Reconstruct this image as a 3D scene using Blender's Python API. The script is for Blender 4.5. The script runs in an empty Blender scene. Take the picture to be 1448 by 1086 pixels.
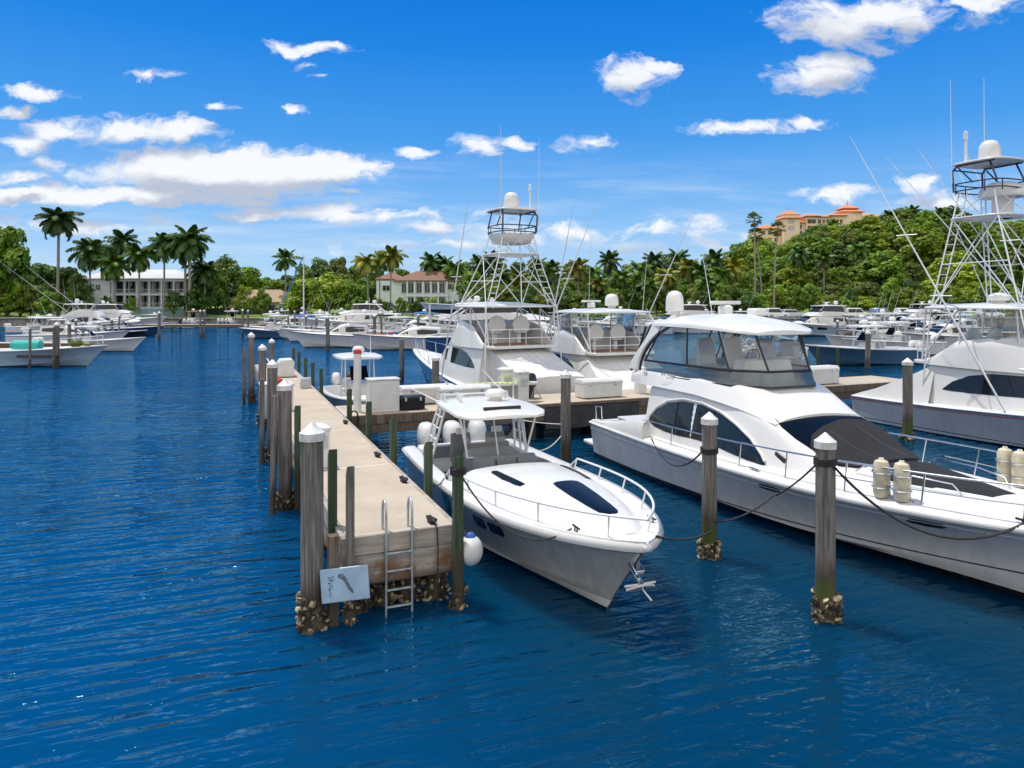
import bpy, math, random
from mathutils import Vector, Matrix
R = math.radians
PI = math.pi
SC = bpy.context.scene
C = SC.collection
rnd = random.Random(7)
H, F, HZ = 5.0, 985.0, 425.0          # eye height (m), focal length and horizon row in photo pixels


def at(px, py, z=0.0):
    """world point of height z seen at a photo pixel"""
    Y = F * (H - z) / (py - HZ)
    return Vector(((px - 724) / F * Y, Y, z))


def aty(px, Y, z=0.0):
    return Vector(((px - 724) / F * Y, Y, z))


UX, UY = -0.3835, 0.9236              # pier direction, away from the camera
def D(u, v, z=0.0):
    return Vector((-2.60 + UX * u + UY * v, 10.94 + UY * u - UX * v, z))
PIER_RZ = math.atan2(UY, UX)          # local +x along the pier, away from the camera


# ------------------------------------------------------------------ mesh builder
class MB:
    def __init__(s):
        s.v, s.f, s.m, s.mi = [], [], [], 0

    def add(s, vs, fs):
        o = len(s.v)
        s.v += [tuple(p) for p in vs]
        s.f += [tuple(i + o for i in f) for f in fs]
        s.m += [s.mi] * len(fs)
        return s

    def box(s, c, size, rz=0.0, rot=None, taper=1.0):
        a, b, h = size[0] / 2, size[1] / 2, size[2] / 2
        M = rot if rot is not None else Matrix.Rotation(rz, 3, 'Z')
        vs = []
        for (x, y, z) in ((-a, -b, -h), (a, -b, -h), (a, b, -h), (-a, b, -h), (-a, -b, h), (a, -b, h), (a, b, h), (-a, b, h)):
            k = taper if z > 0 else 1
            vs.append(M @ Vector((x * k, y * k, z)) + Vector(c))
        return s.add(vs, [(0, 3, 2, 1), (4, 5, 6, 7), (0, 1, 5, 4), (1, 2, 6, 5), (2, 3, 7, 6), (3, 0, 4, 7)])

    def tube(s, pts, r, n=8, cap=True):
        pts = [Vector(p) for p in pts]
        rs = r if isinstance(r, (list, tuple)) else [r] * len(pts)
        t0 = (pts[1] - pts[0]).normalized()
        up = Vector((0, 0, 1)) if abs(t0.z) < .9 else Vector((1, 0, 0))
        a = t0.cross(up).normalized()
        vs, fs = [], []
        for i, p in enumerate(pts):
            if i == 0: t = t0
            elif i == len(pts) - 1: t = (pts[i] - pts[i - 1]).normalized()
            else: t = ((pts[i + 1] - p).normalized() + (p - pts[i - 1]).normalized()).normalized()
            a = (a - t * a.dot(t)).normalized()
            b = t.cross(a)
            for k in range(n):
                q = 2 * PI * k / n
                vs.append(p + (a * math.cos(q) + b * math.sin(q)) * rs[i])
        for i in range(len(pts) - 1):
            for k in range(n):
                k2 = (k + 1) % n
                fs.append((i * n + k, i * n + k2, (i + 1) * n + k2, (i + 1) * n + k))
        if cap:
            fs.append(tuple(range(n - 1, -1, -1)))
            fs.append(tuple(range((len(pts) - 1) * n, len(pts) * n)))
        return s.add(vs, fs)

    def lathe(s, prof, c=(0, 0, 0), n=16, M=None):
        vs, fs = [], []
        for (r, z) in prof:
            for k in range(n):
                q = 2 * PI * k / n
                p = Vector((r * math.cos(q), r * math.sin(q), z))
                if M is not None: p = M @ p
                vs.append(p + Vector(c))
        for i in range(len(prof) - 1):
            for k in range(n):
                k2 = (k + 1) % n
                fs.append((i * n + k, i * n + k2, (i + 1) * n + k2, (i + 1) * n + k))
        fs.append(tuple(range(n - 1, -1, -1)))
        fs.append(tuple(range((len(prof) - 1) * n, len(prof) * n)))
        return s.add(vs, fs)

    def loft(s, rings, closed=True, cap0=True, cap1=True):
        n = len(rings[0])
        vs = [p for r in rings for p in r]
        fs = []
        for i in range(len(rings) - 1):
            for k in range(n if closed else n - 1):
                k2 = (k + 1) % n
                fs.append((i * n + k, i * n + k2, (i + 1) * n + k2, (i + 1) * n + k))
        if cap0: fs.append(tuple(range(n - 1, -1, -1)))
        if cap1: fs.append(tuple(range((len(rings) - 1) * n, len(rings) * n)))
        return s.add(vs, fs)

    def ell(s, c, r, n=14, m=8, M=None):
        prof = []
        for i in range(m + 1):
            q = -PI / 2 + PI * i / m
            prof.append((max(math.cos(q), .02), math.sin(q)))
        S = Matrix.Diagonal(Vector(r))
        if M is not None: S = M @ S
        return s.lathe(prof, c, n, S)

    def prism(s, pts, z0, z1, f=None):
        """outline in the xy plane (or mapped by f(x, y, z)) pulled from z0 to z1"""
        f = f or (lambda x, y, z: Vector((x, y, z)))
        n = len(pts)
        vs = [f(x, y, z0) for x, y in pts] + [f(x, y, z1) for x, y in pts]
        fs = [tuple(range(n - 1, -1, -1)), tuple(range(n, 2 * n))]
        for k in range(n):
            k2 = (k + 1) % n
            fs.append((k, k2, n + k2, n + k))
        return s.add(vs, fs)

    def patch(s, func, rows, hint, nb=6, off=.006, th=.02):
        """a pane lying on the surface func(a, b); rows = (a, b0, b1)"""
        out, inn = [], []
        hint = Vector(hint)
        e = 1e-3
        for (a, b0, b1) in rows:
            ro, ri = [], []
            for k in range(nb + 1):
                b = b0 + (b1 - b0) * k / nb
                p = func(a, b)
                n = (func(a + e, b) - func(a - e, b)).cross(func(a, b + e) - func(a, b - e))
                n = n.normalized() if n.length > 1e-12 else hint.normalized()
                if n.dot(hint) < 0: n = -n
                ro.append(p + n * off)
                ri.append(p - n * th)
            out.append(ro); inn.append(ri)
        na = len(rows)
        w = nb + 1
        vs = [p for r in out for p in r] + [p for r in inn for p in r]
        N = na * w
        fs = []
        for i in range(na - 1):
            for k in range(nb):
                fs.append((i * w + k, i * w + k + 1, (i + 1) * w + k + 1, (i + 1) * w + k))
        edge = [k for k in range(nb)]
        loop = [k for k in range(nb + 1)] + [i * w + nb for i in range(1, na)] + [(na - 1) * w + k for k in range(nb - 1, -1, -1)] + [i * w for i in range(na - 2, 0, -1)]
        for i in range(len(loop)):
            j = (i + 1) % len(loop)
            fs.append((loop[i], loop[j], N + loop[j], N + loop[i]))
        return s.add(vs, fs)

    def build(s, name, mat, parent=None, smooth=40, bevel=0.0, loc=None, rz=None, seg=2, sub=0):
        me = bpy.data.meshes.new(name)
        me.from_pydata(s.v, [], s.f)
        for m in (mat if isinstance(mat, (list, tuple)) else [mat]):
            me.materials.append(m)
        if max(s.m, default=0) > 0:
            me.polygons.foreach_set('material_index', s.m)
        fix_normals(me)
        if smooth:
            me.polygons.foreach_set('use_smooth', [True] * len(me.polygons))
            if smooth < 180:
                me.set_sharp_from_angle(angle=R(smooth))
        me.update()
        o = bpy.data.objects.new(name, me)
        C.objects.link(o)
        if parent is not None: o.parent = parent
        if loc is not None: o.location = loc
        if rz is not None: o.rotation_euler = (0, 0, rz)
        if bevel:
            b = o.modifiers.new('bevel', 'BEVEL')
            b.width, b.segments, b.limit_method, b.angle_limit = bevel, seg, 'ANGLE', R(35)
        if sub:
            m = o.modifiers.new('sub', 'SUBSURF'); m.levels = m.render_levels = sub
        return o


def fix_normals(me):
    import bmesh
    bm = bmesh.new(); bm.from_mesh(me)
    bmesh.ops.recalc_face_normals(bm, faces=bm.faces)
    bm.to_mesh(me); bm.free()


def thing(name, label, cat, loc=(0, 0, 0), rz=0.0, group=None):
    o = bpy.data.objects.new(name, None)
    C.objects.link(o)
    o.location = loc
    o.rotation_euler = (0, 0, rz)
    o.empty_display_size = .2
    return tag(o, label, cat, group)


def tag(o, label=None, cat=None, group=None, kind=None):
    if label: o['label'] = label
    if cat: o['category'] = cat
    if group: o['group'] = group
    if kind: o['kind'] = kind
    return o


def dup(o, loc=None, rz=None, label=None, group=None, scale=None, parent=None):
    """a copy of a thing with copies of its parts and sub-parts"""
    c = o.copy()
    C.objects.link(c)
    if parent is not None: c.parent = parent
    if loc is not None: c.location = loc
    if rz is not None: c.rotation_euler = (0, 0, rz)
    if scale is not None: c.scale = (scale,) * 3 if isinstance(scale, (int, float)) else scale
    if label: c['label'] = label
    if group: c['group'] = group
    for ch in list(o.children):
        dup(ch, parent=c)
    return c


def lin(v): return v / 12.92 if v <= .04045 else ((v + .055) / 1.055) ** 2.4
def lerp(a, b, t): return a + (b - a) * t
def sstep(a, b, x):
    t = min(1, max(0, (x - a) / (b - a)))
    return t * t * (3 - 2 * t)


# ------------------------------------------------------------------ materials
class NT:
    def __init__(s, tree): s.t = tree; s.n = tree.nodes; s.l = tree.links
    def node(s, kind, **kw):
        n = s.n.new(kind)
        for k, v in kw.items(): setattr(n, k, v)
        return n
    def set(s, sock, val):
        if hasattr(val, 'is_output'): s.l.new(val, sock)
        else: sock.default_value = val
    def math(s, op, a, b=0.0, c=None, clamp=False):
        n = s.node('ShaderNodeMath', operation=op, use_clamp=clamp)
        s.set(n.inputs[0], a); s.set(n.inputs[1], b)
        if c is not None: s.set(n.inputs[2], c)
        return n.outputs[0]
    def vmath(s, op, a, b=None, scale=None):
        n = s.node('ShaderNodeVectorMath', operation=op)
        s.set(n.inputs[0], a)
        if b is not None: s.set(n.inputs[1], b)
        if scale is not None: s.set(n.inputs['Scale'], scale)
        return n.outputs['Value'] if op in ('LENGTH', 'DOT_PRODUCT') else n.outputs['Vector']
    def mix(s, fac, a, b, blend='MIX'):
        n = s.node('ShaderNodeMix', data_type='RGBA', blend_type=blend)
        s.set(n.inputs['Factor'], fac)
        for i, v in ((6, a), (7, b)):
            s.set(n.inputs[i], v if hasattr(v, 'is_output') else (*v[:3], 1))
        return n.outputs[2]
    def noise(s, vec, scale, detail=3, rough=.55, dist=0.0):
        n = s.node('ShaderNodeTexNoise')
        if vec is not None: s.l.new(vec, n.inputs['Vector'])
        n.inputs['Scale'].default_value = scale
        n.inputs['Detail'].default_value = detail
        n.inputs['Roughness'].default_value = rough
        n.inputs['Distortion'].default_value = dist
        return n.outputs['Fac']
    def ramp(s, fac, lo, hi):
        n = s.node('ShaderNodeMapRange', interpolation_type='SMOOTHSTEP')
        s.set(n.inputs['Value'], fac)
        n.inputs['From Min'].default_value = lo; n.inputs['From Max'].default_value = hi
        return n.outputs['Result']
    def xyz(s, vec):
        n = s.node('ShaderNodeSeparateXYZ'); s.l.new(vec, n.inputs[0])
        return n.outputs
    def comb(s, x, y, z):
        n = s.node('ShaderNodeCombineXYZ')
        s.set(n.inputs[0], x); s.set(n.inputs[1], y); s.set(n.inputs[2], z)
        return n.outputs[0]
    def bump(s, h, strength=.5, dist=.02):
        n = s.node('ShaderNodeBump')
        n.inputs['Strength'].default_value = strength
        n.inputs['Distance'].default_value = dist
        s.l.new(h, n.inputs['Height'])
        return n.outputs['Normal']


def new_mat(name):
    m = bpy.data.materials.new(name)
    m.use_nodes = True
    nt = NT(m.node_tree)
    p = m.node_tree.nodes['Principled BSDF']
    tc = nt.node('ShaderNodeTexCoord')
    return m, nt, p, tc


def mat(name, col, rough=.5, metal=0.0, var=.12, scale=3.0, stretch=(1, 1, 1), bump=0.0, bscale=None, coat=0.0, rnd_amt=0.0, detail=4, bdist=.01):
    """plain procedural material: colour broken up by noise, optional bump"""
    m, nt, p, tc = new_mat(name)
    v = nt.vmath('MULTIPLY', tc.outputs['Object'], stretch)
    oi = nt.node('ShaderNodeObjectInfo')
    v = nt.vmath('ADD', v, nt.vmath('SCALE', (31.7, 17.3, 5.1), scale=oi.outputs['Random']))
    n = nt.noise(v, scale, detail)
    a = tuple(max(0, c * (1 - var)) for c in col); b = tuple(min(1, c * (1 + var)) for c in col)
    c = nt.mix(nt.ramp(n, .3, .7), a, b)
    if rnd_amt:
        k = nt.math('MULTIPLY_ADD', oi.outputs['Random'], 2 * rnd_amt, 1 - rnd_amt)
        c = nt.mix(1.0, c, nt.comb(k, k, k), 'MULTIPLY')
    nt.l.new(c, p.inputs['Base Color'])
    p.inputs['Roughness'].default_value = rough
    p.inputs['Metallic'].default_value = metal
    p.inputs['Coat Weight'].default_value = coat
    p.inputs['Coat Roughness'].default_value = .08
    if bump:
        nb = nt.noise(v, bscale or scale * 3, 5)
        nt.l.new(nt.bump(nb, bump, bdist), p.inputs['Normal'])
    return m


def mat_hull(name, top, bottom=(.012, .013, .016), zb=.07, stripe=None, zs=(0, 0), dirt=.10, rough=.22):
    """gelcoat topsides above bottom paint, with faint vertical runs"""
    m, nt, p, tc = new_mat(name)
    o = tc.outputs['Object']
    z = nt.xyz(o)[2]
    n = nt.noise(nt.vmath('MULTIPLY', o, (2.5, 2.5, .35)), 2.2, 5, .6)
    n2 = nt.noise(o, .7, 3)
    a = tuple(c * (1 - dirt) for c in top)
    c = nt.mix(nt.ramp(n, .35, .7), top, a)
    c = nt.mix(nt.math('MULTIPLY', nt.ramp(n2, .4, .75), .35), c, tuple(c_ * (1 - dirt * 1.4) for c_ in top))
    zz = nt.math('ADD', z, nt.math('MULTIPLY', nt.math('SUBTRACT', n2, .5), .015))
    if stripe:
        k = nt.math('MULTIPLY', nt.math('GREATER_THAN', z, zs[0]), nt.math('LESS_THAN', z, zs[1]))
        c = nt.mix(k, c, stripe)
    c = nt.mix(nt.math('LESS_THAN', zz, zb), c, bottom)
    nt.l.new(c, p.inputs['Base Color'])
    p.inputs['Roughness'].default_value = rough
    p.inputs['Coat Weight'].default_value = .3
    p.inputs['Coat Roughness'].default_value = .06
    return m


def mat_glass(name, tint=(.75, .82, .86), refl=.10, fog=0.0):
    m, nt, p, tc = new_mat(name)
    nt.n.remove(p)
    out = nt.n['Material Output']
    tr = nt.node('ShaderNodeBsdfTransparent'); tr.inputs[0].default_value = (*tint, 1)
    gl = nt.node('ShaderNodeBsdfGlossy'); gl.inputs['Roughness'].default_value = .04
    lw = nt.node('ShaderNodeLayerWeight'); lw.inputs['Blend'].default_value = .35
    wob = nt.noise(tc.outputs['Object'], 1.6, 2)
    nt.l.new(nt.bump(wob, .35, .05), gl.inputs['Normal'])
    f = nt.math('MULTIPLY_ADD', lw.outputs['Fresnel'], .8, refl, clamp=True)
    mx = nt.node('ShaderNodeMixShader')
    nt.l.new(f, mx.inputs[0]); nt.l.new(tr.outputs[0], mx.inputs[1]); nt.l.new(gl.outputs[0], mx.inputs[2])
    nt.l.new(mx.outputs[0], out.inputs['Surface'])
    return m


def mat_leaf(name, a, b, trans=.3, scale=.35):
    m, nt, p, tc = new_mat(name)
    nt.n.remove(p)
    oi = nt.node('ShaderNodeObjectInfo')
    v = nt.vmath('ADD', tc.outputs['Object'], nt.vmath('SCALE', (91.7, 57.3, 35.1), scale=oi.outputs['Random']))
    n = nt.noise(v, scale, 3, .6)
    c = nt.mix(nt.ramp(n, .3, .7), a, b)
    k = nt.math('MULTIPLY_ADD', oi.outputs['Random'], .7, .65)
    c = nt.mix(1.0, c, nt.comb(k, k, nt.math('MULTIPLY', k, .9)), 'MULTIPLY')
    d = nt.node('ShaderNodeBsdfDiffuse'); t = nt.node('ShaderNodeBsdfTranslucent')
    g = nt.node('ShaderNodeBsdfGlossy'); g.inputs['Roughness'].default_value = .45
    nt.l.new(c, d.inputs[0]); nt.l.new(nt.mix(.5, c, (.25, .38, .03), 'MIX'), t.inputs[0])
    mx = nt.node('ShaderNodeMixShader'); mx.inputs[0].default_value = trans
    nt.l.new(d.outputs[0], mx.inputs[1]); nt.l.new(t.outputs[0], mx.inputs[2])
    m2 = nt.node('ShaderNodeMixShader'); m2.inputs[0].default_value = .035
    nt.l.new(mx.outputs[0], m2.inputs[1]); nt.l.new(g.outputs[0], m2.inputs[2])
    nt.l.new(m2.outputs[0], nt.n['Material Output'].inputs['Surface'])
    return m


def mat_pile(name, a, b, algae=None, za=(.62, .85), wet=.75):
    """weathered round timber: vertical grain, checks, dark wet foot, optional algae band"""
    m, nt, p, tc = new_mat(name)
    oi = nt.node('ShaderNodeObjectInfo')
    o = nt.vmath('ADD', tc.outputs['Object'], nt.comb(nt.math('MULTIPLY', oi.outputs['Random'], 40.0), 0.0, 0.0))
    z = nt.xyz(tc.outputs['Object'])[2]
    g = nt.noise(nt.vmath('MULTIPLY', o, (14, 14, .7)), 1.6, 6, .65)
    g2 = nt.noise(nt.vmath('MULTIPLY', o, (3, 3, .9)), 1.2, 4)
    c = nt.mix(nt.ramp(g, .3, .72), a, b)
    c = nt.mix(nt.math('MULTIPLY', nt.ramp(g2, .5, .75), .6), c, tuple(v * .55 for v in a))
    ck = nt.noise(nt.vmath('MULTIPLY', o, (22, 22, .35)), 1.5, 3)
    c = nt.mix(nt.math('MULTIPLY', nt.ramp(ck, .63, .70), .75), c, (.02, .017, .014))
    zz = nt.math('ADD', z, nt.math('MULTIPLY', nt.math('SUBTRACT', g2, .5), .5))
    c = nt.mix(nt.math('MULTIPLY', nt.math('SUBTRACT', 1.0, nt.ramp(zz, wet - .3, wet + .15)), .85), c, (.045, .032, .02))
    if algae:
        k = nt.math('MULTIPLY', nt.math('SUBTRACT', 1.0, nt.ramp(nt.math('ADD', zz, nt.math('MULTIPLY', nt.math('SUBTRACT', g, .5), .5)), za[1] - .16, za[1] + .10)), .85)
        c = nt.mix(k, c, algae)
    nt.l.new(c, p.inputs['Base Color'])
    p.inputs['Roughness'].default_value = .85
    h = nt.math('SUBTRACT', g, nt.math('MULTIPLY', nt.ramp(ck, .62, .7), .8))
    nt.l.new(nt.bump(h, .6, .012), p.inputs['Normal'])
    return m


def stucco(name, col, **k): return mat(name, col, rough=.8, var=.06, scale=1.2, bump=.15, bscale=20, **k)


M = {}
M['white'] = mat('gelcoat white', (.655, .65, .63), .28, var=.045, scale=.8, coat=.25)
M['deck'] = mat('nonskid deck white', (.63, .625, .60), .55, var=.06, scale=1.2, bump=.12, bscale=140, bdist=.004)
M['pipe'] = mat('white painted pipe', (.68, .69, .70), .3, var=.03)
M['steel'] = mat('stainless steel', (.62, .63, .64), .22, metal=1.0, var=.08, scale=6)
M['alu'] = mat('dull aluminium', (.50, .50, .49), .42, metal=.85, var=.18, scale=9)
M['glass'] = mat('dark tinted glass', (.008, .011, .015), .06, var=.3, scale=.7)
M['blueglass'] = mat('blue tinted glass', (.003, .005, .010), .3, var=.3, scale=.7)
M['blueglass'].node_tree.nodes['Principled BSDF'].inputs['Specular IOR Level'].default_value = .12
M['vinyl'] = mat_glass('clear vinyl', (.90, .93, .95), .045)
M['smoked'] = mat_glass('smoked acrylic', (.42, .50, .54), .06)
M['black'] = mat('black trim', (.014, .014, .016), .45, var=.2)
M['canvas'] = mat('black canvas', (.010, .010, .012), .95, var=.25, scale=5, bump=.3, bscale=60)
M['grey_canvas'] = mat('grey canvas', (.30, .31, .33), .9, var=.08, scale=2, bump=.25, bscale=8)
M['wcanvas'] = mat('white canvas', (.60, .60, .59), .8, var=.05, scale=1.5, bump=.25, bscale=5, bdist=.03)
M['cushion'] = mat('grey vinyl cushion', (.15, .16, .175), .5, var=.08, scale=4)
M['cushion_light'] = mat('pale cushion', (.62, .60, .56), .6, var=.06, scale=3)
M['fender'] = mat('cream fender vinyl', (.56, .50, .36), .5, var=.16, scale=7)
M['plastic'] = mat('white dock plastic', (.62, .62, .60), .45, var=.06, scale=2.5, bump=.05)
M['greybox'] = mat('grey dock plastic', (.42, .44, .46), .5, var=.06, scale=2.5)
M['bluerope'] = mat('blue rope', (.02, .16, .40), .8, var=.2, scale=30)
M['blue'] = mat('blue plastic', (.015, .09, .36), .45, var=.1)
M['rope_dark'] = mat('dark rope', (.025, .024, .025), .9, var=.4, scale=40)
M['rope_white'] = mat('white rope', (.55, .52, .46), .9, var=.25, scale=40)
M['red'] = mat('red plastic', (.45, .03, .02), .4, var=.12)
M['teak'] = mat('teak', (.26, .13, .055), .6, var=.25, scale=6, stretch=(.3, 6, 1))
M['navy'] = mat('navy gelcoat', (.010, .022, .065), .2, var=.1, coat=.3)
M['turq'] = mat('turquoise fabric', (.03, .42, .36), .7, var=.12, scale=5)
M['orange'] = mat('orange paint', (.55, .17, .04), .35, var=.15)
M['skyblue'] = mat('blue canvas', (.03, .14, .48), .8, var=.12)
M['wood'] = mat_pile('weathered grey timber', (.085, .077, .068), (.235, .215, .195))
M['wood_algae'] = mat_pile('weathered timber with algae', (.085, .076, .068), (.225, .205, .185), algae=(.060, .085, .010), za=(.5, .66), wet=.95)
M['wood_green'] = mat_pile('green treated timber', (.022, .045, .024), (.068, .098, .052), wet=.95)
M['wood_brown'] = mat_pile('brown timber', (.085, .06, .04), (.20, .15, .11), wet=.6)
M['cap'] = mat('white pile cap', (.58, .575, .55), .45, var=.16, scale=7)
M['shell'] = mat('oyster shell', (.30, .25, .15), .8, var=.75, scale=9, detail=5)
M['shell_dark'] = mat('dark barnacle crust', (.05, .038, .022), .8, var=.7, scale=10)


def mat_deck():
    m, nt, p, tc = new_mat('sandy concrete deck')
    o = tc.outputs['Object']
    n = nt.noise(o, .9, 5, .6); n2 = nt.noise(o, 60, 3); n3 = nt.noise(o, 5, 5, .7)
    c = nt.mix(nt.ramp(n, .3, .7), (.40, .33, .245), (.475, .405, .31))
    c = nt.mix(nt.math('MULTIPLY', nt.ramp(n2, .4, .7), .25), c, (.33, .26, .19))
    c = nt.mix(nt.math('MULTIPLY', nt.ramp(n3, .58, .8), .45), c, (.30, .23, .165))
    n4 = nt.noise(o, 1.7, 4, .65)
    c = nt.mix(nt.math('MULTIPLY', nt.ramp(n4, .60, .72), .35), c, (.30, .20, .12))
    x = nt.xyz(o)[0]
    fr = nt.math('ABSOLUTE', nt.math('SUBTRACT', nt.math('FRACT', nt.math('DIVIDE', x, 4.6)), .5))
    j = nt.math('GREATER_THAN', fr, .4955)
    c = nt.mix(j, c, (.62, .58, .52))
    nt.l.new(c, p.inputs['Base Color'])
    p.inputs['Roughness'].default_value = .85
    nt.l.new(nt.bump(nt.math('SUBTRACT', n2, nt.math('MULTIPLY', j, 1.0)), .25, .006), p.inputs['Normal'])
    return m
M['concrete'] = mat_deck()


def mat_plank():
    m, nt, p, tc = new_mat('stained pier planks')
    o = tc.outputs['Object']
    g = nt.noise(nt.vmath('MULTIPLY', o, (8, .6, 9)), 1.6, 6, .65, .4)
    st = nt.noise(nt.vmath('MULTIPLY', o, (1, 1.2, 1.6)), 1.7, 5, .65)
    c = nt.mix(nt.ramp(g, .3, .7), (.26, .235, .205), (.46, .42, .37))
    z = nt.xyz(o)[2]
    low = nt.math('SUBTRACT', 1.0, nt.ramp(z, .72, 1.05))
    c = nt.mix(nt.math('MULTIPLY', nt.ramp(st, .38, .62), nt.math('MULTIPLY_ADD', low, .70, .28)), c, (.20, .10, .042))
    c = nt.mix(nt.math('SUBTRACT', 1.0, nt.ramp(nt.math('ADD', z, nt.math('MULTIPLY', st, .3)), .62, .82)), c, (.055, .042, .03))
    nt.l.new(c, p.inputs['Base Color'])
    p.inputs['Roughness'].default_value = .85
    nt.l.new(nt.bump(g, .5, .01), p.inputs['Normal'])
    return m
M['plank'] = mat_plank()


def mat_water():
    m, nt, p, tc = new_mat('sea water')
    o = tc.outputs['Object']
    rot = nt.node('ShaderNodeVectorRotate', rotation_type='Z_AXIS')
    nt.l.new(o, rot.inputs['Vector']); rot.inputs['Angle'].default_value = R(-20)
    v = rot.outputs[0]
    x = nt.xyz(o)[0]
    # wind ripples: long crests, a shorter cross set, slow swell, patches of calm
    w1 = nt.noise(nt.vmath('MULTIPLY', v, (.66, 3.5, 1)), 1.0, 1.2, .4, .4)
    w1b = nt.noise(nt.vmath('MULTIPLY', v, (1.3, 6.8, 1)), 1.0, 1.0, .4, .35)
    w2 = nt.noise(nt.vmath('MULTIPLY', o, (2.6, 4.2, 1)), 1.0, 2.0, .5, .8)
    big = nt.noise(nt.vmath('MULTIPLY', v, (.16, .42, 1)), 1.0, 1.5, .5, .3)
    w3 = nt.noise(nt.vmath('MULTIPLY', o, (.09, .15, 1)), 1.0, 2, .5, .5)
    calm = nt.math('MULTIPLY_ADD', nt.ramp(w3, .3, .72), .8, .45)
    lee = nt.math('MULTIPLY_ADD', nt.ramp(x, 4.0, -6.0), .6, .4)      # the open fairway is choppier than the slips
    crest = nt.math('POWER', nt.math('SUBTRACT', 1.0, nt.math('ABSOLUTE', nt.math('MULTIPLY_ADD', w1, 3.4, -1.7))), 1.6)
    h = nt.math('ADD', nt.math('MULTIPLY', w1, .80), nt.math('MULTIPLY', crest, .03))
    h = nt.math('ADD', h, nt.math('MULTIPLY', w1b, .24))
    h = nt.math('MULTIPLY', h, nt.math('MULTIPLY', calm, lee))
    h = nt.math('ADD', h, nt.math('MULTIPLY', w2, .13))
    h = nt.math('ADD', h, nt.math('MULTIPLY', big, .42))
    nrm = nt.bump(h, 1.0, .18)
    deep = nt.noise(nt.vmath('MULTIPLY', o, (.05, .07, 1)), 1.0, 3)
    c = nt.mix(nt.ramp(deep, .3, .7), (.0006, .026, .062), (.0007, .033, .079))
    # base colour darker in the slips: hull shade and dark reflections painted in
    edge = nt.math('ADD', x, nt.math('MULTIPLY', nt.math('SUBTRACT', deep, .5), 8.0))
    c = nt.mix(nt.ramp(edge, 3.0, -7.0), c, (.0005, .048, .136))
    nt.l.new(c, p.inputs['Base Color'])
    nt.l.new(nrm, p.inputs['Normal'])
    p.inputs['Roughness'].default_value = 1.0
    p.inputs['Specular IOR Level'].default_value = 0.0
    p.subsurface_method = 'BURLEY'
    p.inputs['Subsurface Weight'].default_value = 1.0
    p.inputs['Subsurface Radius'].default_value = (.5, .9, 1.2)
    p.inputs['Subsurface Scale'].default_value = 1.1
    gl = nt.node('ShaderNodeBsdfGlossy')
    gl.inputs['Roughness'].default_value = .035
    gl.inputs['Color'].default_value = (.48, .86, 1.0, 1)
    nt.l.new(nrm, gl.inputs['Normal'])
    fr = nt.node('ShaderNodeFresnel'); fr.inputs['IOR'].default_value = 1.36
    nt.l.new(nrm, fr.inputs['Normal'])
    mx = nt.node('ShaderNodeMixShader')
    nt.l.new(fr.outputs[0], mx.inputs[0]); nt.l.new(p.outputs[0], mx.inputs[1]); nt.l.new(gl.outputs[0], mx.inputs[2])
    nt.l.new(mx.outputs[0], nt.n['Material Output'].inputs['Surface'])
    return m
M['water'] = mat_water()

M['palm'] = mat_leaf('palm frond green', (.045, .115, .012), (.11, .20, .025), .25, .5)
M['palm_dark'] = mat_leaf('dark palm frond', (.026, .075, .016), (.065, .135, .025), .2, .5)
M['palm_yellow'] = mat_leaf('yellowed palm frond', (.13, .17, .015), (.30, .27, .03), .3, .6)
M['palm_dry'] = mat_leaf('dry hanging frond', (.16, .12, .055), (.22, .17, .08), .2, .6)
M['leaf'] = mat_leaf('leaf green', (.06, .15, .010), (.20, .31, .016), .3)
M['leaf_lime'] = mat_leaf('lime leaf', (.13, .23, .010), (.34, .42, .022), .35)
M['leaf_dark'] = mat_leaf('dark leaf', (.028, .080, .012), (.075, .15, .018), .25)
M['leaf_olive'] = mat_leaf('olive leaf', (.09, .13, .020), (.19, .225, .035), .28)
M['bark'] = mat('grey palm bark', (.26, .235, .205), .9, var=.25, scale=3, stretch=(1, 1, 5), bump=.3)
M['bark_dark'] = mat('brown bark', (.10, .075, .055), .9, var=.3, scale=3, stretch=(3, 3, .7), bump=.4)
def mat_ground():
    m, nt, p, tc = new_mat('mown grass and leaf litter')
    o = tc.outputs['Object']
    n = nt.noise(o, .25, 8, .6)
    c = nt.mix(nt.ramp(n, .3, .7), (.10, .19, .015), (.17, .27, .025))
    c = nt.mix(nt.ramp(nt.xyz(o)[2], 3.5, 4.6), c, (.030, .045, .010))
    nt.l.new(c, p.inputs['Base Color'])
    p.inputs['Roughness'].default_value = .95
    nt.l.new(nt.bump(nt.noise(o, 3, 5), .3, .1), p.inputs['Normal'])
    return m
M['grass'] = mat_ground()
M['house_white'] = stucco('white stucco', (.68, .72, .78))
M['cream'] = stucco('cream stucco', (.80, .63, .45))
M['roof_grey'] = mat('pale roof', (.60, .60, .60), .8, var=.08, scale=2)
M['roof_brown'] = mat('brown roof tiles', (.20, .105, .065), .85, var=.25, scale=1.4, stretch=(3, 3, 8), bump=.4, bscale=4)
M['roof_tan'] = mat('tan roof shingles', (.34, .24, .155), .85, var=.15, scale=1.6, stretch=(2, 2, 10), bump=.3, bscale=4)
M['roof_orange'] = mat('terracotta roof tiles', (.62, .22, .085), .85, var=.2, scale=1.2, stretch=(3, 3, 8), bump=.3)
M['seawall'] = mat('seawall concrete', (.22, .20, .175), .9, var=.3, scale=1.2, stretch=(1, 1, .5), bump=.3)
M['asphalt'] = mat('asphalt', (.10, .10, .10), .9, var=.2, scale=4)
M['fence'] = mat('dark green fence', (.022, .045, .035), .7, var=.15)
M['car_white'] = mat('white car paint', (.72, .73, .75), .25, var=.02, coat=.5)
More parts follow.
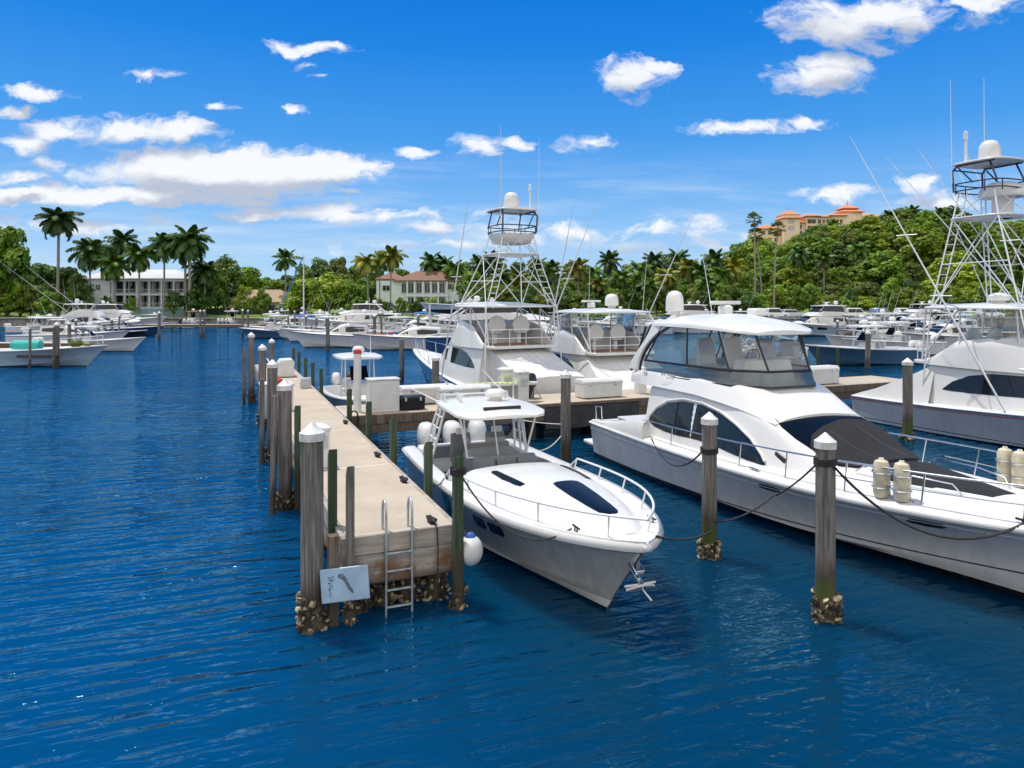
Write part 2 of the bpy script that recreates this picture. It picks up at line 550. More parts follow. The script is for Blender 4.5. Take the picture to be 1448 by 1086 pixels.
M['car_dark'] = mat('dark car paint', (.02, .025, .035), .25, var=.1, coat=.5)
M['car_silver'] = mat('silver car paint', (.42, .44, .46), .3, metal=.4, var=.05, coat=.5)
M['tyre'] = mat('tyre rubber', (.018, .018, .018), .85, var=.2)
# ------------------------------------------------------------------ camera, sun, sky
cam_d = bpy.data.cameras.new('camera')
cam = bpy.data.objects.new('camera', cam_d)
C.objects.link(cam)
cam.location = (0, 0, H)
cam.rotation_euler = (PI / 2, 0, 0)
cam_d.sensor_width = 36
cam_d.lens = F / 1448 * 36
cam_d.shift_y = -(543 - HZ) / 1448
cam_d.clip_start, cam_d.clip_end = .1, 6000
SC.camera = cam
SC.view_settings.view_transform = 'Standard'
SC.view_settings.look = 'None'
SC.view_settings.exposure = .10
SC.view_settings.gamma = 1
SC.cycles.use_denoising = True
SC.cycles.max_bounces = 8
SC.cycles.transparent_max_bounces = 12
SC.cycles.caustics_reflective = False
SC.cycles.caustics_refractive = False
SC.cycles.sample_clamp_indirect = 6
SC.cycles.sample_clamp_direct = 4

SUN_EL = R(70)
sun_h = Vector((-.80, .60)).normalized()
sun_dir = Vector((sun_h.x * math.cos(SUN_EL), sun_h.y * math.cos(SUN_EL), math.sin(SUN_EL)))
sl = bpy.data.lights.new('sun', 'SUN')
sl.energy, sl.angle, sl.color = 3.9, R(.53), (1, .955, .89)
so = bpy.data.objects.new('sun', sl)
C.objects.link(so)
so.rotation_euler = sun_dir.to_track_quat('Z', 'Y').to_euler()
so.location = (-40, 20, 90)

CLOUDS = [  # centre and half size as seen from the marina, in photo pixels: the sky is at infinity, so these are directions
    (320, 244, 235, 42, 1.9), (455, 240, 105, 30, 1.7), (185, 276, 225, 18, 1.7), (240, 228, 120, 26, 1.2), (40, 274, 120, 17, 1.2),
    (190, 187, 125, 24), (95, 182, 75, 18), (255, 185, 55, 24), (30, 206, 58, 24), (45, 130, 68, 12), (18, 154, 36, 13), (70, 232, 36, 12),
    (440, 67, 78, 13), (400, 69, 36, 14), (215, 106, 44, 9, .6), (440, 94, 26, 8, .6), (450, 110, 14, 6, .6), (312, 151, 32, 7), (406, 156, 22, 6),
    (668, 205, 48, 19), (733, 205, 24, 10), (583, 215, 34, 8), (825, 200, 50, 17), (888, 108, 66, 34), (930, 95, 30, 16),
    (1050, 180, 100, 14), (1145, 172, 38, 10), (1155, 106, 90, 29), (1180, 92, 62, 22), (1245, 22, 165, 36), (1200, 44, 92, 34), (1370, 2, 110, 16),
    (490, 300, 210, 13, .9), (360, 303, 90, 10, .8), (600, 320, 60, 10, .8), (1175, 274, 66, 15), (1300, 260, 40, 18), (1010, 125, 0, 0),
    (360, 284, 36, 6), (495, 274, 22, 6), (30, 250, 60, 9), (1330, 285, 60, 16), (900, 324, 240, 17, .55), (640, 345, 200, 12, .4), (120, 318, 240, 16, .5), (1000, 350, 160, 14, .45), (730, 330, 120, 20, .45),
]


def cloud_field():
    g = bpy.data.node_groups.new('cloud field', 'ShaderNodeTree')
    g.interface.new_socket('Vector', in_out='INPUT', socket_type='NodeSocketVector')
    g.interface.new_socket('Value', in_out='OUTPUT', socket_type='NodeSocketFloat')
    g.interface.new_socket('Body', in_out='OUTPUT', socket_type='NodeSocketFloat')
    nt = NT(g)
    gi, go = nt.node('NodeGroupInput'), nt.node('NodeGroupOutput')
    v = gi.outputs[0]
    wob = nt.noise(nt.vmath('MULTIPLY', v, (1, 1.7, 1)), 7.0, 2, .5)
    nv = nt.node('ShaderNodeTexNoise'); nt.l.new(nt.vmath('MULTIPLY', v, (1, 1.6, 1)), nv.inputs['Vector'])
    nv.inputs['Scale'].default_value = 13.0; nv.inputs['Detail'].default_value = 4; nv.inputs['Roughness'].default_value = .6
    v0 = v
    v = nt.vmath('ADD', v, nt.vmath('MULTIPLY', nt.vmath('SUBTRACT', nv.outputs['Color'], (.5, .5, .5)), (.085, .042, 0)))
    best = None
    for (x, y, rx, ry, *ss) in CLOUDS:
        if rx == 0: continue
        ss = ss[0] if ss else 1.0
        c = ((x - 724) / F, (HZ - y) / F, 0)
        d = nt.vmath('MULTIPLY', nt.vmath('SUBTRACT', v, c), (F / rx, F / ry, 0))
        l = nt.vmath('LENGTH', d)
        if ss != 1.0: l = nt.math('MULTIPLY_ADD', l, ss, 1 - ss)
        best = l if best is None else nt.math('MINIMUM', best, l)
    f = nt.math('SUBTRACT', 1.0, best)
    n1 = nt.noise(nt.vmath('MULTIPLY', v, (1, 1.9, 1)), 17.0, 7, .62, .35)
    f = nt.math('ADD', nt.math('MULTIPLY', f, .85), nt.math('MULTIPLY', nt.math('SUBTRACT', n1, .52), 2.3))
    f = nt.math('ADD', f, nt.math('MULTIPLY', nt.math('SUBTRACT', wob, .5), .5))
    # nothing far from any cloud
    f = nt.math('SUBTRACT', f, nt.math('MULTIPLY', nt.ramp(best, 1.0, 1.7), 2.0))
    nt.l.new(f, go.inputs[0])
    nt.l.new(nt.math('MAXIMUM', nt.math('SUBTRACT', 1.0, best), -.6), go.inputs[1])
    return g


W = bpy.data.worlds.new('World')
SC.world = W
W.use_nodes = True
W.cycles.sampling_method = 'MANUAL'
W.cycles.sample_map_resolution = 512
wn = NT(W.node_tree)
bg = wn.n['Background']
bg.inputs['Strength'].default_value = .11
sky = wn.node('ShaderNodeTexSky', sky_type='NISHITA', sun_disc=False)
sky.sun_elevation = SUN_EL
sky.sun_rotation = math.atan2(sun_h.x, sun_h.y)
sky.altitude, sky.air_density, sky.dust_density, sky.ozone_density = 0, 1.0, .35, 3.0
tc = wn.node('ShaderNodeTexCoord')
dx, dy, dz = wn.xyz(tc.outputs['Generated'])
ay = wn.math('MAXIMUM', wn.math('ABSOLUTE', dy), .08)
P = wn.comb(wn.math('DIVIDE', dx, ay), wn.math('DIVIDE', dz, ay), 0.0)
cg = cloud_field()
def field(vec):
    n = wn.node('ShaderNodeGroup'); n.node_tree = cg
    wn.l.new(vec, n.inputs[0])
    return n.outputs[0], n.outputs[1]
f0, s0 = field(P)
f1, s1 = field(wn.vmath('ADD', P, (-.006, .030, 0)))
dens = wn.ramp(f0, -.10, .62)
sh_n = wn.math('ADD', wn.math('MULTIPLY', wn.math('SUBTRACT', s1, s0), .75), wn.math('MULTIPLY', wn.math('SUBTRACT', f1, f0), .22))
shade = wn.math('MULTIPLY', wn.ramp(wn.math('MULTIPLY_ADD', dens, .34, sh_n), -.35, .62), .9)
ccol = wn.mix(shade, (8.3, 8.4, 8.6), (3.9, 4.4, 5.4))
hs = wn.node('ShaderNodeHueSaturation')
hs.inputs['Saturation'].default_value = 1.32
hs.inputs['Hue'].default_value = .487
wn.l.new(sky.outputs[0], hs.inputs['Color'])
cr = wn.node('ShaderNodeValToRGB')
el = cr.color_ramp.elements
stops = [(0, (.44, .66, .90)), (.06, (.36, .60, .90)), (.13, (.20, .47, .88)), (.22, (.06, .32, .82)), (.34, (.008, .215, .74)), (.42, (.0, .17, .68)), (.6, (.003, .20, .66)), (1, (.01, .18, .55))]
while len(el) < len(stops): el.new(.5)
for e, (p_, c_) in zip(el, stops): e.position = p_; e.color = (*c_, 1)
wn.l.new(dz, cr.inputs[0])
skyc = wn.mix(.92, hs.outputs[0], wn.vmath('SCALE', cr.outputs[0], scale=9.1))
# thin high streaks near the horizon
st = wn.noise(wn.vmath('MULTIPLY', P, (2.2, 22, 1)), 1.6, 6, .6, .4)
q = wn.xyz(P)[1]
msk = wn.math('MULTIPLY', wn.ramp(q, .0, .06), wn.math('SUBTRACT', 1.0, wn.ramp(q, .12, .24)))
stf = wn.math('MULTIPLY', wn.math('MULTIPLY', wn.ramp(st, .42, .8), msk), .55)
skyc = wn.mix(stf, skyc, (6.6, 7.3, 8.1))
final = wn.mix(wn.math('MULTIPLY', dens, .95), skyc, ccol)
# unseen bright cloud added behind the viewpoint and overhead as neutral fill light
nb = wn.noise(tc.outputs['Generated'], 3.0, 5, .6)
back = wn.math('MULTIPLY', wn.ramp(wn.math('MULTIPLY', dy, -1.0), -.25, .35), wn.ramp(nb, .27, .48))
final = wn.mix(back, final, (11.0, 10.7, 10.3))
wn.l.new(final, bg.inputs['Color'])
# ------------------------------------------------------------------ water and land
mb = MB()
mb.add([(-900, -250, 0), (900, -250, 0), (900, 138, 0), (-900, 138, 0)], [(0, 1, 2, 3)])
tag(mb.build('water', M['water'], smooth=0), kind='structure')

DZ = 1.29                                       # deck height of the pier
def crust(r, n, seed, z0=-.12, z1=.45, squash=1.0, sz=(.028, .062)):
    """a collar of shells and barnacles"""
    q = random.Random(seed)
    mb = MB(); mb.mi = 1
    mb.lathe([(r * .86, z0 - .1), (r * .98, z0), (r * .95, (z0 + z1) / 2), (r * .85, z1 * .9)], (0, 0, 0), 12)
    for i in range(n):
        a = q.uniform(0, 2 * PI); z = z0 + (z1 - z0) * q.random() ** 1.25
        fat = 1.0 + .35 * math.sin(a * 3 + seed) * q.random()
        c = Vector((math.cos(a) * r * fat, math.sin(a) * r * fat * squash, z))
        s = q.uniform(*sz)
        rot = Matrix.Rotation(q.uniform(0, 6.3), 3, 'Z') @ Matrix.Rotation(q.uniform(-1.2, 1.2), 3, 'X') @ Matrix.Rotation(q.uniform(-1.2, 1.2), 3, 'Y')
        mb.mi = 0 if q.random() < .42 else 1
        o = len(mb.v)
        mb.ell(c, (s * q.uniform(.8, 1.5), s * q.uniform(.25, .6), s * q.uniform(.8, 1.3)), 6, 4, rot)
        for k in range(o, len(mb.v)):
            x, y, zz = mb.v[k]
            mb.v[k] = (x + q.uniform(-.12, .12) * s, y + q.uniform(-.12, .12) * s, zz + q.uniform(-.12, .12) * s)
    return mb
CR = [MB(), MB()]
crust_objs = []
def add_crust(parent, r, seed=0, n=130, z1=.42, squash=1.0, sz=(.028, .062)):
    return crust(r, n, seed, z1=z1, squash=squash, sz=sz).build('barnacle_crust', [M['shell'], M['shell_dark']], parent, smooth=50)


def round_pile(p, top, r, label, group, wood='wood', cap='white', crust_n=0, z1=.42, lean=(0, 0), name='mooring_pile', seed=0):
    t = thing(name, label, 'pile', (p[0], p[1], 0), rnd.uniform(0, 6.28), group)
    capped = cap == 'white'
    zt = top - (r * 1.25 if capped else 0)
    mb = MB()
    n = 18 if r * F / p[1] > 6 else 9
    q = random.Random(seed + int(p[0] * 100))
    rings = []
    for i in range(9):
        z = lerp(-1.6, zt, i / 8)
        k = 1.05 - .08 * i / 8 + q.uniform(-.012, .012)
        ox, oy = lean[0] * z / max(top, 1), lean[1] * z / max(top, 1)
        rings.append([Vector((ox + r * k * math.cos(2 * PI * j / n) * (1 + .02 * math.sin(j * 2.3)), oy + r * k * math.sin(2 * PI * j / n), z)) for j in range(n)])
    mb.loft(rings).build('post', M[wood], t, smooth=50)
    if capped:
        ox, oy = lean
        MB().lathe([(r * 1.06, zt - .06), (r * 1.12, zt - .06), (r * 1.12, zt + r * .35), (r * 1.0, zt + r * .42), (.012, zt + r * 1.25)], (ox, oy, 0), n).build('cap', M['cap'], t, smooth=30)
    elif cap == 'red':
        MB().lathe([(r * 1.03, zt - .12), (r * 1.03, zt), (r * .4, zt + .03)], (0, 0, 0), n).build('band', M['red'], t, smooth=30)
    if crust_n: add_crust(t, r * 1.18, seed, crust_n, z1)
    return t


def sawn_post(p, top, w, label, group, wood='wood_green', slant=.12, crust_n=0, d=None, rz=None, bottom=-1.4, name='fender_post'):
    """square-sawn post with a slanted top"""
    t = thing(name, label, 'post', (p[0], p[1], 0), PIER_RZ if rz is None else rz, group)
    d = d or w
    mb = MB()
    a, b = w / 2, d / 2
    pts = [(-a, -b), (a, -b), (a, b), (-a, b)]
    vs = [(x, y, bottom) for x, y in pts] + [(x, y, top - (slant if x > 0 else 0)) for x, y in pts]
    mb.add(vs, [(3, 2, 1, 0), (4, 5, 6, 7), (0, 1, 5, 4), (1, 2, 6, 5), (2, 3, 7, 6), (3, 0, 4, 7)])
    mb.build('timber', M[wood], t, bevel=.012)
    if crust_n: add_crust(t, w * .75, int(p[0] * 37) % 97, crust_n, .36, 1.0, (.02, .045))
    return t


# ------------------------------------------------------------------ piers (local x along, y across to the picture's inner side)
def pier(name, label, p0, rz, length, width, thick=.16, skirt=.30, panel=.48, legs=3.2, front=True, deckmat='concrete', leg_in=.12, top=DZ, beammat='plank'):
    t = thing(name, label, 'pier', (p0[0], p0[1], 0), rz)
    sgn = -1
    MB().box((length / 2, -width / 2, top - thick / 2), (length, width, thick)).build('deck', M[deckmat], t, bevel=.015)
    for side, y in ((0, .045), (1, -width - .045)):
        MB().box((length / 2 + .03, y, top - skirt / 2 - .012), (length - .06, .085, skirt)).build('side_beam', M[beammat], t, bevel=.01)
        MB().box((length / 2 + .03, y - .02 * (1 if side == 0 else -1), top - skirt - .012 - panel / 2 - .004), (length - .1, .05, panel)).build('side_board', M[beammat], t, bevel=.008)
    if front:
        MB().box((-.047, -width / 2, top - skirt / 2 + .004), (.092, width + .18, skirt)).build('end_beam', M['plank'], t, bevel=.012)
        MB().box((-.035, -width / 2, top - skirt - panel / 2 - .004), (.062, width + .12, panel)).build('end_board', M['plank'], t, bevel=.008)
    if front:
        for k, y in enumerate((-.62, -1.08)):
            l = MB().lathe([(.14, -1.5), (.14, top - thick - .02)], (.42, y * width / 1.74, 0), 12).build('support_pile', M['wood_brown'], t)
            crust(.2, 110, 40 + k, z1=.62).build('barnacle_crust', [M['shell'], M['shell_dark']], l, smooth=50).location = (.42, y * width / 1.74, 0)
        MB().box((.56, -width / 2, .42), (.12, width, .38)).build('shade_board', M['wood_brown'], t, bevel=.01)  # dark board added under the pier end to stand in for the shade there
    n = max(2, int(length / legs) + 1)
    for i in range(n):
        x = .30 + (length - .6) * i / (n - 1)
        for y in (-leg_in - .1, -width + leg_in + .1):
            l = MB().lathe([(.15, -1.5), (.15, top - thick - .02)], (x, y, 0), 12).build('support_pile', M['wood_brown'], t)
            if i < 2:
                c = crust(.2, 90, i * 3 + int(-y * 10), z1=.5).build('barnacle_crust', [M['shell'], M['shell_dark']], l, smooth=50)
                c.location = (x, y, 0)
    return t


# local y is 90 deg left of +x, so the inner side (v > 0) is local -y
main = pier('finger_pier', 'long sandy concrete finger pier with weathered plank end and ladder', D(0, 0), PIER_RZ, 32.0, 1.74)
CR_RZ = PIER_RZ - PI / 2                      # along v
cross = pier('cross_pier', 'concrete cross pier carrying the white dock boxes behind the boats', D(11.62, 1.80), CR_RZ, 26.5, 0.0 + 2.3, front=False) if False else None
# the cross pier runs along v; its far side is local +y, so it is laid from its far edge
cross = pier('cross_pier', 'concrete cross pier carrying white dock boxes behind the moored boats', D(13.92, 1.86), CR_RZ, 26.0, 2.3, front=False, panel=.30, skirt=.30, beammat='wood_brown')
G_PILE = 'capped piles along the finger pier'
round_pile(D(-.08, -.53), 3.14, .172, 'thick grey pile with white cone cap at the pier end behind the sign', G_PILE, crust_n=170, z1=.5, seed=1)
round_pile(D(6.4, -.42), 3.12, .165, 'grey capped pile beside the white power pedestal with a split board', G_PILE, crust_n=150, seed=2)
round_pile(D(11.9, -.36), 3.16, .160, 'grey capped pile opposite the cross pier on open water side', G_PILE, crust_n=120, seed=3)
round_pile(D(18.7, -.32), 3.25, .155, 'grey capped pile next to the grey cabinet on the outer pier edge', G_PILE, crust_n=60, seed=4)
round_pile(D(25.4, -.5), 3.45, .155, 'tall capped pile farthest out on the open water side of pier', G_PILE, crust_n=60, seed=5)
round_pile(D(28.2, .62), 2.98, .15, 'dark capped pile standing at the far tip of the pier', G_PILE, seed=6)
G_OUT = 'uncapped slim poles beside the outer piles'
round_pile(D(6.15, -.72), 2.75, .07, 'slim leaning grey pole lashed to a capped pile at mid pier', G_OUT, cap=None, crust_n=0, seed=8, name='slim_pole', lean=(.05, .1))
round_pile(D(11.6, -.68), 2.6, .075, 'slim pale pole in front of the capped pile opposite cross pier', G_OUT, cap=None, seed=9, name='slim_pole')
round_pile(D(25.1, -.85), 2.75, .08, 'slim grey pole touching the tall far outer pile', G_OUT, cap=None, seed=10, name='slim_pole')
G_OPEN = 'mooring piles between the boats'
round_pile(D(-2.88, 6.95), 2.93, .148, 'grey capped mooring pile with shell collar in open water, closest of all', G_OPEN, 'wood_algae', crust_n=190, z1=.40, seed=11)
round_pile(D(-.02, 6.98), 2.83, .145, 'capped mooring pile with green algae foot against the bridge cruiser side', G_OPEN, 'wood_algae', crust_n=150, z1=.34, seed=12)
round_pile(D(8.45, 8.15), 2.83, .16, 'dark grey capped pile between hardtop speedboat and cruiser stern', G_OPEN, seed=13)
round_pile(D(6.54, 20.9), 2.95, .165, 'stout dark capped pile against the covered stern of big sportfisher', G_OPEN, 'wood_algae', crust_n=90, z1=.3, seed=14)
G_BACK = 'piles behind the cross pier'
round_pile(at(568, 541), 2.62, .15, 'dark pile with flat top standing in open blue water', G_BACK, cap=None, seed=15)
round_pile(D(16.6, 6.3), 2.78, .155, 'grey capped pile under the bow of the navy tower boat', G_BACK, seed=16)
round_pile(D(12.3, 2.35), 3.35, .13, 'white post with red top beside the tall white cabinet', G_BACK, 'plastic', cap='red', name='marker_post', seed=17)

G_GREEN = 'green fender posts along the pier'
inner = [(-.29, 2.49, .155, 60, 'green fender post at pier corner with rope tied near its top'), (2.05, 2.27, .15, 30, 'green fender post second from the pier end beside the speedboat'),
         (5.07, 2.28, .15, 20, 'green fender post standing by the speedboat outboards'), (8.03, 2.25, .145, 0, 'green fender post in the water close to the cross pier corner'),
         (11.2, 2.22, .145, 0, 'green fender post holding the black hose coil'), (18.0, 2.25, .15, 0, 'green fender post just past the small console boat stern'),
         (20.9, 2.25, .15, 0, 'green fender post beside the folded dock step'), (23.8, 2.25, .15, 0, 'green fender post next to the white chest at pier far end'),
         (27.0, 2.3, .15, 0, 'green fender post behind the white chest'), (30.0, 2.35, .15, 0, 'green fender post at the very far end of pier')]
for (u, zt, w, cn, lb) in inner:
    sawn_post(D(u, 1.9 if u > 0 else 1.74), zt, w, lb, G_GREEN, crust_n=cn)
sawn_post(D(.67, -.12), 2.56, .14, 'green slanted post on open water side behind the sign', G_GREEN)
sawn_post(D(6.28, -.14), 2.5, .14, 'green post between power pedestal and outer pile', G_GREEN)
sawn_post(D(-.16, .03), 2.45, .13, 'grey weathered plank post with slanted top in front of pier corner', 'plank posts at pier corner', 'wood', .16, 50, d=.12, name='plank_post')
sawn_post(D(-.1, -.22), 1.38, .16, 'short brown timber stump between the pier end and thick pile', 'plank posts at pier corner', 'wood_brown', 0, 0, name='timber_stump')

# ------------------------------------------------------------------ things on the pier
# ladder at the pier end: rails along v
lt = thing('swim_ladder', 'aluminium swim ladder with looped handrails hooked on the pier end', 'ladder', D(-.13, .60), PIER_RZ)
for y in (0, -.42):
    pts = [(0, y, -.25), (0, y, .6), (0, y, 1.62)] + [(.13 - .13 * math.cos(a), y, 1.62 + .17 * math.sin(a)) for a in [PI * k / 10 for k in range(1, 10)]] + [(.26, y, 1.62), (.26, y, DZ)]
    MB().tube(pts, .021, 10).build('rail', M['alu'], lt, smooth=60)
for z in (.13, .40, .70, .98):
    MB().box((0, -.21, z), (.06, .40, .03)).build('rung', M['alu'], lt, bevel=.006)

# sign panel
st = thing('sign_panel', 'pale blue metal sign panel with worn black print, tilted beside the pier end', 'sign', D(-.36, -.26), 0)
st.rotation_euler = (R(-6), R(-5), R(5))
st.location.z = .70
MB().box((.18, 0, 0), (.72, .035, .50)).build('panel', mat('pale blue sign paint', (.30, .42, .55), .4, var=.12, scale=3, bump=.05), st, bevel=.016, seg=3)
mb = MB()
for (x, z, w, h) in ((-.05, .06, .022, .2), (-.02, .05, .012, .16), (-.05, -.10, .02, .12), (0, .13, .04, .016), (0, .09, .03, .012)):
    for k in range(5):
        mb.box((x + .015 * (k % 2), -.0195, z + h * (k / 5 - .5)), (w, .004, h / 9))
mb.build('lettering', mat('faded black print', (.05, .08, .11), .6, var=.4, scale=20), st, smooth=0)
mb = MB()
pts = [(.02, .14), (.06, .17), (.11, .15), (.16, .08), (.18, .01), (.22, -.06), (.25, -.12), (.22, -.14), (.17, -.07), (.13, .02), (.09, .08), (.04, .10)]
mb.prism(pts, -.0215, -.0185, lambda x, y, z: Vector((x + .06, z, y))).build('scuff', mat('dark scuff', (.10, .13, .16), .8, var=.5, scale=14), st, smooth=0)

# round fender at the corner
t = thing('ball_fender', 'white round fender with blue crown hanging at the pier corner', 'fender', D(-.22, 1.98, .88))
MB().ell((0, 0, 0), (.21, .21, .25), 20, 14).build('ball', M['plastic'], t, smooth=180)
MB().lathe([(.10, .205), (.085, .25), (.05, .29), (.03, .30)], (0, 0, 0), 14).build('crown', M['blue'], t, smooth=50)
MB().tube([(0, 0, .29), (-.1, .02, .40), (-.2, .03, .43)], .012, 6).build('cord', M['rope_dark'], t)


def cleat(u, v, label, rz=PIER_RZ, z=DZ):
    t = thing('dock_cleat', label, 'cleat', D(u, v, z), rz, 'black cleats on the pier')
    mb = MB()
    mb.box((0, 0, .012), (.22, .09, .024))
    for x in (-.06, .06): mb.tube([(x, 0, .02), (x, 0, .085)], .02, 8)
    mb.tube([(-.17, 0, .075), (-.1, 0, .095), (.1, 0, .095), (.17, 0, .075)], [.012, .021, .021, .012], 8)
    mb.build('cleat_body', M['black'], t, smooth=50)
    mb = MB()
    q = random.Random(int(u * 10))
    pts = []
    for k in range(60):
        a = k * .62
        pts.append((.13 * math.cos(a) * (1 if k % 7 else .7), .055 * math.sin(a * 1.03 + .4), .05 + .05 * k / 60 + q.uniform(-.01, .01)))
    mb.tube(pts, .012, 5).build('rope_turns', M['rope_dark'], t, smooth=60)
    return t
cleat(.14, 1.42, 'black cleat with rope on the pier end beam near the corner post')
cleat(2.9, 1.62, 'black cleat halfway along the speedboat side of pier')
cleat(5.4, 1.6, 'small black cleat near the speedboat outboards')
cleat(10.2, 1.62, 'black cleat near where the cross pier joins')
cleat(21.5, 1.55, 'black cleat near the far white chest')
mb = MB().tube([D(-.1, 1.42, DZ + .05), D(-.13, 1.44, DZ - .02), D(-.14, 1.45, .9), D(-.15, 1.44, .3), D(-.15, 1.45, -.1)], .012, 6)
tag(mb.build('hanging_rope', M['rope_dark']), 'black rope hanging straight down the pier end boards', 'rope')


def pedestal(u, v, label, h=1.0, w=.36, grey=False):
    t = thing('power_pedestal', label, 'power pedestal', D(u, v, DZ), CR_RZ, 'shore power pedestals')
    MB().box((0, 0, h / 2), (w, w, h)).build('housing', M['greybox' if grey else 'plastic'], t, bevel=.02)
    mb = MB().box((0, 0, h + .035), (w * 1.16, w * 1.16, .07))
    mb.box((0, 0, h + .11), (w * 1.16, w * 1.16, .08), taper=.35)
    mb.build('lid', M['cap'], t, bevel=.008)
    mb = MB()
    for z in (.25, .0): mb.box((.02, -w / 2 - .008, h * .62 + z * .6), (w * .62, .016, .13))
    mb.build('socket_cover', M['greybox'], t, bevel=.006)
    return t
pedestal(4.9, .22, 'white power pedestal with peaked lid rising behind the closest pier pile', .82)
pedestal(13.5, .22, 'white power pedestal beside the outer piles opposite the cross pier', .85)
pedestal(12.9, 7.9, 'white power pedestal under the navy tower boat side', 1.1, .42)
pedestal(12.3, 8.3, 'grey fronted power pedestal closer to the coloured paddle board', 1.05, .42)
pedestal(12.6, 13.6, 'white power pedestal beside the bow rail loops near sportfisher', .95, .36)

# grey cabinet box hung on the outer piles
t = thing('meter_cabinet', 'grey metal cabinet mounted between the outer piles', 'cabinet', D(17.9, -.25, 1.05), PIER_RZ)
MB().box((0, 0, 0), (.7, .4, 1.3)).build('housing', M['greybox'], t, bevel=.02)
MB().box((0, 0, .70), (.78, .48, .06), taper=.9).build('lid', M['plastic'], t, bevel=.01)
# canvas skirt on the cross pier face
t = thing('canvas_skirt', 'dark grey canvas skirt hung on the cross pier face by the cruiser stern', 'canvas skirt', D(11.50, 8.9, .84), CR_RZ)
rows = []
for i in range(25):
    x = 3.9 * i / 24
    rows.append([Vector((x, -.03 * math.sin(x * 5.3) * f - .02, .34 - .78 * f - .04 * f * math.sin(x * 1.7))) for f in (0, .25, .5, .75, 1)] + [Vector((x, .02, .34 - .78 * f)) for f in (1, 0)])
MB().loft(rows).build('fabric', mat('dark grey tarpaulin', (.035, .036, .040), .7, var=.3, scale=3, bump=.3, bscale=6), t, smooth=60)
MB().tube([(0, -.03, .36), (3.9, -.03, .36)], .025, 6).build('hem_batten', M['wood_brown'], t)
# slim handrail pipe
t = thing('hand_rail', 'white pipe handrail on the outer edge beside the far chest', 'handrail', D(22, .15, DZ), PIER_RZ)
MB().tube([(0, 0, 0), (0, 0, .9), (1.6, 0, .95), (3.0, 0, .9), (3.0, 0, 0)], .025, 8).build('pipe', M['pipe'], t)


def dock_box(p, rz, L, W_, Hh, label, body='plastic', lid='plastic', z=DZ):
    t = thing('dock_box', label, 'dock box', (p[0], p[1], z), rz, 'dock storage boxes')
    mb = MB()
    a = Hh * .72
    mb.box((0, 0, a / 2 + .03), (L * .97, W_ * .94, a), taper=1.02).build('chest', M[body], t, bevel=.03, seg=3)
    pts = [(-W_ / 2, a + .02), (W_ / 2, a + .02), (W_ / 2, a + .10), (W_ * .36, Hh), (-W_ * .36, Hh + .015), (-W_ / 2, a + .12)]
    MB().prism(pts, -L / 2, L / 2, lambda x, y, z: Vector((z, x, y))).build('lid', M[lid], t, bevel=.03, seg=3)
    for x in (-L * .3, L * .3): MB().box((x, -W_ / 2 - .008, a + .03), (.08, .02, .12)).build('latch', M['steel'], t, bevel=.004)
    return t
dock_box(D(13.35, 5.0), CR_RZ, 1.95, .7, .66, 'long white dock box set at the back of cross pier near console boat')
dock_box(D(12.25, 6.05), CR_RZ, 1.85, .7, .72, 'long white dock box with grey front beside black crate')
dock_box(D(12.35, 11.55), CR_RZ, 1.75, .72, .72, 'white lidded dock box with bluish front behind the dark grey pile')
dock_box(D(12.3, 22.6), CR_RZ, 1.95, .75, .80, 'white dock box with sloped lid near the big sportfisher cover')
dock_box(D(13.4, 22.0), CR_RZ, 1.3, .7, .70, 'small white dock box half hidden behind the sloped lid box')
dock_box(D(24.6, 1.05), PIER_RZ, 1.15, .75, .85, 'squat white chest at the far end of finger pier')
dock_box(D(12.15, 4.15), CR_RZ, .85, .5, .48, 'small black crate on the cross pier', 'canvas', 'black')
# tall cabinets
for (u, v, w, h, lb) in ((12.25, 3.18, 1.02, 1.05, 'tall white pump cabinet beside the red topped marker post'), (12.25, 20.75, .95, 1.2, 'tall white cabinet on the cross pier past the cruiser bridge')):
    t = thing('dock_cabinet', lb, 'cabinet', D(u, v, DZ), CR_RZ, 'tall dock cabinets')
    MB().box((0, 0, h / 2), (w, .6, h)).build('housing', M['plastic'], t, bevel=.02)
    MB().box((0, 0, h + .025), (w * 1.05, .66, .05)).build('lid', M['cap'], t, bevel=.012)
    MB().box((0, -.306, h * .5), (w * .86, .014, h * .8)).build('door', M['greybox' if False else 'plastic'], t, bevel=.005)
for (u, v, h, lb, red) in ((12.2, 20.05, 2.35, 'slim white post with red top behind the cruiser bridge enclosure', True), (13.2, 22.55, 1.5, 'square white post between white dock boxes', False)):
    t = thing('dock_post', lb, 'post', D(u, v, DZ), CR_RZ, 'white posts on the cross pier')
    MB().box((0, 0, h / 2), (.26 if red else .42, .26 if red else .42, h)).build('shaft', M['plastic'], t, bevel=.015)
    MB().box((0, 0, h + .05), (.28 if red else .48, .28 if red else .48, .10)).build('top', M['red'] if red else M['cap'], t, bevel=.01)

# hose coil on its post
t = thing('hose_coil', 'black hose coil hanging on a green post at the cross pier', 'hose', D(11.42, 2.08, 1.22), CR_RZ)
mb = MB()
for k in range(4):
    r = .20 + .012 * (k % 2)
    mb.tube([(r * .62 * math.cos(a), -.03 * k, 1.25 * r * math.sin(a)) for a in [2 * PI * j / 24 for j in range(25)]], .017, 6)
mb.build('loops', M['black'], t, smooth=60)
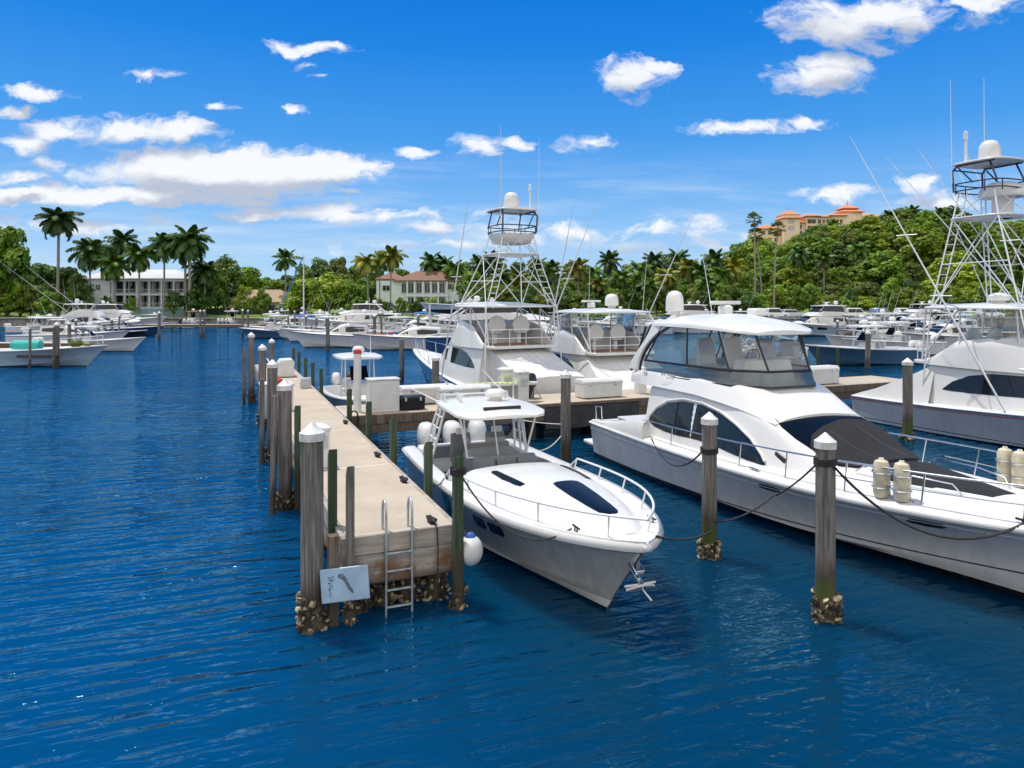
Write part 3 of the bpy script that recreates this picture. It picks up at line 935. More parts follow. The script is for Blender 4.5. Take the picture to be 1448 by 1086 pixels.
# red fuel can
t = thing('fuel_can', 'small red fuel can on the pier by the white chest', 'fuel can', D(20.5, .45, DZ), PIER_RZ + .3)
MB().box((0, 0, .17), (.34, .24, .34)).build('tank', M['red'], t, bevel=.05, seg=3)
MB().tube([(-.08, 0, .34), (-.08, 0, .42), (.08, 0, .42), (.08, 0, .34)], .018, 6).build('handle', M['red'], t)
MB().tube([(.12, 0, .33), (.2, 0, .45)], [.03, .02], 8).build('spout', mat('yellow spout', (.6, .4, .03), .5), t)
# folded dock step
t = thing('dock_step', 'grey moulded boarding step lying on the far pier edge', 'step', D(19.6, 1.45, DZ), PIER_RZ)
mb = MB().box((0, 0, .14), (.5, .42, .28)); mb.box((-.12, 0, .36), (.26, .42, .16))
mb.build('treads', M['greybox'], t, bevel=.02)
# black cart and dinghy motor on the cross pier
t = thing('covered_kayak_rack', 'low rack with a black covered dinghy beside the white dock boxes', 'covered dinghy', D(13.2, 7.05, DZ), CR_RZ + .25)
rings = []
for i in range(9):
    x = lerp(-.95, .95, i / 8); k = math.sqrt(max(.05, 1 - (abs(x) / 1.02) ** 2.4))
    rings.append([Vector((x, .42 * k * math.cos(a), .30 + .20 * k * math.sin(a) - .06 * math.cos(x * 2))) for a in [2 * PI * j / 14 for j in range(14)]])
MB().loft(rings).build('cover', M['canvas'], t, smooth=60)
mb = MB()
for x in (-.5, .5):
    mb.tube([(x, -.38, 0), (x, -.34, .3), (x, .34, .3), (x, .38, 0)], .022, 6)
mb.build('rack_frame', M['alu'], t)
MB().tube([(-.95, 0, .4), (-1.3, .1, .55), (-1.45, .12, .78)], .03, 8).build('tiller', M['pipe'], t)
t = thing('paddle_board', 'white paddle board with lime and black markings lying on trestles', 'paddle board', D(12.45, 7.55, DZ), CR_RZ - .08)
out = [(1.45 * math.cos(a) * (1 if abs(math.cos(a)) < .95 else .99), .30 * math.copysign(abs(math.sin(a)) ** .6, math.sin(a))) for a in [2 * PI * k / 28 for k in range(28)]]
MB().prism(out, .62, .72).build('board', M['white'], t, bevel=.02)
MB().prism([(x * .8, y * .62 - .03) for x, y in out], .722, .726).build('deck_pad', mat('lime pad', (.42, .55, .05), .7, var=.1), t)
mb = MB()
for k in range(7): mb.box((-.62 + .2 * k, -.285 if False else -.24, .728), (.13, .075, .008))
mb.build('lettering', M['black'], t)
mb = MB()
for x in (-.8, .8): mb.box((x, 0, .31), (.06, .5, .62), taper=.7)
mb.build('trestle_frame', M['alu'], t)


def outboard_mesh(parent, loc, mt='white', s=1.0, tilt=0.0, name='outboard_motor', rz=0.0):
    """cowling, midsection and lower leg; local +x points forward"""
    e = thing(name, None, None, loc, rz) if parent is None else bpy.data.objects.new(name, None)
    if parent is not None:
        C.objects.link(e); e.parent = parent; e.location = loc; e.rotation_euler = (0, tilt, rz)
    e.scale = (s, s, s)
    rings = []
    for (z, x0, x1, w) in ((.0, -.42, .16, .17), (.06, -.50, .20, .215), (.28, -.52, .21, .225), (.48, -.49, .17, .205), (.58, -.42, .10, .165), (.62, -.34, .02, .10)):
        rings.append([Vector(((x0 + x1) / 2 + (x1 - x0) / 2 * math.copysign(abs(math.cos(a)) ** .7, math.cos(a)), w * math.copysign(abs(math.sin(a)) ** .75, math.sin(a)), z)) for a in [2 * PI * j / 16 for j in range(16)]])
    MB().loft(rings).build('cowling', M[mt], e, smooth=50)
    mb = MB().box((-.14, 0, -.38), (.30, .20, .76), taper=1.1)
    mb.box((-.16, 0, -.86), (.22, .07, .5)).box((-.22, 0, -.72), (.5, .26, .025))
    mb.build('leg', M['greybox' if mt == 'white' else 'black'], e, bevel=.02)
    return e
t = thing('spare_outboard', 'black outboard motor on a stand behind the tower boat', 'outboard motor', D(13.15, 9.1, DZ), CR_RZ + .6)
outboard_mesh(t, (0, 0, .42), 'black', .85, name='engine')
mb = MB()
for y in (-.22, .22): mb.tube([(-.4, y, 0), (0, y * .4, .45), (.3, y, 0)], .022, 6)
mb.build('stand_frame', M['alu'], t)


def rope(name, p0, p1, sag, r=.014, mt='rope_dark', label='', n=18):
    p0, p1 = Vector(p0), Vector(p1)
    pts = [p0.lerp(p1, k / n) - Vector((0, 0, sag * 4 * (k / n) * (1 - k / n))) for k in range(n + 1)]
    o = MB().tube(pts, r, 6).build(name, M[mt], smooth=60)
    return tag(o, label, 'rope', 'mooring lines')
# ------------------------------------------------------------------ boat building: local +x is the bow, +y port, z = 0 the waterline
class Hull:
    def __init__(s, L, B, z0, z1, stern=.93, tm=.38, pw=2.3, ex=.85, rake=.14, ch0=.90, ch1=.38, zc1=.5, sp=1.8, flare=1.2, draft=.55, tumble=0.0):
        s.__dict__.update(locals()); del s.__dict__['s']
        s.rk = rake * 1.08 * (z1 - zc1 * z1) / (z1 + .16)
    def b(s, t):
        if t < s.tm:
            return s.B / 2 * lerp(s.stern, 1, math.sin(t / s.tm * PI / 2))
        k = (t - s.tm) / (1 - s.tm)
        return max(.02, s.B / 2 * (1 - k ** s.pw) ** s.ex)
    def zs(s, t): return lerp(s.z0, s.z1, t ** s.sp)
    def zc(s, t): return lerp(.03, s.zc1 * s.z1, t ** 3)
    def P(s, t, f, side=1, off=0.0):
        """hull side, f = 0 chine .. 1 sheer"""
        b = s.b(t)
        bc = b * lerp(s.ch0, s.ch1, t ** 1.6)
        g = f ** (1 + s.flare * t)
        y = lerp(bc, b, g)
        if s.tumble: y -= s.tumble * (1 - t) * max(0, f - .55) ** 2
        z = lerp(s.zc(t), s.zs(t), f)
        return Vector((t * s.L * lerp(1 - s.rk, 1, f), side * (y + off), z))
    def inner(s, x, z):
        """half width available inside the hull at station x, height z"""
        t = s.x2t(x)
        for _ in range(6):
            f = min(1, max(0, (z - s.zc(t)) / max(.05, s.zs(t) - s.zc(t))))
            t = min(1, x / (s.L * lerp(1 - s.rk, 1, f)))
        return max(.02, s.P(t, f).y - .08)
    def x2t(s, x): return min(1, max(0, x / s.L))
    def ring(s, t, fs):
        pt = [s.P(t, f, 1) for f in fs]
        zk = lerp(-s.draft, -.16, t ** 3)
        c = s.P(t, 0, 1)
        kx = t * s.L * (1 - s.rake * 1.08)
        port = pt[::-1] + [Vector((lerp(c.x, kx, .45), c.y * .55, lerp(c.z, zk, .5)))]
        st = [Vector((p.x, -p.y, p.z)) for p in port][::-1]
        return port + [Vector((kx, 0, zk))] + st
    def ts(s, n=26): return [1 - (1 - i / n) ** 1.35 for i in range(n + 1)]
    def mesh(s, name, mt, parent, n=26):
        fs = [0, .06, .2, .4, .6, .8, .93, 1]
        return MB().loft([s.ring(t, fs) for t in s.ts(n)], closed=False, cap0=True, cap1=False).build(name, mt, parent, smooth=38)
    def zdeck(s, x, y, crown=.12, inset=0.0):
        t = s.x2t(x); b = max(.05, s.b(t) - inset)
        return s.zs(t) + crown * (1 - min(1, abs(y) / b) ** 2)
    def deck(s, name, mt, parent, x0, crown=.12, n=22, lip=.05, zoff=.0, x1=None):
        rows = []
        fr = [-1, -.97, -.93, -.8, -.6, -.35, 0, .35, .6, .8, .93, .97, 1]
        t0 = s.x2t(x0); t1 = 1 if x1 is None else s.x2t(x1)
        for i in range(n + 1):
            t = t0 + (t1 - t0) * (1 - (1 - i / n) ** 1.3)
            b = s.b(t)
            row = []
            for k in fr:
                z = s.zs(t) + zoff + crown * min(1, b / (s.B * .4)) * (1 - abs(k) ** 2.2) + lip * (1 - ((abs(k) - .95) / .05) ** 2 if abs(k) > .9 else 0)
                row.append(Vector((t * s.L, k * b, z)))
            rows.append(row)
        mb = MB().loft(rows, closed=False, cap0=False, cap1=False)
        # thickness: an aft face down into the cockpit
        return mb.build(name, mt, parent, smooth=50)
    def well(s, parent, x0, x1, w, sole, lip=.0, mt='white', solemat='deck', names=('gunwale', 'cockpit_sole'), aft=True):
        """open cockpit: gunwale caps, liner walls and sole"""
        n = 12
        mb = MB()
        for sd in (1, -1):
            rows = []
            for i in range(n + 1):
                x = lerp(x0, x1, i / n); t = s.x2t(x); b = s.b(t); z = s.zs(t)
                lo = min(b - w - .015, s.inner(x, sole))
                rows.append([Vector((x, sd * (b + .01), z - .03)), Vector((x, sd * b, z + .02)), Vector((x, sd * (b - .04), z + .045)), Vector((x, sd * (b - w + .03), z + .045)), Vector((x, sd * (b - w), z + .02)), Vector((x, sd * lo, sole))])
            mb.loft(rows, closed=False, cap0=False, cap1=False)
        if aft:
            b = s.b(s.x2t(x0)) - w * .6; z = s.zs(0)
            mb.box((x0 + w / 2, 0, (z + sole) / 2 + .02), (w, b * 2, z - sole + .04))
        mb.build(names[0], M[mt], parent, smooth=45)
        mb = MB()
        rows = []
        for i in range(n + 1):
            x = lerp(x0, x1, i / n); b = min(s.b(s.x2t(x)) - w, s.inner(x, sole))
            rows.append([Vector((x, -b, sole)), Vector((x, b, sole))])
        mb.loft(rows, closed=False, cap0=False, cap1=False).build(names[1], M[solemat], parent, smooth=0)
    def rub(s, parent, mt, r=.03, f=.97, name='rub_rail', t0=0.0):
        for sd in (1, -1):
            pts = [s.P(t, f, sd, .012) for t in s.ts(22) if t >= t0]
            mb = MB().tube(pts, r, 6)
            if sd == 1: mb.ell(s.P(1, f, 0), (r * 1.1, r * 1.3, r), 10, 6)
            mb.build(name, M[mt], parent, smooth=60)
    def rail(s, parent, t0, t1, h, inset=.12, mt='steel', r=.016, step=1.0, name='bow_rail', lean=.0, mid=False, n=26, sides=(1, -1), base=.05, h0=None, close=False, rise=True):
        """stanchioned rail following the sheer"""
        for sd in sides:
            mb = MB()
            pts = []
            for i in range(n + 1):
                t = lerp(t0, t1, i / n)
                hh = lerp(h if h0 is None else h0, h, min(1, i / n * 1.5))
                k = min(1, i / 2) if rise else 1
                b = max(.0, s.b(t) - inset + lean * hh)
                pts.append(Vector((t * s.L + .04, sd * b, s.zs(t) + base + hh * k)))
            if close: pts.append(Vector((pts[-1].x + .03, 0, pts[-1].z)))
            mb.tube(pts, r, 7)
            if mid:
                mb.tube([p - Vector((0, sd * -lean * h * .5 * 0, h * .48)) for p in pts[2:]], r * .7, 6)
            x = pts[1].x + .2
            while x < pts[-1].x - .05:
                for a, b_ in zip(pts, pts[1:]):
                    if a.x <= x < b_.x or (b_.x <= x < a.x):
                        p = a.lerp(b_, (x - a.x) / (b_.x - a.x))
                        t = s.x2t(x - .04)
                        q = Vector((x - .10, sd * max(0, s.b(t) - inset), s.zs(t) + base - .03))
                        mb.tube([q, p], r * .85, 6)
                        break
                x += step
            mb.build(name, M[mt], parent, smooth=60)


def interp(st, x):
    if x <= st[0][0]: return st[0]
    for a, b in zip(st, st[1:]):
        if a[0] <= x <= b[0]:
            k = (x - a[0]) / max(1e-6, b[0] - a[0])
            return tuple(lerp(p, q, k) for p, q in zip(a, b))
    return st[-1]


def house(st, rcf=.22, dense=0, rake0=0.0, rake1=0.0):
    """cabin loft from stations (x, half width at base, half width at top, z base, z top, crown)"""
    mb = MB()
    xs = [s[0] for s in st]
    if dense:
        out = []
        for a, b in zip(xs, xs[1:]):
            out += [lerp(a, b, k / dense) for k in range(dense)]
        xs = out + [xs[-1]]
    rings = []
    for i, x in enumerate(xs):
        x_, wb, wt, zb, zt, cr = interp(st, x)
        h = max(.02, zt - zb); rc = min(rcf, h * .6, wt * .6)
        fr = 1 - rc / h
        A = Vector((wb + (wt - wb) * fr, zb + h * fr)); B_ = Vector((wt, zt)); Cc = Vector((wt - rc, zt + cr * (1 - ((wt - rc) / wt) ** 2)))
        half = [Vector((wb, zb)), Vector((lerp(wb, A.x, .5), lerp(zb, A.y, .5)))]
        for k in range(6):
            q = k / 5
            half.append(A * (1 - q) ** 2 + B_ * 2 * q * (1 - q) + Cc * q * q)
        for k in (.7, .35):
            y = (wt - rc) * k
            half.append(Vector((y, zt + cr * (1 - (y / wt) ** 2))))
        rk = lerp(rake0, rake1, i / max(1, len(xs) - 1))
        stb = [Vector((x + rk * (p.y - zb) / h, -p.x, p.y)) for p in half]
        prt = [Vector((p.x, -p.y, p.z)) for p in stb][::-1]
        rings.append(stb + [Vector((x + rk, 0, zt + cr))] + prt)
    return mb.loft(rings)


def side_y(st, x, z):
    x_, wb, wt, zb, zt, cr = interp(st, x)
    return wb + (wt - wb) * (z - zb) / max(.02, zt - zb)


def top_z(st, x, y):
    x_, wb, wt, zb, zt, cr = interp(st, x)
    return zt + cr * (1 - min(1, (y / wt) ** 2))


def side_window(st, rows, parent, name='window', mt='glass', sides=(1, -1), off=.008, nb=5, shift=0.0):
    for sd in sides:
        MB().patch(lambda a, b: Vector((a + shift, sd * side_y(st, a, b), b)), rows, (0, sd, 0), nb, off, .02).build(name, M[mt], parent, smooth=50)


def top_panel(st, rows, parent, name, mt, off=.008, nb=8, th=.02):
    return MB().patch(lambda a, b: Vector((a, b, top_z(st, a, b))), rows, (0, 0, 1), nb, off, th).build(name, M[mt] if isinstance(mt, str) else mt, parent, smooth=50)


def deck_panel(hull, rows, parent, name, mt, crown, off=.012, nb=8, th=.03):
    def z(a, b):
        t = hull.x2t(a); bb = hull.b(t)
        return hull.zs(t) + crown * min(1, bb / (hull.B * .4)) * (1 - min(1, abs(b) / bb) ** 2.2)
    return MB().patch(lambda a, b: Vector((a, b, z(a, b))), rows, (0, 0, 1), nb, off, th).build(name, M[mt], parent, smooth=50)


def radome(parent, p, r=.28, h=.5, name='radome'):
    MB().lathe([(r * .55, -.10), (r * .6, 0), (r, .03), (r, h * .45), (r * .93, h * .72), (r * .7, h * .92), (r * .35, h), (.02, h * 1.02)], p, 18).build(name, M['white'], parent, smooth=45)


def radar_array(parent, p, w=1.2, rz=.3):
    MB().lathe([(.14, 0), (.2, .04), (.2, .22), (.12, .28)], p, 14).build('radar_base', M['white'], parent, smooth=40)
    MB().box((p[0], p[1], p[2] + .34), (.14, w, .10), rz).build('radar_array', M['white'], parent, bevel=.03)


def antenna(parent, p, q, r=.012, name='antenna'):
    p, q = Vector(p), Vector(q)
    MB().tube([p, p.lerp(q, .35), q], [r * 1.3, r, r * .45], 6).build(name, M['pipe'], parent, smooth=60)


def boat(name, label, cat, p, rz, group=None):
    return thing(name, label, cat, (p[0], p[1], 0), rz, group)


def seat(parent, p, w=.5, d=.5, h=.55, bh=.65, mt='cushion', name='seat', face=1, bev=.04):
    mb = MB()
    mb.box((p[0], p[1], p[2] + h), (d, w, .14))
    mb.box((p[0] - face * d * .5, p[1], p[2] + h + bh / 2), (.16, w, bh), rot=Matrix.Rotation(-.16 * face, 3, 'Y'), taper=.86)
    mb.box((p[0], p[1], p[2] + h / 2), (d * .6, w * .7, h))
    mb.build(name, M[mt], parent, bevel=bev, seg=4)


def small_boat(p, rz, L, kind, label, hullmat='white', topmat='white', name=None, group=None, ttop=True, engines=2, canvas=None, cat='boat'):
    """distant craft: console (open boat, T-top, outboards), cruiser (cabin with windscreen) or skiff"""
    B = L * (.30 if L < 9 else .28)
    t = boat(name or {'console': 'console_boat', 'cruiser': 'cabin_cruiser', 'skiff': 'open_skiff'}[kind], label, cat, p, rz, group)
    hm = M[hullmat] if hullmat in M else hullmat
    h = Hull(L, B, L * .080 + .12, L * .105 + .26, rake=.14, ch1=.42, flare=.9)
    h.mesh('hull', hm, t, 16)
    if kind in ('console', 'skiff'):
        x1 = L * .64
        h.deck('foredeck', M['deck'], t, x1, .05, 8)
        h.well(t, 0, x1, .2, .38)
        h.rub(t, 'greybox', .025)
        cx = L * .45
        if kind == 'console':
            st = [(cx - .45, .42, .40, .38, 1.35, .02), (cx + .25, .42, .38, .38, 1.30, .02), (cx + .65, .40, .34, .38, .9, .02)]
            house(st, .1).build('console', M['white'], t)
            MB().patch(lambda a, b: Vector((a, b, 1.95 - (a - cx) * 1.1 if True else 0)), [(cx, -.36, .36), (cx + .45, -.38, .38)], (1, 0, 1), 4, 0, .012).build('windscreen', M['blueglass'], t)
            seat(t, (cx - 1.0, 0, .38), 1.0, .5, .55, .45, 'cushion_light', 'helm_seat')
        if ttop and kind == 'console':
            mb = MB()
            for sd in (1, -1):
                mb.tube([(cx - .7, sd * .62, .4), (cx - .5, sd * .6, 2.25)], .028, 6)
                mb.tube([(cx + .6, sd * .62, .4), (cx + .35, sd * .6, 2.25)], .028, 6)
                mb.tube([(cx - .6, sd * .61, 1.4), (cx + .45, sd * .61, 1.4)], .022, 6)
            mb.build('top_frame', M['pipe'], t)
            st2 = [(cx - 1.25, .80, .80, 2.27, 2.34, .04), (cx - .9, .95, .95, 2.27, 2.37, .05), (cx + .7, .92, .92, 2.27, 2.37, .05), (cx + 1.05, .70, .70, 2.27, 2.33, .03)]
            house(st2, .05).build('hardtop', M[canvas or topmat], t)
            antenna(t, (cx - .8, .7, 2.4), (cx - 1.6, .8, 4.6))
            radome(t, (cx + .1, 0, 2.48), .26, .24)
        for k in range(engines):
            outboard_mesh(t, (-.28, (k - (engines - 1) / 2) * .62, .75), 'white' if rnd.random() < .75 else 'black', .95)
    else:
        h.deck('deck', M['deck'], t, L * .30, .10, 12)
        h.well(t, 0, L * .31, .22, .45)
        h.rub(t, 'black', .03)
        zd = h.zs(.4) - .05
        st = [(L * .27, B * .36, B * .30, zd, zd + .95, .06), (L * .42, B * .38, B * .31, zd, zd + 1.05, .08), (L * .53, B * .36, B * .28, zd, zd + .85, .08), (L * .66, B * .30, B * .2, zd, zd + .28, .06), (L * .82, B * .16, B * .08, zd, zd + .16, .03)]
        house(st, .2, 3).build('cabin', M['white'], t)
        side_window(st, [(L * .29, zd + .40, zd + .72), (L * .42, zd + .32, zd + .80), (L * .54, zd + .36, zd + .62), (L * .60, zd + .34, zd + .38)], t)
        top_panel(st, [(L * .535, -B * .22, B * .22), (L * .64, -B * .24, B * .24)], t, 'windscreen', 'glass')
        if ttop:
            zt = zd + 1.75
            for sd in (1, -1):
                MB().tube([(L * .16, sd * B * .40, zd), (L * .24, sd * B * .34, zt)], .05, 6).build('arch_leg', M['pipe'], t)
                MB().tube([(L * .47, sd * B * .30, zd + .9), (L * .40, sd * B * .30, zt)], .03, 6).build('front_strut', M['pipe'], t)
            st2 = [(L * .17, B * .33, B * .33, zt, zt + .07, .06), (L * .33, B * .36, B * .36, zt, zt + .09, .07), (L * .46, B * .30, B * .30, zt, zt + .06, .05)]
            house(st2, .06).build('hardtop', M[canvas or topmat], t)
            radome(t, (L * .3, 0, zt + .2), .28, .26)
            antenna(t, (L * .22, B * .3, zt + .1), (L * .12, B * .36, zt + 2.6))
        h.rail(t, .45, .985, .5, .1, step=1.3, n=14, close=True)
    return t


def bridge_yacht(p, rz, L, label, hullmat, name='motor_yacht', enclosed=True):
    """flybridge motor yacht seen at middle distance"""
    B = L * .285
    t = boat(name, label, 'yacht', p, rz)
    h = Hull(L, B, L * .09 + .2, L * .135 + .35, rake=.13, pw=2.6)
    h.mesh('hull', hullmat, t, 20)
    h.deck('deck', M['deck'], t, L * .16, .12, 14)
    h.well(t, 0, L * .17, .25, .6)
    h.rub(t, 'steel', .03)
    zd = h.zs(.35)
    st = [(L * .17, B * .40, B * .36, zd, zd + 1.35, .04), (L * .45, B * .42, B * .36, zd, zd + 1.40, .06), (L * .55, B * .40, B * .30, zd, zd + 1.15, .10), (L * .68, B * .32, B * .22, zd, zd + .42, .08), (L * .84, B * .18, B * .1, zd + .02, zd + .20, .04)]
    house(st, .22, 3).build('deckhouse', M['white'], t)
    side_window(st, [(L * .19, zd + .55, zd + .95), (L * .30, zd + .42, zd + 1.05), (L * .5, zd + .40, zd + 1.0), (L * .60, zd + .40, zd + .62), (L * .645, zd + .40, zd + .44)], t)
    top_panel(st, [(L * .56, -B * .26, B * .26), (L * .66, -B * .27, B * .27)], t, 'windscreen', 'glass')
    zf = zd + 1.42
    st = [(L * .06, B * .36, B * .36, zf - .1, zf + .05, .02), (L * .2, B * .40, B * .38, zf - .12, zf + .45, .0), (L * .42, B * .38, B * .35, zf - .12, zf + .55, .0), (L * .5, B * .34, B * .26, zf - .12, zf + .32, .04), (L * .58, B * .24, B * .16, zf - .12, zf + .02, .03)]
    house(st, .1, 3).build('flybridge', M['white'], t)
    st3 = [(L * .18, B * .36, B * .33, zf + .47, zf + 1.15, .02), (L * .40, B * .35, B * .31, zf + .5, zf + 1.25, .03), (L * .47, B * .30, B * .22, zf + .42, zf + .60, .02)]
    house(st3, .1, 2).build('bridge_glazing', M['glass' if enclosed else 'vinyl'], t)
    st4 = [(L * .14, B * .34, B * .34, zf + 1.20, zf + 1.32, .05), (L * .3, B * .37, B * .37, zf + 1.27, zf + 1.40, .08), (L * .44, B * .30, B * .30, zf + 1.25, zf + 1.34, .05)]
    house(st4, .08, 2).build('hardtop', M['white'], t)
    for sd in (1, -1):
        MB().tube([(L * .10, sd * B * .37, zf), (L * .2, sd * B * .34, zf + 1.3)], .09, 8).build('arch_leg', M['pipe'], t)
        MB().tube([(L * .46, sd * B * .28, zf + .45), (L * .41, sd * B * .29, zf + 1.28)], .035, 6).build('front_strut', M['pipe'], t)
    radome(t, (L * .22, B * .12, zf + 1.55), .3, .45)
    radar_array(t, (L * .30, -B * .05, zf + 1.45), 1.1)
    antenna(t, (L * .2, B * .3, zf + 1.3), (L * .1, B * .34, zf + 3.8))
    for sd in (1, -1):
        MB().patch(lambda a, b: h.P(a, b, sd), [(.42, .55, .74), (.5, .50, .76), (.62, .52, .74), (.66, .60, .66)], (0, sd, 0), 3, .008, .02).build('hull_window', M['glass'], t)
    h.rail(t, .35, .985, .6, .12, step=1.3, n=16, close=True)
    return t
# ------------------------------------------------------------------ the speedboat alongside the finger pier
def speedboat():
    Sx, Sy = -1.45, 19.35
    rz = math.atan2(-.9386, .345)
    t = boat('hardtop_speedboat', 'white outboard speedboat with grey hull, hardtop and dark deck hatch alongside the finger pier', 'speedboat', (Sx, Sy), rz)
    L = 9.88
    h = Hull(L, 3.3, 1.02, 1.46, stern=.94, tm=.38, pw=2.9, ex=.74, rake=.135, ch0=.90, ch1=.44, zc1=.30, sp=1.6, flare=.7)
    h.mesh('hull', mat_hull('pale grey gelcoat', (.44, .45, .445), zb=.05, stripe=(.75, .75, .74), zs=(.05, .22), dirt=.16), t, 34)
    W, G = M['white'], M['cushion']
    h.deck('foredeck', M['deck'], t, 4.45, .10, 26, .06)
    h.well(t, 0, 4.5, .30, .42, aft=False, solemat='greybox')
    h.rub(t, 'white', .075, .955)
    h.rub(t, 'black', .018, .86, 'rub_strip')
    zd = lambda x: h.zs(x / L)
    # transom with low back seat
    MB().box((.45, 0, .78), (.5, 2.5, .70)).build('transom_seat', W, t, bevel=.06, seg=3)
    MB().box((.72, 0, 1.02), (.16, 2.3, .34)).build('aft_backrest', G, t, bevel=.05, seg=3)
    # raised cabin top, sweeping to a rounded nose
    st = [(4.40, 1.38, 1.12, 1.04, 1.36, .08), (5.2, 1.38, 1.08, 1.06, 1.43, .16), (6.2, 1.31, .98, 1.10, 1.48, .20), (7.2, 1.17, .84, 1.16, 1.51, .17), (8.0, .98, .66, 1.22, 1.52, .13), (8.7, .74, .46, 1.28, 1.52, .10), (9.15, .50, .28, 1.33, 1.50, .06), (9.40, .28, .14, 1.38, 1.46, .03)]
    house(st, .24, 4).build('cabin_top', W, t, smooth=70)
    top_panel(st, [(6.98, -.16, .16), (7.03, -.24, .24), (7.2, -.26, .26), (7.8, -.245, .245), (8.4, -.20, .20), (8.7, -.165, .165), (8.78, -.12, .12), (8.81, -.07, .07)], t, 'deck_hatch', 'blueglass', .012)
    for sd in (1, -1):
        fn = lambda a, b: Vector((a, sd * side_y(st, a, b), b))
        MB().patch(lambda a, b: Vector((a, sd * b, top_z(st, a, b))) if True else None, [(5.15, .74, .80), (5.25, .70, .83), (5.9, .68, .83), (6.45, .64, .77), (6.62, .63, .73)], (0, sd * .5, 1), 4, .012, .02).build('side_window', M['blueglass'], t)
        MB().patch(lambda a, b: h.P(a, b, sd), [(.60, .50, .66), (.605, .46, .70), (.645, .47, .71), (.65, .52, .68)], (0, sd, 0), 3, .010, .02).build('hull_window', M['glass'], t)
        MB().patch(lambda a, b: h.P(a, b, sd), [(.665, .50, .66), (.67, .47, .70), (.715, .48, .71), (.72, .53, .68)], (0, sd, 0), 3, .010, .02).build('hull_window', M['glass'], t)
        MB().patch(lambda a, b: h.P(a, b, sd), [(.41, .30, .74), (.42, .27, .77), (.445, .27, .77), (.455, .30, .74)], (0, sd, 0), 3, .010, .02).build('boarding_vent', M['glass'], t)
    # forward lounge in the cockpit
    mb = MB()
    mb.box((4.05, 0, .66), (.62, 1.9, .46)); mb.box((4.34, 0, 1.02), (.16, 2.0, .52)); mb.box((3.74, 0, 1.18), (.18, 1.5, .62), rot=Matrix.Rotation(-.2, 3, 'Y'))
    for sd in (1, -1): mb.box((3.72, sd * .98, .92), (.95, .20, .5))
    mb.build('lounge_seat', G, t, bevel=.06, seg=3)
    mb = MB()
    for y in (-.5, 0, .5): mb.box((3.86, y, 1.20), (.08, .46, .50), rot=Matrix.Rotation(-.2, 3, 'Y'))
    mb.build('lounge_backrest', M['cushion'], t, bevel=.03)
    # console and windscreen
    cs = [(2.55, .68, .64, .42, 1.42, .03), (3.15, .70, .64, .42, 1.38, .03), (3.6, .66, .52, .42, 1.05, .03)]
    house(cs, .1, 2).build('console', G, t)
    MB().box((3.45, 0, 1.20), (.42, 1.15, .30)).build('console_seat', G, t, bevel=.05, seg=3)
    MB().box((2.5, 0, 1.36), (.12, 1.1, .34), rot=Matrix.Rotation(-.5, 3, 'Y')).build('dashboard', M['black'], t, bevel=.02)
    mb = MB()
    fn = lambda a, b: Vector((3.28 - (a - 1.36) * .42 - .18 * abs(b) ** 2, b, a))
    mb.patch(fn, [(1.36, -.74, .74), (1.9, -.72, .72), (2.36, -.70, .70)], (1, 0, .3), 10, 0, .012).build('windscreen', M['vinyl'], t, smooth=60)
    mb = MB()
    for sd in (1, -1): mb.tube([fn(1.36, .74 * sd), fn(1.9, .72 * sd), fn(2.38, .70 * sd)], .022, 6)
    for y in (0,): mb.tube([fn(1.36, y), fn(2.38, y)], .018, 6)
    mb.tube([fn(1.36, b / 5) for b in (-3.7, -2, 0, 2, 3.7)], .02, 6)
    mb.build('windscreen_frame', M['pipe'], t)
    for y in (-.46, .46): seat(t, (1.95, y, .42), .56, .5, .62, .62, 'cushion', 'helm_seat')
    for y in (-.46, .46): MB().box((1.80, y, 1.72), (.06, .30, .16)).build('headrest', M['white'], t, bevel=.03)
    # hardtop on ladder-like side frames
    tops = [(1.05, .78, .78, 2.36, 2.42, .05), (1.3, 1.02, 1.02, 2.37, 2.44, .07), (2.6, 1.10, 1.10, 2.38, 2.46, .09), (3.5, 1.08, 1.08, 2.36, 2.44, .08), (3.85, .92, .92, 2.35, 2.41, .05), (3.95, .70, .70, 2.345, 2.39, .03)]
    house(tops, .07, 3).build('hardtop', W, t, smooth=60)
    for sd in (1, -1):
        mb = MB()
        A = [((.95, sd * 1.28, 1.0), (1.55, sd * .98, 2.38)), ((1.40, sd * 1.28, 1.0), (1.85, sd * .98, 2.38)), ((1.85, sd * 1.27, 1.0), (2.15, sd * .98, 2.38))]
        for a, b in A: mb.tube([a, Vector(a).lerp(Vector(b), .5) + Vector((.03, 0, 0)), b], .034, 8)
        for f in (.22, .42, .62, .82):
            mb.tube([Vector(A[0][0]).lerp(Vector(A[0][1]), f), Vector(A[2][0]).lerp(Vector(A[2][1]), f)], .02, 6)
        mb.build('hardtop_frame', M['pipe'], t)
        MB().tube([(3.2, sd * .72, 1.36), (3.32, sd * .95, 2.38)], .026, 6).build('hardtop_strut', M['pipe'], t)
    # hardtop gear
    radome(t, (2.35, .25, 2.62), .27, .20)
    mb = MB().box((3.55, 0, 2.53), (.08, .9, .07)); mb.build('light_bar', M['black'], t, bevel=.01)
    for y in (-.9, -.55, .7): MB().lathe([(.03, 2.45), (.025, 2.6), (.06, 2.62), (.06, 2.68)], (1.75, y, 0), 10).build('spreader_light', M['white'], t)
    MB().lathe([(.045, 2.45), (.045, 2.62), (.07, 2.64), (.07, 2.70)], (2.2, -.62, 0), 10).build('camera_dome', M['white'], t)
    antenna(t, (1.5, .95, 2.42), (-1.1, 1.0, 2.95), .014)
    antenna(t, (1.5, -.95, 2.42), (.3, -1.6, 2.75), .014)
    mb = MB()
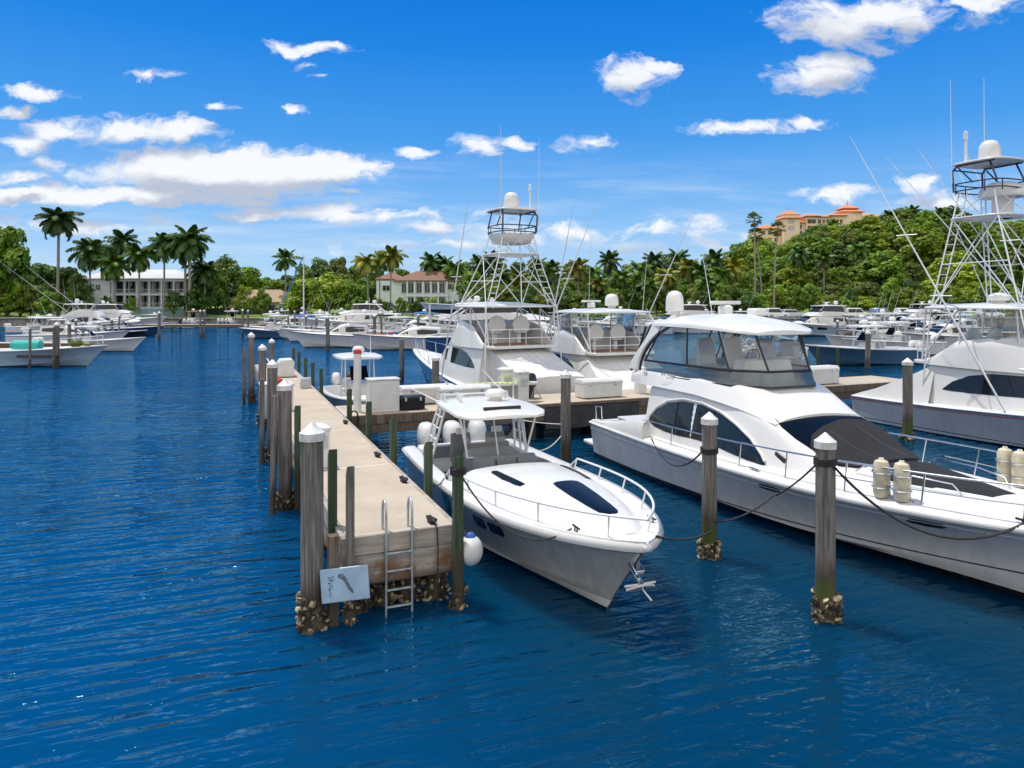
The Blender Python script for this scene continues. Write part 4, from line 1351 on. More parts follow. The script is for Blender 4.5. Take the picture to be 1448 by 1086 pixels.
    mb.tube([(1.42, y, 2.60) for y in (-.9, 0, .9)], .02, 6)
    for y in (-.9, -.3, .3, .9): mb.tube([(1.42, y, 2.42), (1.42, y, 2.60)], .016, 6)
    mb.build('rod_holder_rail', M['pipe'], t)
    # rails
    h.rail(t, .40, .995, .34, .20, 'pipe', .021, 1.25, h0=.26, close=True, base=.03, lean=.12)
    # outboards, cleats, anchor
    for y in (-.75, 0, .75): outboard_mesh(t, (-.62, y, .82), 'white', 1.12)
    MB().box((-.25, 0, .42), (.6, 2.2, .5)).build('engine_bracket', W, t, bevel=.03)
    for (x, sd) in ((8.9, 1), (8.9, -1), (4.2, 1), (4.2, -1)):
        tt = x / L; y = sd * (h.b(tt) - .16); z = h.zs(tt) + .06
        mb = MB().tube([(x - .12, y, z + .05), (x + .12, y, z + .05)], .016, 6)
        for k in (-.04, .04): mb.tube([(x + k, y, z - .02), (x + k, y, z + .05)], .014, 6)
        mb.build('deck_cleat', M['black'], t)
    mb = MB().tube([(9.35, 0, 1.05), (9.55, 0, .92), (9.78, 0, .80)], .04, 8)
    mb.build('anchor_shank', M['steel'], t)
    mb = MB()
    pts = [(-.02, -.34), (.12, -.16), (.16, 0), (.12, .16), (-.02, .34), (-.14, .10), (-.17, 0), (-.14, -.10)]
    mb.prism(pts, -.02, .02, lambda x, y, z: Vector((9.70 + x * .7, y * .72, .78 + x * .5 + z)))
    mb.tube([(9.68, -.26, .82), (9.68, .26, .82)], .018, 6)
    mb.tube([(9.7, 0, .78), (9.95, .03, .68)], .016, 6)
    mb.build('anchor', M['white'], t, bevel=.006)
    MB().box((9.45, 0, 1.10), (.5, .16, .07), rot=Matrix.Rotation(.5, 3, 'Y')).build('anchor_roller', M['steel'], t, bevel=.01)
    bpy.context.view_layer.update()
    return t, h
b1, h1 = speedboat()
def bw(b, x, y, z): return b.matrix_world @ Vector((x, y, z))
# ------------------------------------------------------------------ the bridge cruiser
def bridge_cruiser():
    t = boat('bridge_cruiser', 'large white sedan bridge cruiser with clear vinyl bridge enclosure and black windscreen cover', 'motor yacht', (4.45, 23.05), math.atan2(-.939, .345))
    L = 14.25
    h = Hull(L, 4.35, 1.12, 1.55, stern=.95, tm=.40, pw=2.7, ex=.85, rake=.10, ch0=.93, ch1=.28, zc1=.36, sp=2.2, flare=1.1, draft=.7)
    h.mesh('hull', mat_hull('white gelcoat with runs', (.74, .74, .74), zb=.15, stripe=(.74, .74, .74), zs=(.16, .18), dirt=.13), t, 38)
    W = M['white']
    h.rub(t, 'white', .05, .985)
    h.rub(t, 'greybox', .014, .80, 'style_line')
    h.rub(t, 'black', .012, .10, 'boot_line')
    h.deck('deck', M['deck'], t, 2.3, .30, 30, .05)
    h.well(t, 0, 2.4, .28, .55)
    for sd in (1, -1):   # coaming wings beside the cockpit
        mb = MB()
        rows = []
        for i in range(9):
            x = lerp(.05, 3.3, i / 8); b = h.b(x / L)
            z = h.zs(x / L) + .03; hh = .05 + .42 * sstep(0, 1, i / 8)
            rows.append([Vector((x, sd * b, z - .06)), Vector((x, sd * (b - .02), z + hh * .7)), Vector((x, sd * (b - .08), z + hh)), Vector((x, sd * (b - .26), z + hh)), Vector((x, sd * (b - .30), z - .06))])
        mb.loft(rows).build('cockpit_coaming', W, t)
    MB().box((-.45, 0, .32), (1.0, 3.7, .12)).build('swim_platform', M['deck'], t, bevel=.04, seg=3)
    # salon
    st = [(2.75, 1.80, 1.50, 1.05, 2.62, .03), (3.4, 1.82, 1.52, 1.05, 2.72, .04), (5.0, 1.83, 1.50, 1.08, 2.70, .05), (6.6, 1.78, 1.42, 1.10, 2.55, .08), (7.35, 1.73, 1.34, 1.12, 2.36, .10), (8.0, 1.64, 1.30, 1.14, 2.06, .12), (8.75, 1.50, 1.22, 1.18, 1.72, .13), (9.4, 1.34, 1.05, 1.22, 1.60, .12), (10.6, 1.08, .80, 1.28, 1.565, .08), (11.8, .74, .48, 1.34, 1.57, .05), (12.4, .45, .25, 1.40, 1.56, .03)]
    house(st, .22, 4).build('salon', W, t, smooth=60)
    win = [(2.95, 1.60, 1.66), (3.3, 1.50, 1.98), (3.8, 1.46, 2.22), (4.5, 1.46, 2.36), (5.3, 1.50, 2.36), (6.0, 1.48, 2.24), (6.6, 1.42, 2.04), (7.1, 1.38, 1.80), (7.5, 1.36, 1.52), (7.62, 1.36, 1.40)]
    side_window(st, win, t, 'salon_window', 'glass', nb=6)
    mb = MB()
    for sd in (1, -1):
        for x in (4.25, 5.75):
            mb = MB().tube([Vector((x, sd * (side_y(st, x, z) + .012), z)) for z in (1.48, 1.9, 2.3)], .022, 6)
            mb.build('window_mullion', M['black'], t)
        # raised moulding round the window arch
        pts = [Vector((x, sd * (side_y(st, x, z) + .01), z + .06)) for x, z0, z in win]
        MB().tube(pts, .035, 8).build('window_arch_trim', W, t, smooth=60)
    top_panel(st, [(7.42, -1.18, 1.18), (7.7, -1.22, 1.22), (8.1, -1.20, 1.20), (8.5, -1.12, 1.12)], t, 'windscreen', 'blueglass', .01, 12)
    # black cover over the windscreen
    cov = [(7.85, .25, 1.10), (8.0, -.35, 1.20), (8.2, -.85, 1.22), (8.45, -1.12, 1.18), (8.8, -1.14, 1.12), (9.15, -1.05, 1.03), (9.4, -.85, .85), (9.5, -.5, .5)]
    def cz(a, b): return top_z(st, a, b) + .05 + .02 * math.sin(b * 2.2) + .035 * math.exp(-((a - 8.35) / .3) ** 2)
    MB().patch(lambda a, b: Vector((a, b, cz(a, b))), cov, (0, 0, 1), 14, .01, .06).build('windscreen_cover', M['canvas'], t, smooth=70)
    mb = MB()
    for y0 in (-.35, .45): mb.tube([Vector((a, y0 + (a - 8) * .1, cz(a, y0 + (a - 8) * .1) + .014)) for a in (8.15, 8.5, 8.8, 9.1, 9.4)], .012, 5)
    mb.build('cover_seam', M['black'], t)
    # sunpad cover and bow hatch
    top_panel(st, [(9.55, -.15, 1.05), (9.65, -.72, 1.02), (10.2, -.82, .88), (10.9, -.66, .70), (11.5, -.45, .50), (11.75, -.32, .38)], t, 'sunpad_cover', 'canvas', .03, 10, .05)
    top_panel(st, [(11.86, -.06, .06), (11.9, -.16, .16), (12.05, -.21, .21), (12.2, -.2, .2), (12.34, -.12, .12), (12.38, -.05, .05)], t, 'bow_hatch', 'blueglass', .02, 6)
    # flybridge moulding
    fb = [(1.15, 1.15, 1.25, 2.62, 2.80, .0), (1.7, 1.55, 1.55, 2.58, 2.86, .0), (2.4, 1.62, 1.55, 2.58, 3.02, .0), (3.4, 1.64, 1.48, 2.60, 3.06, .0), (5.0, 1.62, 1.40, 2.60, 3.04, .0), (6.0, 1.55, 1.26, 2.52, 3.00, .02), (6.6, 1.46, 1.16, 2.44, 2.86, .05), (7.2, 1.36, 1.10, 2.32, 2.56, .08), (7.6, 1.30, 1.0, 2.24, 2.34, .08)]
    house(fb, .14, 4).build('flybridge', W, t, smooth=60)
    for sd in (1, -1):
        MB().patch(lambda a, b: Vector((a, sd * side_y(fb, a, b), b)), [(2.0, 2.70, 2.74), (2.2, 2.66, 2.80), (3.6, 2.68, 2.82), (3.9, 2.76, 2.83)], (0, sd, 0), 3, -.004 + .010, .02).build('styling_recess', M['plastic'], t)
        # radar arch leg: broad blade from the coaming up to the hardtop
        rows = []
        for k in range(11):
            q = k / 10
            x = 1.75 + 1.35 * q ** 1.25; w = .52 - .24 * math.sin(q * PI) + .55 * q ** 4; z = 2.95 + 1.42 * (q ** .82)
            y = sd * (1.50 - .16 * q)
            rows.append([Vector((x - w / 2, y - .05 * sd, z)), Vector((x + w / 2, y - .05 * sd, z)), Vector((x + w / 2 - .03, y + .04 * sd, z)), Vector((x - w / 2 + .03, y + .04 * sd, z))])
        MB().loft(rows).build('arch_leg', W, t, bevel=.015)
        MB().tube([r_[1] + Vector((.02, 0, 0)) for r_ in rows], .038, 6).build('arch_trim', M['black'], t, smooth=60)
    # hardtop
    ht = [(1.70, 1.00, 1.00, 4.20, 4.25, .05), (2.1, 1.32, 1.32, 4.24, 4.33, .14), (3.2, 1.46, 1.44, 4.28, 4.40, .22), (4.6, 1.46, 1.44, 4.28, 4.41, .24), (5.6, 1.36, 1.34, 4.25, 4.35, .19), (6.15, 1.12, 1.10, 4.20, 4.28, .12), (6.40, .8, .8, 4.16, 4.22, .05)]
    house(ht, .12, 4).build('hardtop', W, t, smooth=60)
    # clear enclosure: lower coaming line to hardtop edge, panel by panel with black zips
    lo = lambda q: None
    low = [(2.35, 1.47), (4.35, 1.40), (5.9, 1.24), (6.6, .62)]
    up = [(3.15, 1.38), (4.35, 1.38), (5.5, 1.28), (6.08, .66)]
    zl = [3.24, 3.26, 3.27, 3.27]
    seg = [(low[i], up[i], zl[i]) for i in range(4)]
    full = [((x, -y), (a, -b), z) for (x, y), (a, b), z in seg] + [((x, y), (a, b), z) for (x, y), (a, b), z in seg[::-1]]
    for (l0, u0, z0), (l1, u1, z1) in zip(full, full[1:]):
        mb = MB()
        rows = []
        for k in range(9):
            q = k / 8
            a = Vector((*l0, z0)).lerp(Vector((*l1, z1)), q); b = Vector((*u0, 4.30)).lerp(Vector((*u1, 4.30)), q)
            n = Vector((0, 0, 1)).cross(Vector((*l1, 0)) - Vector((*l0, 0))).normalized()
            rows.append([a.lerp(b, f) - n * .05 * math.sin(PI * f) * math.sin(PI * q) * -1 for f in (0, .25, .5, .75, 1)])
        mb.loft(rows, closed=False, cap0=False, cap1=False).build('vinyl_panel', M['vinyl'], t, smooth=180)
    for (l, u, z) in full:
        MB().tube([Vector((*l, z)), Vector((*l, z)).lerp(Vector((*u, 4.3)), .5) , Vector((*u, 4.32))], .026, 6).build('enclosure_zip', M['black'], t)
    mb = MB().tube([Vector((*l, z + .02)) for l, u, z in full], .036, 6)
    mb.tube([Vector((*u, 4.29)) for l, u, z in full], .035, 6)
    mb.build('enclosure_frame', M['black'], t, smooth=60)
    MB().tube([Vector((l[0] * 1.012 + .05, l[1] * 1.05, z - .34)) for l, u, z in full], .022, 6).build('deflector_frame', M['black'], t, smooth=60)
    # low smoked wind deflector outside the coaming
    mb = MB()
    rows = []
    for (l, u, z) in full:
        x, y = l
        rows.append([Vector((x * 1.012 + .05, y * 1.05, z - .34)), Vector((x * 1.004 + .02, y * 1.02, z - .02))])
    mb.loft(rows, closed=False, cap0=False, cap1=False).build('wind_deflector', M['smoked'], t, smooth=60)
    # aft curtain, raked
    for sd in (1, -1):
        pass
    A = [Vector((1.25, -1.2, 2.95)), Vector((1.25, 1.2, 2.95)), Vector((2.0, 1.2, 4.30)), Vector((2.0, -1.2, 4.30))]
    mb = MB().add(A, [(0, 1, 2, 3)]); mb.build('aft_curtain', M['vinyl'], t, smooth=0)
    for sd in (1, -1):
        mb = MB().add([Vector((1.25, sd * 1.2, 2.95)), Vector((1.55, sd * 1.45, 2.95)), Vector((2.55, sd * 1.36, 4.3)), Vector((2.0, sd * 1.2, 4.3))], [(0, 1, 2, 3)])
        mb.build('side_curtain', M['vinyl'], t, smooth=0)
        mb = MB().tube([(1.25, sd * 1.2, 2.95), (2.0, sd * 1.2, 4.3)], .035, 6)
        mb.tube([(1.55, sd * 1.46, 2.9), (2.55, sd * 1.37, 4.3)], .04, 6)
        mb.build('curtain_frame', M['black'], t)
    # helm and seats inside
    for (x, y) in ((4.3, -.55), (4.3, .35), (4.9, .95)): seat(t, (x, y, 2.75), .62, .6, .45, .78, 'white', 'bridge_seat', bev=.07)
    MB().box((5.75, -.1, 3.15), (.6, 1.7, .75), taper=.8).build('helm_console', W, t, bevel=.06, seg=3)
    MB().box((3.0, .5, 2.95), (.7, 1.6, .7)).build('bridge_lounge', M['cushion_light'], t, bevel=.06, seg=3)
    mb = MB()
    mb.tube([(5.40 + .0, -.1 + .2 * math.cos(a), 3.55 + .2 * math.sin(a)) for a in [2 * PI * k / 16 for k in range(17)]], .018, 6)
    mb.build('steering_wheel', M['black'], t)
    # things on the hardtop
    radome(t, (2.6, -.62, 4.66), .26, .62)
    radar_array(t, (4.0, .1, 4.60), 1.15, .2)
    MB().box((4.5, .75, 4.68), (.4, .4, .22)).build('hailer_box', W, t, bevel=.06, seg=3)
    antenna(t, (2.2, 1.0, 4.5), (1.5, 1.1, 6.6))
    antenna(t, (2.2, -1.1, 4.42), (2.5, -1.5, 4.75), .02)
    # black hull vents / hawse holes, roundel
    for sd in (1, -1):
        for (c, f) in ((.575, .80), (.80, .78)):
            rows = [(c - .022, f - .01, f + .01), (c - .018, f - .05, f + .04), (c, f - .07, f + .05), (c + .018, f - .05, f + .04), (c + .022, f - .01, f + .01)]
            MB().patch(lambda a, b: h.P(a, b, sd), rows, (0, sd, 0), 3, .012, .02).build('hawse_vent', M['black'], t)
        mb = MB()
        yy = side_y(fb, 2.55, 2.9) + .012
        mb.tube([(2.55 + .07 * math.cos(a), sd * yy, 2.93 + .07 * math.sin(a)) for a in [2 * PI * k / 14 for k in range(15)]], .012, 5)
        mb.build('roundel', M['greybox'], t)
        mb = MB()
        for k in range(5):
            x = 3.35 + .12 * k + (.06 if k > 1 else 0)
            mb.box((x, sd * (side_y(fb, x, 2.95) + .006), 2.965), (.075, .01, .045))
            if k > 1: mb.box((x, sd * (side_y(fb, x, 2.88) + .006), 2.885), (.06, .01, .03))
        mb.build('lettering', M['greybox'], t)
        for x in (7.75, 12.7):
            tt = x / L; y = sd * (h.b(tt) - .14); z = h.zs(tt) + .06
            mb = MB().tube([(x - .16, y, z + .06), (x + .16, y, z + .06)], .02, 6)
            for k in (-.05, .05): mb.tube([(x + k, y, z - .03), (x + k, y, z + .06)], .018, 6)
            mb.build('deck_cleat', M['steel' if x < 9 else 'black'], t)
        x = 7.95; MB().box((x, sd * 1.47, 1.60), (.34, .05, .12), rot=Matrix.Rotation(.35, 3, 'Y')).build('side_light', M['black'], t, bevel=.02)
    # rails
    h.rail(t, .19, .99, .62, .16, 'steel', .019, 1.35, n=34, h0=.50, close=True, base=.05, lean=.05)
    for sd in (1, -1):
        mb = MB().tube([Vector((x, sd * (h.b(x / L) - .16), h.zs(x / L) + .36)) for x in (9.2, 10.2, 11.2, 12.2, 13.2, 13.9)], .011, 6)
        mb.build('mid_rail', M['steel'], t, smooth=60)
        mb = MB().tube([(9.5, sd * .98, 1.62), (9.7, sd * .95, 1.78), (10.6, sd * .9, 1.80), (11.3, sd * .66, 1.78), (11.45, sd * .6, 1.6)], .014, 6)
        mb.build('grab_rail', M['steel'], t, smooth=60)
    mb = MB().tube([(.1, -1.9, 1.2), (.15, -1.95, 1.62), (.55, -1.95, 1.66), (.6, -1.95, 1.25)], .02, 6)
    mb.build('stern_rail', M['steel'], t, smooth=60)
    MB().box((1.2, -.9, 1.28), (.75, 1.1, .20), taper=1.15).build('wet_bar', W, t, bevel=.03)
    MB().box((1.2, -.9, .95), (.6, .9, .55)).build('cooler', M['navy'], t, bevel=.04)
    bpy.context.view_layer.update()
    return t, h
b2, h2 = bridge_cruiser()
# cylindrical fenders standing in their racks on the foredeck
for (x, sd, lb) in ((10.6, -1, 'cream cylinder fender on the pier side rail, one nearer the windscreen'),
                    (10.95, -1, 'cream cylinder fender on the pier side rail, one nearer the bow'),
                    (10.72, 1, 'cream cylinder fender on the far rail beside the sportfisher, inner one'),
                    (11.06, 1, 'cream cylinder fender on the far rail, one closer to the bow tip')):
    y = sd * (h2.b(x / 14.25) - .22)
    p = bw(b2, x, y, h2.zs(x / 14.25) + .10)
    t = thing('cylinder_fender', lb, 'fender', p, 0, 'cream fenders on the cruiser foredeck')
    MB().lathe([(.04, 0), (.11, .02), (.135, .09), (.135, .58), (.11, .66), (.05, .69), (.04, .72)], (0, 0, 0), 18).build('body', M['fender'], t, smooth=45)
    mb = MB()
    for z in (.20, .46): mb.tube([(.155 * math.cos(a), .155 * math.sin(a), z) for a in [2 * PI * k / 16 for k in range(17)]], .012, 5)
    mb.tube([(.155, 0, 0), (.155, 0, .46)], .012, 5)
    mb.build('rack_frame', M['steel'], t, smooth=60)
    MB().tube([(0, 0, .72), (.1, .08, .60), (.15, .05, .3), (.12, .12, .03), (.22, .05, .0), (.14, -.1, .01)], .016, 5).build('lanyard', M['bluerope'], t, smooth=60)
# ------------------------------------------------------------------ sportfishing boats
def sportfisher(p, rz, label, hullmat, zt=2.6, L=17.5, tower=True, cover='tent', tip=None, rig=True, B=4.95, roof=4.75, name='sportfishing_boat', curtain=True, stripe=False, extra_rig=False, T=(7.05, 7.95, 9.05), tsh=0.0, zbow=2.1, tm=.36, pw=2.3, sp=1.75):
    t = boat(name, label, 'sportfishing boat', p, rz)
    h = Hull(L, B, .98, zbow, stern=.93, tm=tm, pw=pw, ex=.82, rake=.15, ch0=.95, ch1=.42, zc1=.40, sp=sp, flare=.9, draft=.8)
    h.mesh('hull', hullmat, t, 30)
    h.deck('deck', M['deck'], t, 3.3, .14, 24, .05)
    h.well(t, 0, 3.35, .30, .55)
    h.rub(t, 'steel', .03, .985)
    if stripe: h.rub(t, 'red', .013, .90, 'red_pinstripe')
    W = M['white']
    zb = 1.0
    st = [(3.2, 1.98, 1.74, zb, zt, .03), (4.5, 2.02, 1.76, zb, zt + .02, .03), (6.8, 1.98, 1.66, zb + .05, zt, .05), (8.2, 1.85, 1.45, zb + .10, zt - .25, .08), (9.4, 1.62, 1.20, zb + .22, zt - .80, .08), (10.4, 1.35, .95, zb + .32, zb + .80, .07), (13.0, .75, .45, zb + .50, zb + .90, .04), (13.8, .45, .22, zb + .62, zb + .86, .02)]
    house(st, .2, 4).build('deckhouse', W, t, smooth=60)
    wz = zt - .95
    side_window(st, [(3.75, wz + .02, wz + .05), (4.1, wz, wz + .35), (4.7, wz, wz + .62), (5.5, wz + .02, wz + .76), (6.6, wz + .06, wz + .78), (7.6, wz + .12, wz + .66), (8.3, wz + .2, wz + .46), (8.5, wz + .26, wz + .34)], t, nb=6)
    mb_x = (5.2, 6.5)
    top_panel(st, [(8.35, -1.2, 1.2), (9.3, -1.1, 1.1)], t, 'windscreen', 'glass')
    # flybridge with coaming and overhang
    f0 = zt + .02
    fb = [(2.5, 1.70, 1.70, f0 - .03, f0 + .06, .0), (3.2, 1.86, 1.80, f0 - .06, f0 + .16, .0), (4.2, 1.90, 1.78, f0 - .08, f0 + .85, -.0), (5.4, 1.86, 1.70, f0 - .10, f0 + 1.05, .0), (6.6, 1.74, 1.46, f0 - .10, f0 + 1.06, .03), (7.5, 1.55, 1.1, f0 - .1, f0 + .72, .06), (8.3, 1.2, .75, f0 - .2, f0 + .06, .06)]
    n = 26
    rows = []
    for sd in (1, -1):
        mb = MB()
        rr = []
        for i in range(n + 1):
            x = lerp(3.0, 7.0, i / n); s_ = interp(fb, x)
            rr.append([Vector((x, sd * s_[1], s_[3])), Vector((x, sd * lerp(s_[1], s_[2], .6), lerp(s_[3], s_[4], .7))), Vector((x, sd * s_[2], s_[4])), Vector((x, sd * (s_[2] - .05), s_[4] + .03)), Vector((x, sd * (s_[2] - .12), s_[4] - .01)), Vector((x, sd * (s_[2] - .14), s_[3] + .08))])
        mb.loft(rr).build('bridge_coaming', W, t, smooth=50)
    house([s_ for s_ in fb if s_[0] >= 6.6], .14, 3).build('bridge_front', W, t, smooth=60)
    mb = MB().prism([(2.35, -1.6), (2.55, -1.74), (6.7, -1.74), (6.7, 1.74), (2.55, 1.74), (2.35, 1.6)], f0 - .06, f0 + .07)
    mb.build('bridge_deck', W, t, bevel=.03)
    MB().box((3.4, 0, f0 + .082), (1.3, 2.6, .02)).build('teak_strip', M['teak'], t)
    house([(4.9, .80, .74, f0 + .05, f0 + .95, .02), (5.5, .84, .76, f0 + .05, f0 + 1.12, .03), (6.1, .80, .7, f0 + .05, f0 + 1.0, .03)], .12, 2).build('helm_console', W, t)
    for y in (-.62, .62):
        mb = MB()
        out = [(-.40, .0), (-.44, .35), (-.30, .62), (0, .74), (.30, .62), (.44, .35), (.40, .0)]
        mb.prism(out, -.06, .06, lambda x, y_, z, yy=y: Vector((4.05 + z, yy + x, f0 + .62 + y_)))
        mb.box((4.32, y, f0 + .62), (.55, .62, .16)); mb.box((4.3, y, f0 + .32), (.2, .2, .5))
        mb.build('helm_chair', W, t, bevel=.03)
    mb = MB()
    zr = f0 + .78
    loop = [(3.0, 1.66), (2.5, 1.58), (2.42, .8), (2.42, 0), (2.42, -.8), (2.5, -1.58), (3.0, -1.66)]
    for dz_ in (0, -.38): mb.tube([(x, y, zr + dz_) for x, y in loop], .02, 6)
    for x, y in loop: mb.tube([(x, y, f0), (x, y, zr)], .018, 6)
    mb.build('bridge_rail', M['pipe'], t, smooth=60)
    # hardtop over the bridge on pipework
    ht = [(2.75, 1.45, 1.45, roof - .05, roof, .04), (3.0, 1.86, 1.86, roof - .05, roof + .02, .10), (4.6, 1.98, 1.98, roof - .05, roof + .03, .16), (6.2, 1.80, 1.80, roof - .06, roof + .02, .12), (6.8, 1.4, 1.4, roof - .07, roof, .06), (7.0, 1.0, 1.0, roof - .08, roof - .02, .03)]
    house(ht, .06, 4).build('hardtop', W, t, smooth=60)
    for sd in (1, -1):
        mb = MB()
        for (x0, y0, x1, y1) in ((2.75, 1.66, 2.95, 1.72), (4.3, 1.74, 4.35, 1.80), (6.3, 1.52, 6.2, 1.6)):
            mb.tube([(x0, sd * y0, f0 + .05), (x1, sd * y1, roof)], .035, 7)
        mb.tube([(2.8, sd * 1.66, f0 + .2), (4.3, sd * 1.78, roof - .05)], .028, 6)
        mb.tube([(4.3, sd * 1.76, f0 + .9), (5.3, sd * 1.72, roof - .05)], .022, 6)
        mb.build('bridge_frame', M['pipe'], t, smooth=60)
    if curtain:
        rows = []
        for (x, y) in ((4.35, 1.78), (5.6, 1.68), (6.55, 1.35), (6.95, .7), (7.05, 0), (6.95, -.7), (6.55, -1.35), (5.6, -1.68), (4.35, -1.78)):
            rows.append([Vector((x, y, f0 + 1.0)), Vector((x - .1, y * 1.0, roof - .04))])
        MB().loft(rows, closed=False, cap0=False, cap1=False).build('bridge_curtain', M['vinyl'], t, smooth=180)
    if cover:
        mb = MB()
        rows = []
        if cover == 'tent':
            prof = [(3.35, 1.72, zt - .02), (2.6, 1.80, zt - .42), (1.8, 1.95, zt - .82), (1.0, 2.05, zt - 1.2), (.3, 2.12, 1.16), (-.02, 2.14, 1.02)]
        else:
            prof = [(3.3, 1.42, zt - .05), (2.2, 1.42, zt - .40), (1.2, 1.42, zt - .72), (.35, 1.42, zt - 1.0), (.05, 1.42, zt - 1.06), (-.02, 1.40, zt - 1.12)]
        for i, (x, w, z) in enumerate(prof):
            dr = z - (1.02 if cover == 'tent' else .9)
            row = []
            for k in range(-8, 9):
                q = k / 8
                sag = -.05 * math.sin(PI * (i % 2)) - .05 * (1 - q * q) * math.sin(PI * i / 5)
                row.append(Vector((x, w * q, z + sag + .10 * (1 - q * q))))
            edge = 2.16 if cover == 'tent' else w + .02
            row = [Vector((x, -edge, max(.98, z - dr)))] + row + [Vector((x, edge, max(.98, z - dr)))]
            rows.append(row)
        if cover == 'box':
            rows.append([Vector((p_.x - .01, p_.y, min(p_.z, .95))) for p_ in rows[-1]])
        mb.loft(rows, closed=False, cap0=False, cap1=False).build('cockpit_cover', M['wcanvas'], t, smooth=30)
        mb = MB()
        for q in (-.75, -.5, -.25, 0, .25, .5, .75):
            mb.tube([Vector((x, w * q, z + .10 * (1 - q * q) - .05 * (1 - q * q) * math.sin(PI * i / 5) + .008)) for i, (x, w, z) in enumerate(prof)], .008, 4)
        mb.build('cover_seam', M['plastic'], t)
    h.rail(t, .62, .985, .62, .15, 'steel', .02, 1.2, n=20, close=True, base=.05)
    # tower
    if tower:
        a0 = f0
        T1, T2, T3 = T
        mesh0 = set(t.children)
        mb = MB()
        legs = {}
        for sd in (1, -1):
            A = [Vector((2.5, sd * 1.95, 1.2 + .2)), Vector((2.75, sd * 1.78, roof - .1)), Vector((3.05, sd * .98, T1)), Vector((3.15, sd * .74, T2 + .1))]
            Bf = [Vector((6.6, sd * 1.92, zt - .3)), Vector((5.9, sd * 1.66, roof)), Vector((4.75, sd * .98, T1)), Vector((4.45, sd * .74, T2 + .1))]
            mb.tube(A, .028, 8); mb.tube(Bf, .028, 8)
            legs[sd] = (A, Bf)
            mb.tube([A[1], Bf[2]], .020, 6); mb.tube([Bf[1], A[2]], .020, 6)
            mb.tube([A[2], Bf[2]], .03, 6); mb.tube([A[1].lerp(A[2], .5), Bf[1].lerp(Bf[2], .5)], .022, 6)
            mb.tube([A[2], Bf[3]], .02, 6)
        for k in (0, 1):
            for (i, j) in ((1, 2), (2, 3)):
                mb.tube([legs[1][k][i], legs[-1][k][j]], .018, 6); mb.tube([legs[-1][k][i], legs[1][k][j]], .018, 6)
            mb.tube([legs[1][k][2], legs[-1][k][2]], .028, 6)
        mb.build('tower_frame', M['pipe'], t, smooth=60)
        for sd in (-1, 1):
            A = legs[sd][0]
            mb = MB()
            B2 = [p_ + Vector((.06, -sd * .36, 0)) for p_ in A]
            mb.tube([B2[1], B2[2], B2[3]], .022, 6)
            for (i, n_) in ((1, 9), (2, 3)):
                for k in range(n_):
                    q = (k + .5) / n_
                    mb.tube([A[i].lerp(A[i + 1], q), B2[i].lerp(B2[i + 1], q)], .015, 5)
            mb.build('ladder', M['pipe'], t)
        out = [(math.copysign(abs(math.cos(a)) ** .5, math.cos(a)), math.copysign(abs(math.sin(a)) ** .5, math.sin(a))) for a in [2 * PI * k / 28 for k in range(28)]]
        MB().prism([(3.9 + x * 1.15, y * 1.12) for x, y in out], T1, T1 + .06).build('sun_shade', W, t, bevel=.02)
        rings = []
        for (z, k) in () if extra_rig else ((T2 - .42, .45), (T2 - .38, .82), (T2 + .0, 1.0), (T2 + .04, .98), (T2 - .02, .9)):
            rings.append([Vector((3.8 + x * .88 * k, y * .92 * k, z)) for x, y in out])
        if rings: MB().loft(rings).build('lookout_basket', M['wcanvas'], t, smooth=60)
        mb = MB()
        ring = [(3.8 + x * .92, y * .95) for x, y in out]
        for z in (T2 + .40, T2 + .12): mb.tube([(x, y, z) for x, y in ring + ring[:1]], .026, 6)
        for k in range(2, 28, 4): mb.tube([(*ring[k], T2), (*ring[k], T2 + .40)], .02, 6)
        mb.build('basket_rail', M['black'], t, smooth=60)
        mb = MB()
        for sd in (1, -1):
            mb.tube([(3.0, sd * .85, T2 + .1), (2.95, sd * .86, T3 - .25), (3.1, sd * .8, T3 - .06), (4.5, sd * .8, T3 - .04)], .038, 8)
            mb.tube([(4.6, sd * .8, T2 + .35), (4.3, sd * .75, T3 - .05)], .034, 6)
            mb.tube([(3.15, sd * .82, T3 - .12), (3.7, sd * .8, T2 + .4)], .028, 6)
        mb.tube([(3.0, -.85, T3 - .2), (3.0, .85, T3 - .2)], .03, 6)
        mb.build('upper_frame', M['navy'], t, smooth=60)
        MB().prism([(3.8 + x * .98, y * 1.0) for x, y in out], T3 - .03, T3 + .05).build('upper_hardtop', W, t, bevel=.025)
        radome(t, (3.8, 0, T3 + .14), .36, .72)
        MB().lathe([(.05, T3), (.05, T3 + .9), (.08, T3 + .92), (.08, T3 + 1.2), (.02, T3 + 1.24)], (3.4, -.75, 0), 8).build('light_mast', M['pipe'], t)
        for (y, z) in ((.95, T3 + 3.6), (-.95, T3 + 3.3)):
            antenna(t, (3.0, y, T3 - .7), (2.95, y * 1.02, z), .016)
        for c in t.children:
            if c not in mesh0: c.location.x += tsh
    else:
        radome(t, (4.4, -.5, roof + .28), .34, .6)
        radar_array(t, (4.6, .55, roof + .18), 1.3)
        antenna(t, (3.2, 1.5, roof), (2.8, 1.6, roof + 4.2)); antenna(t, (3.2, -1.5, roof), (2.8, -1.6, roof + 4.0))
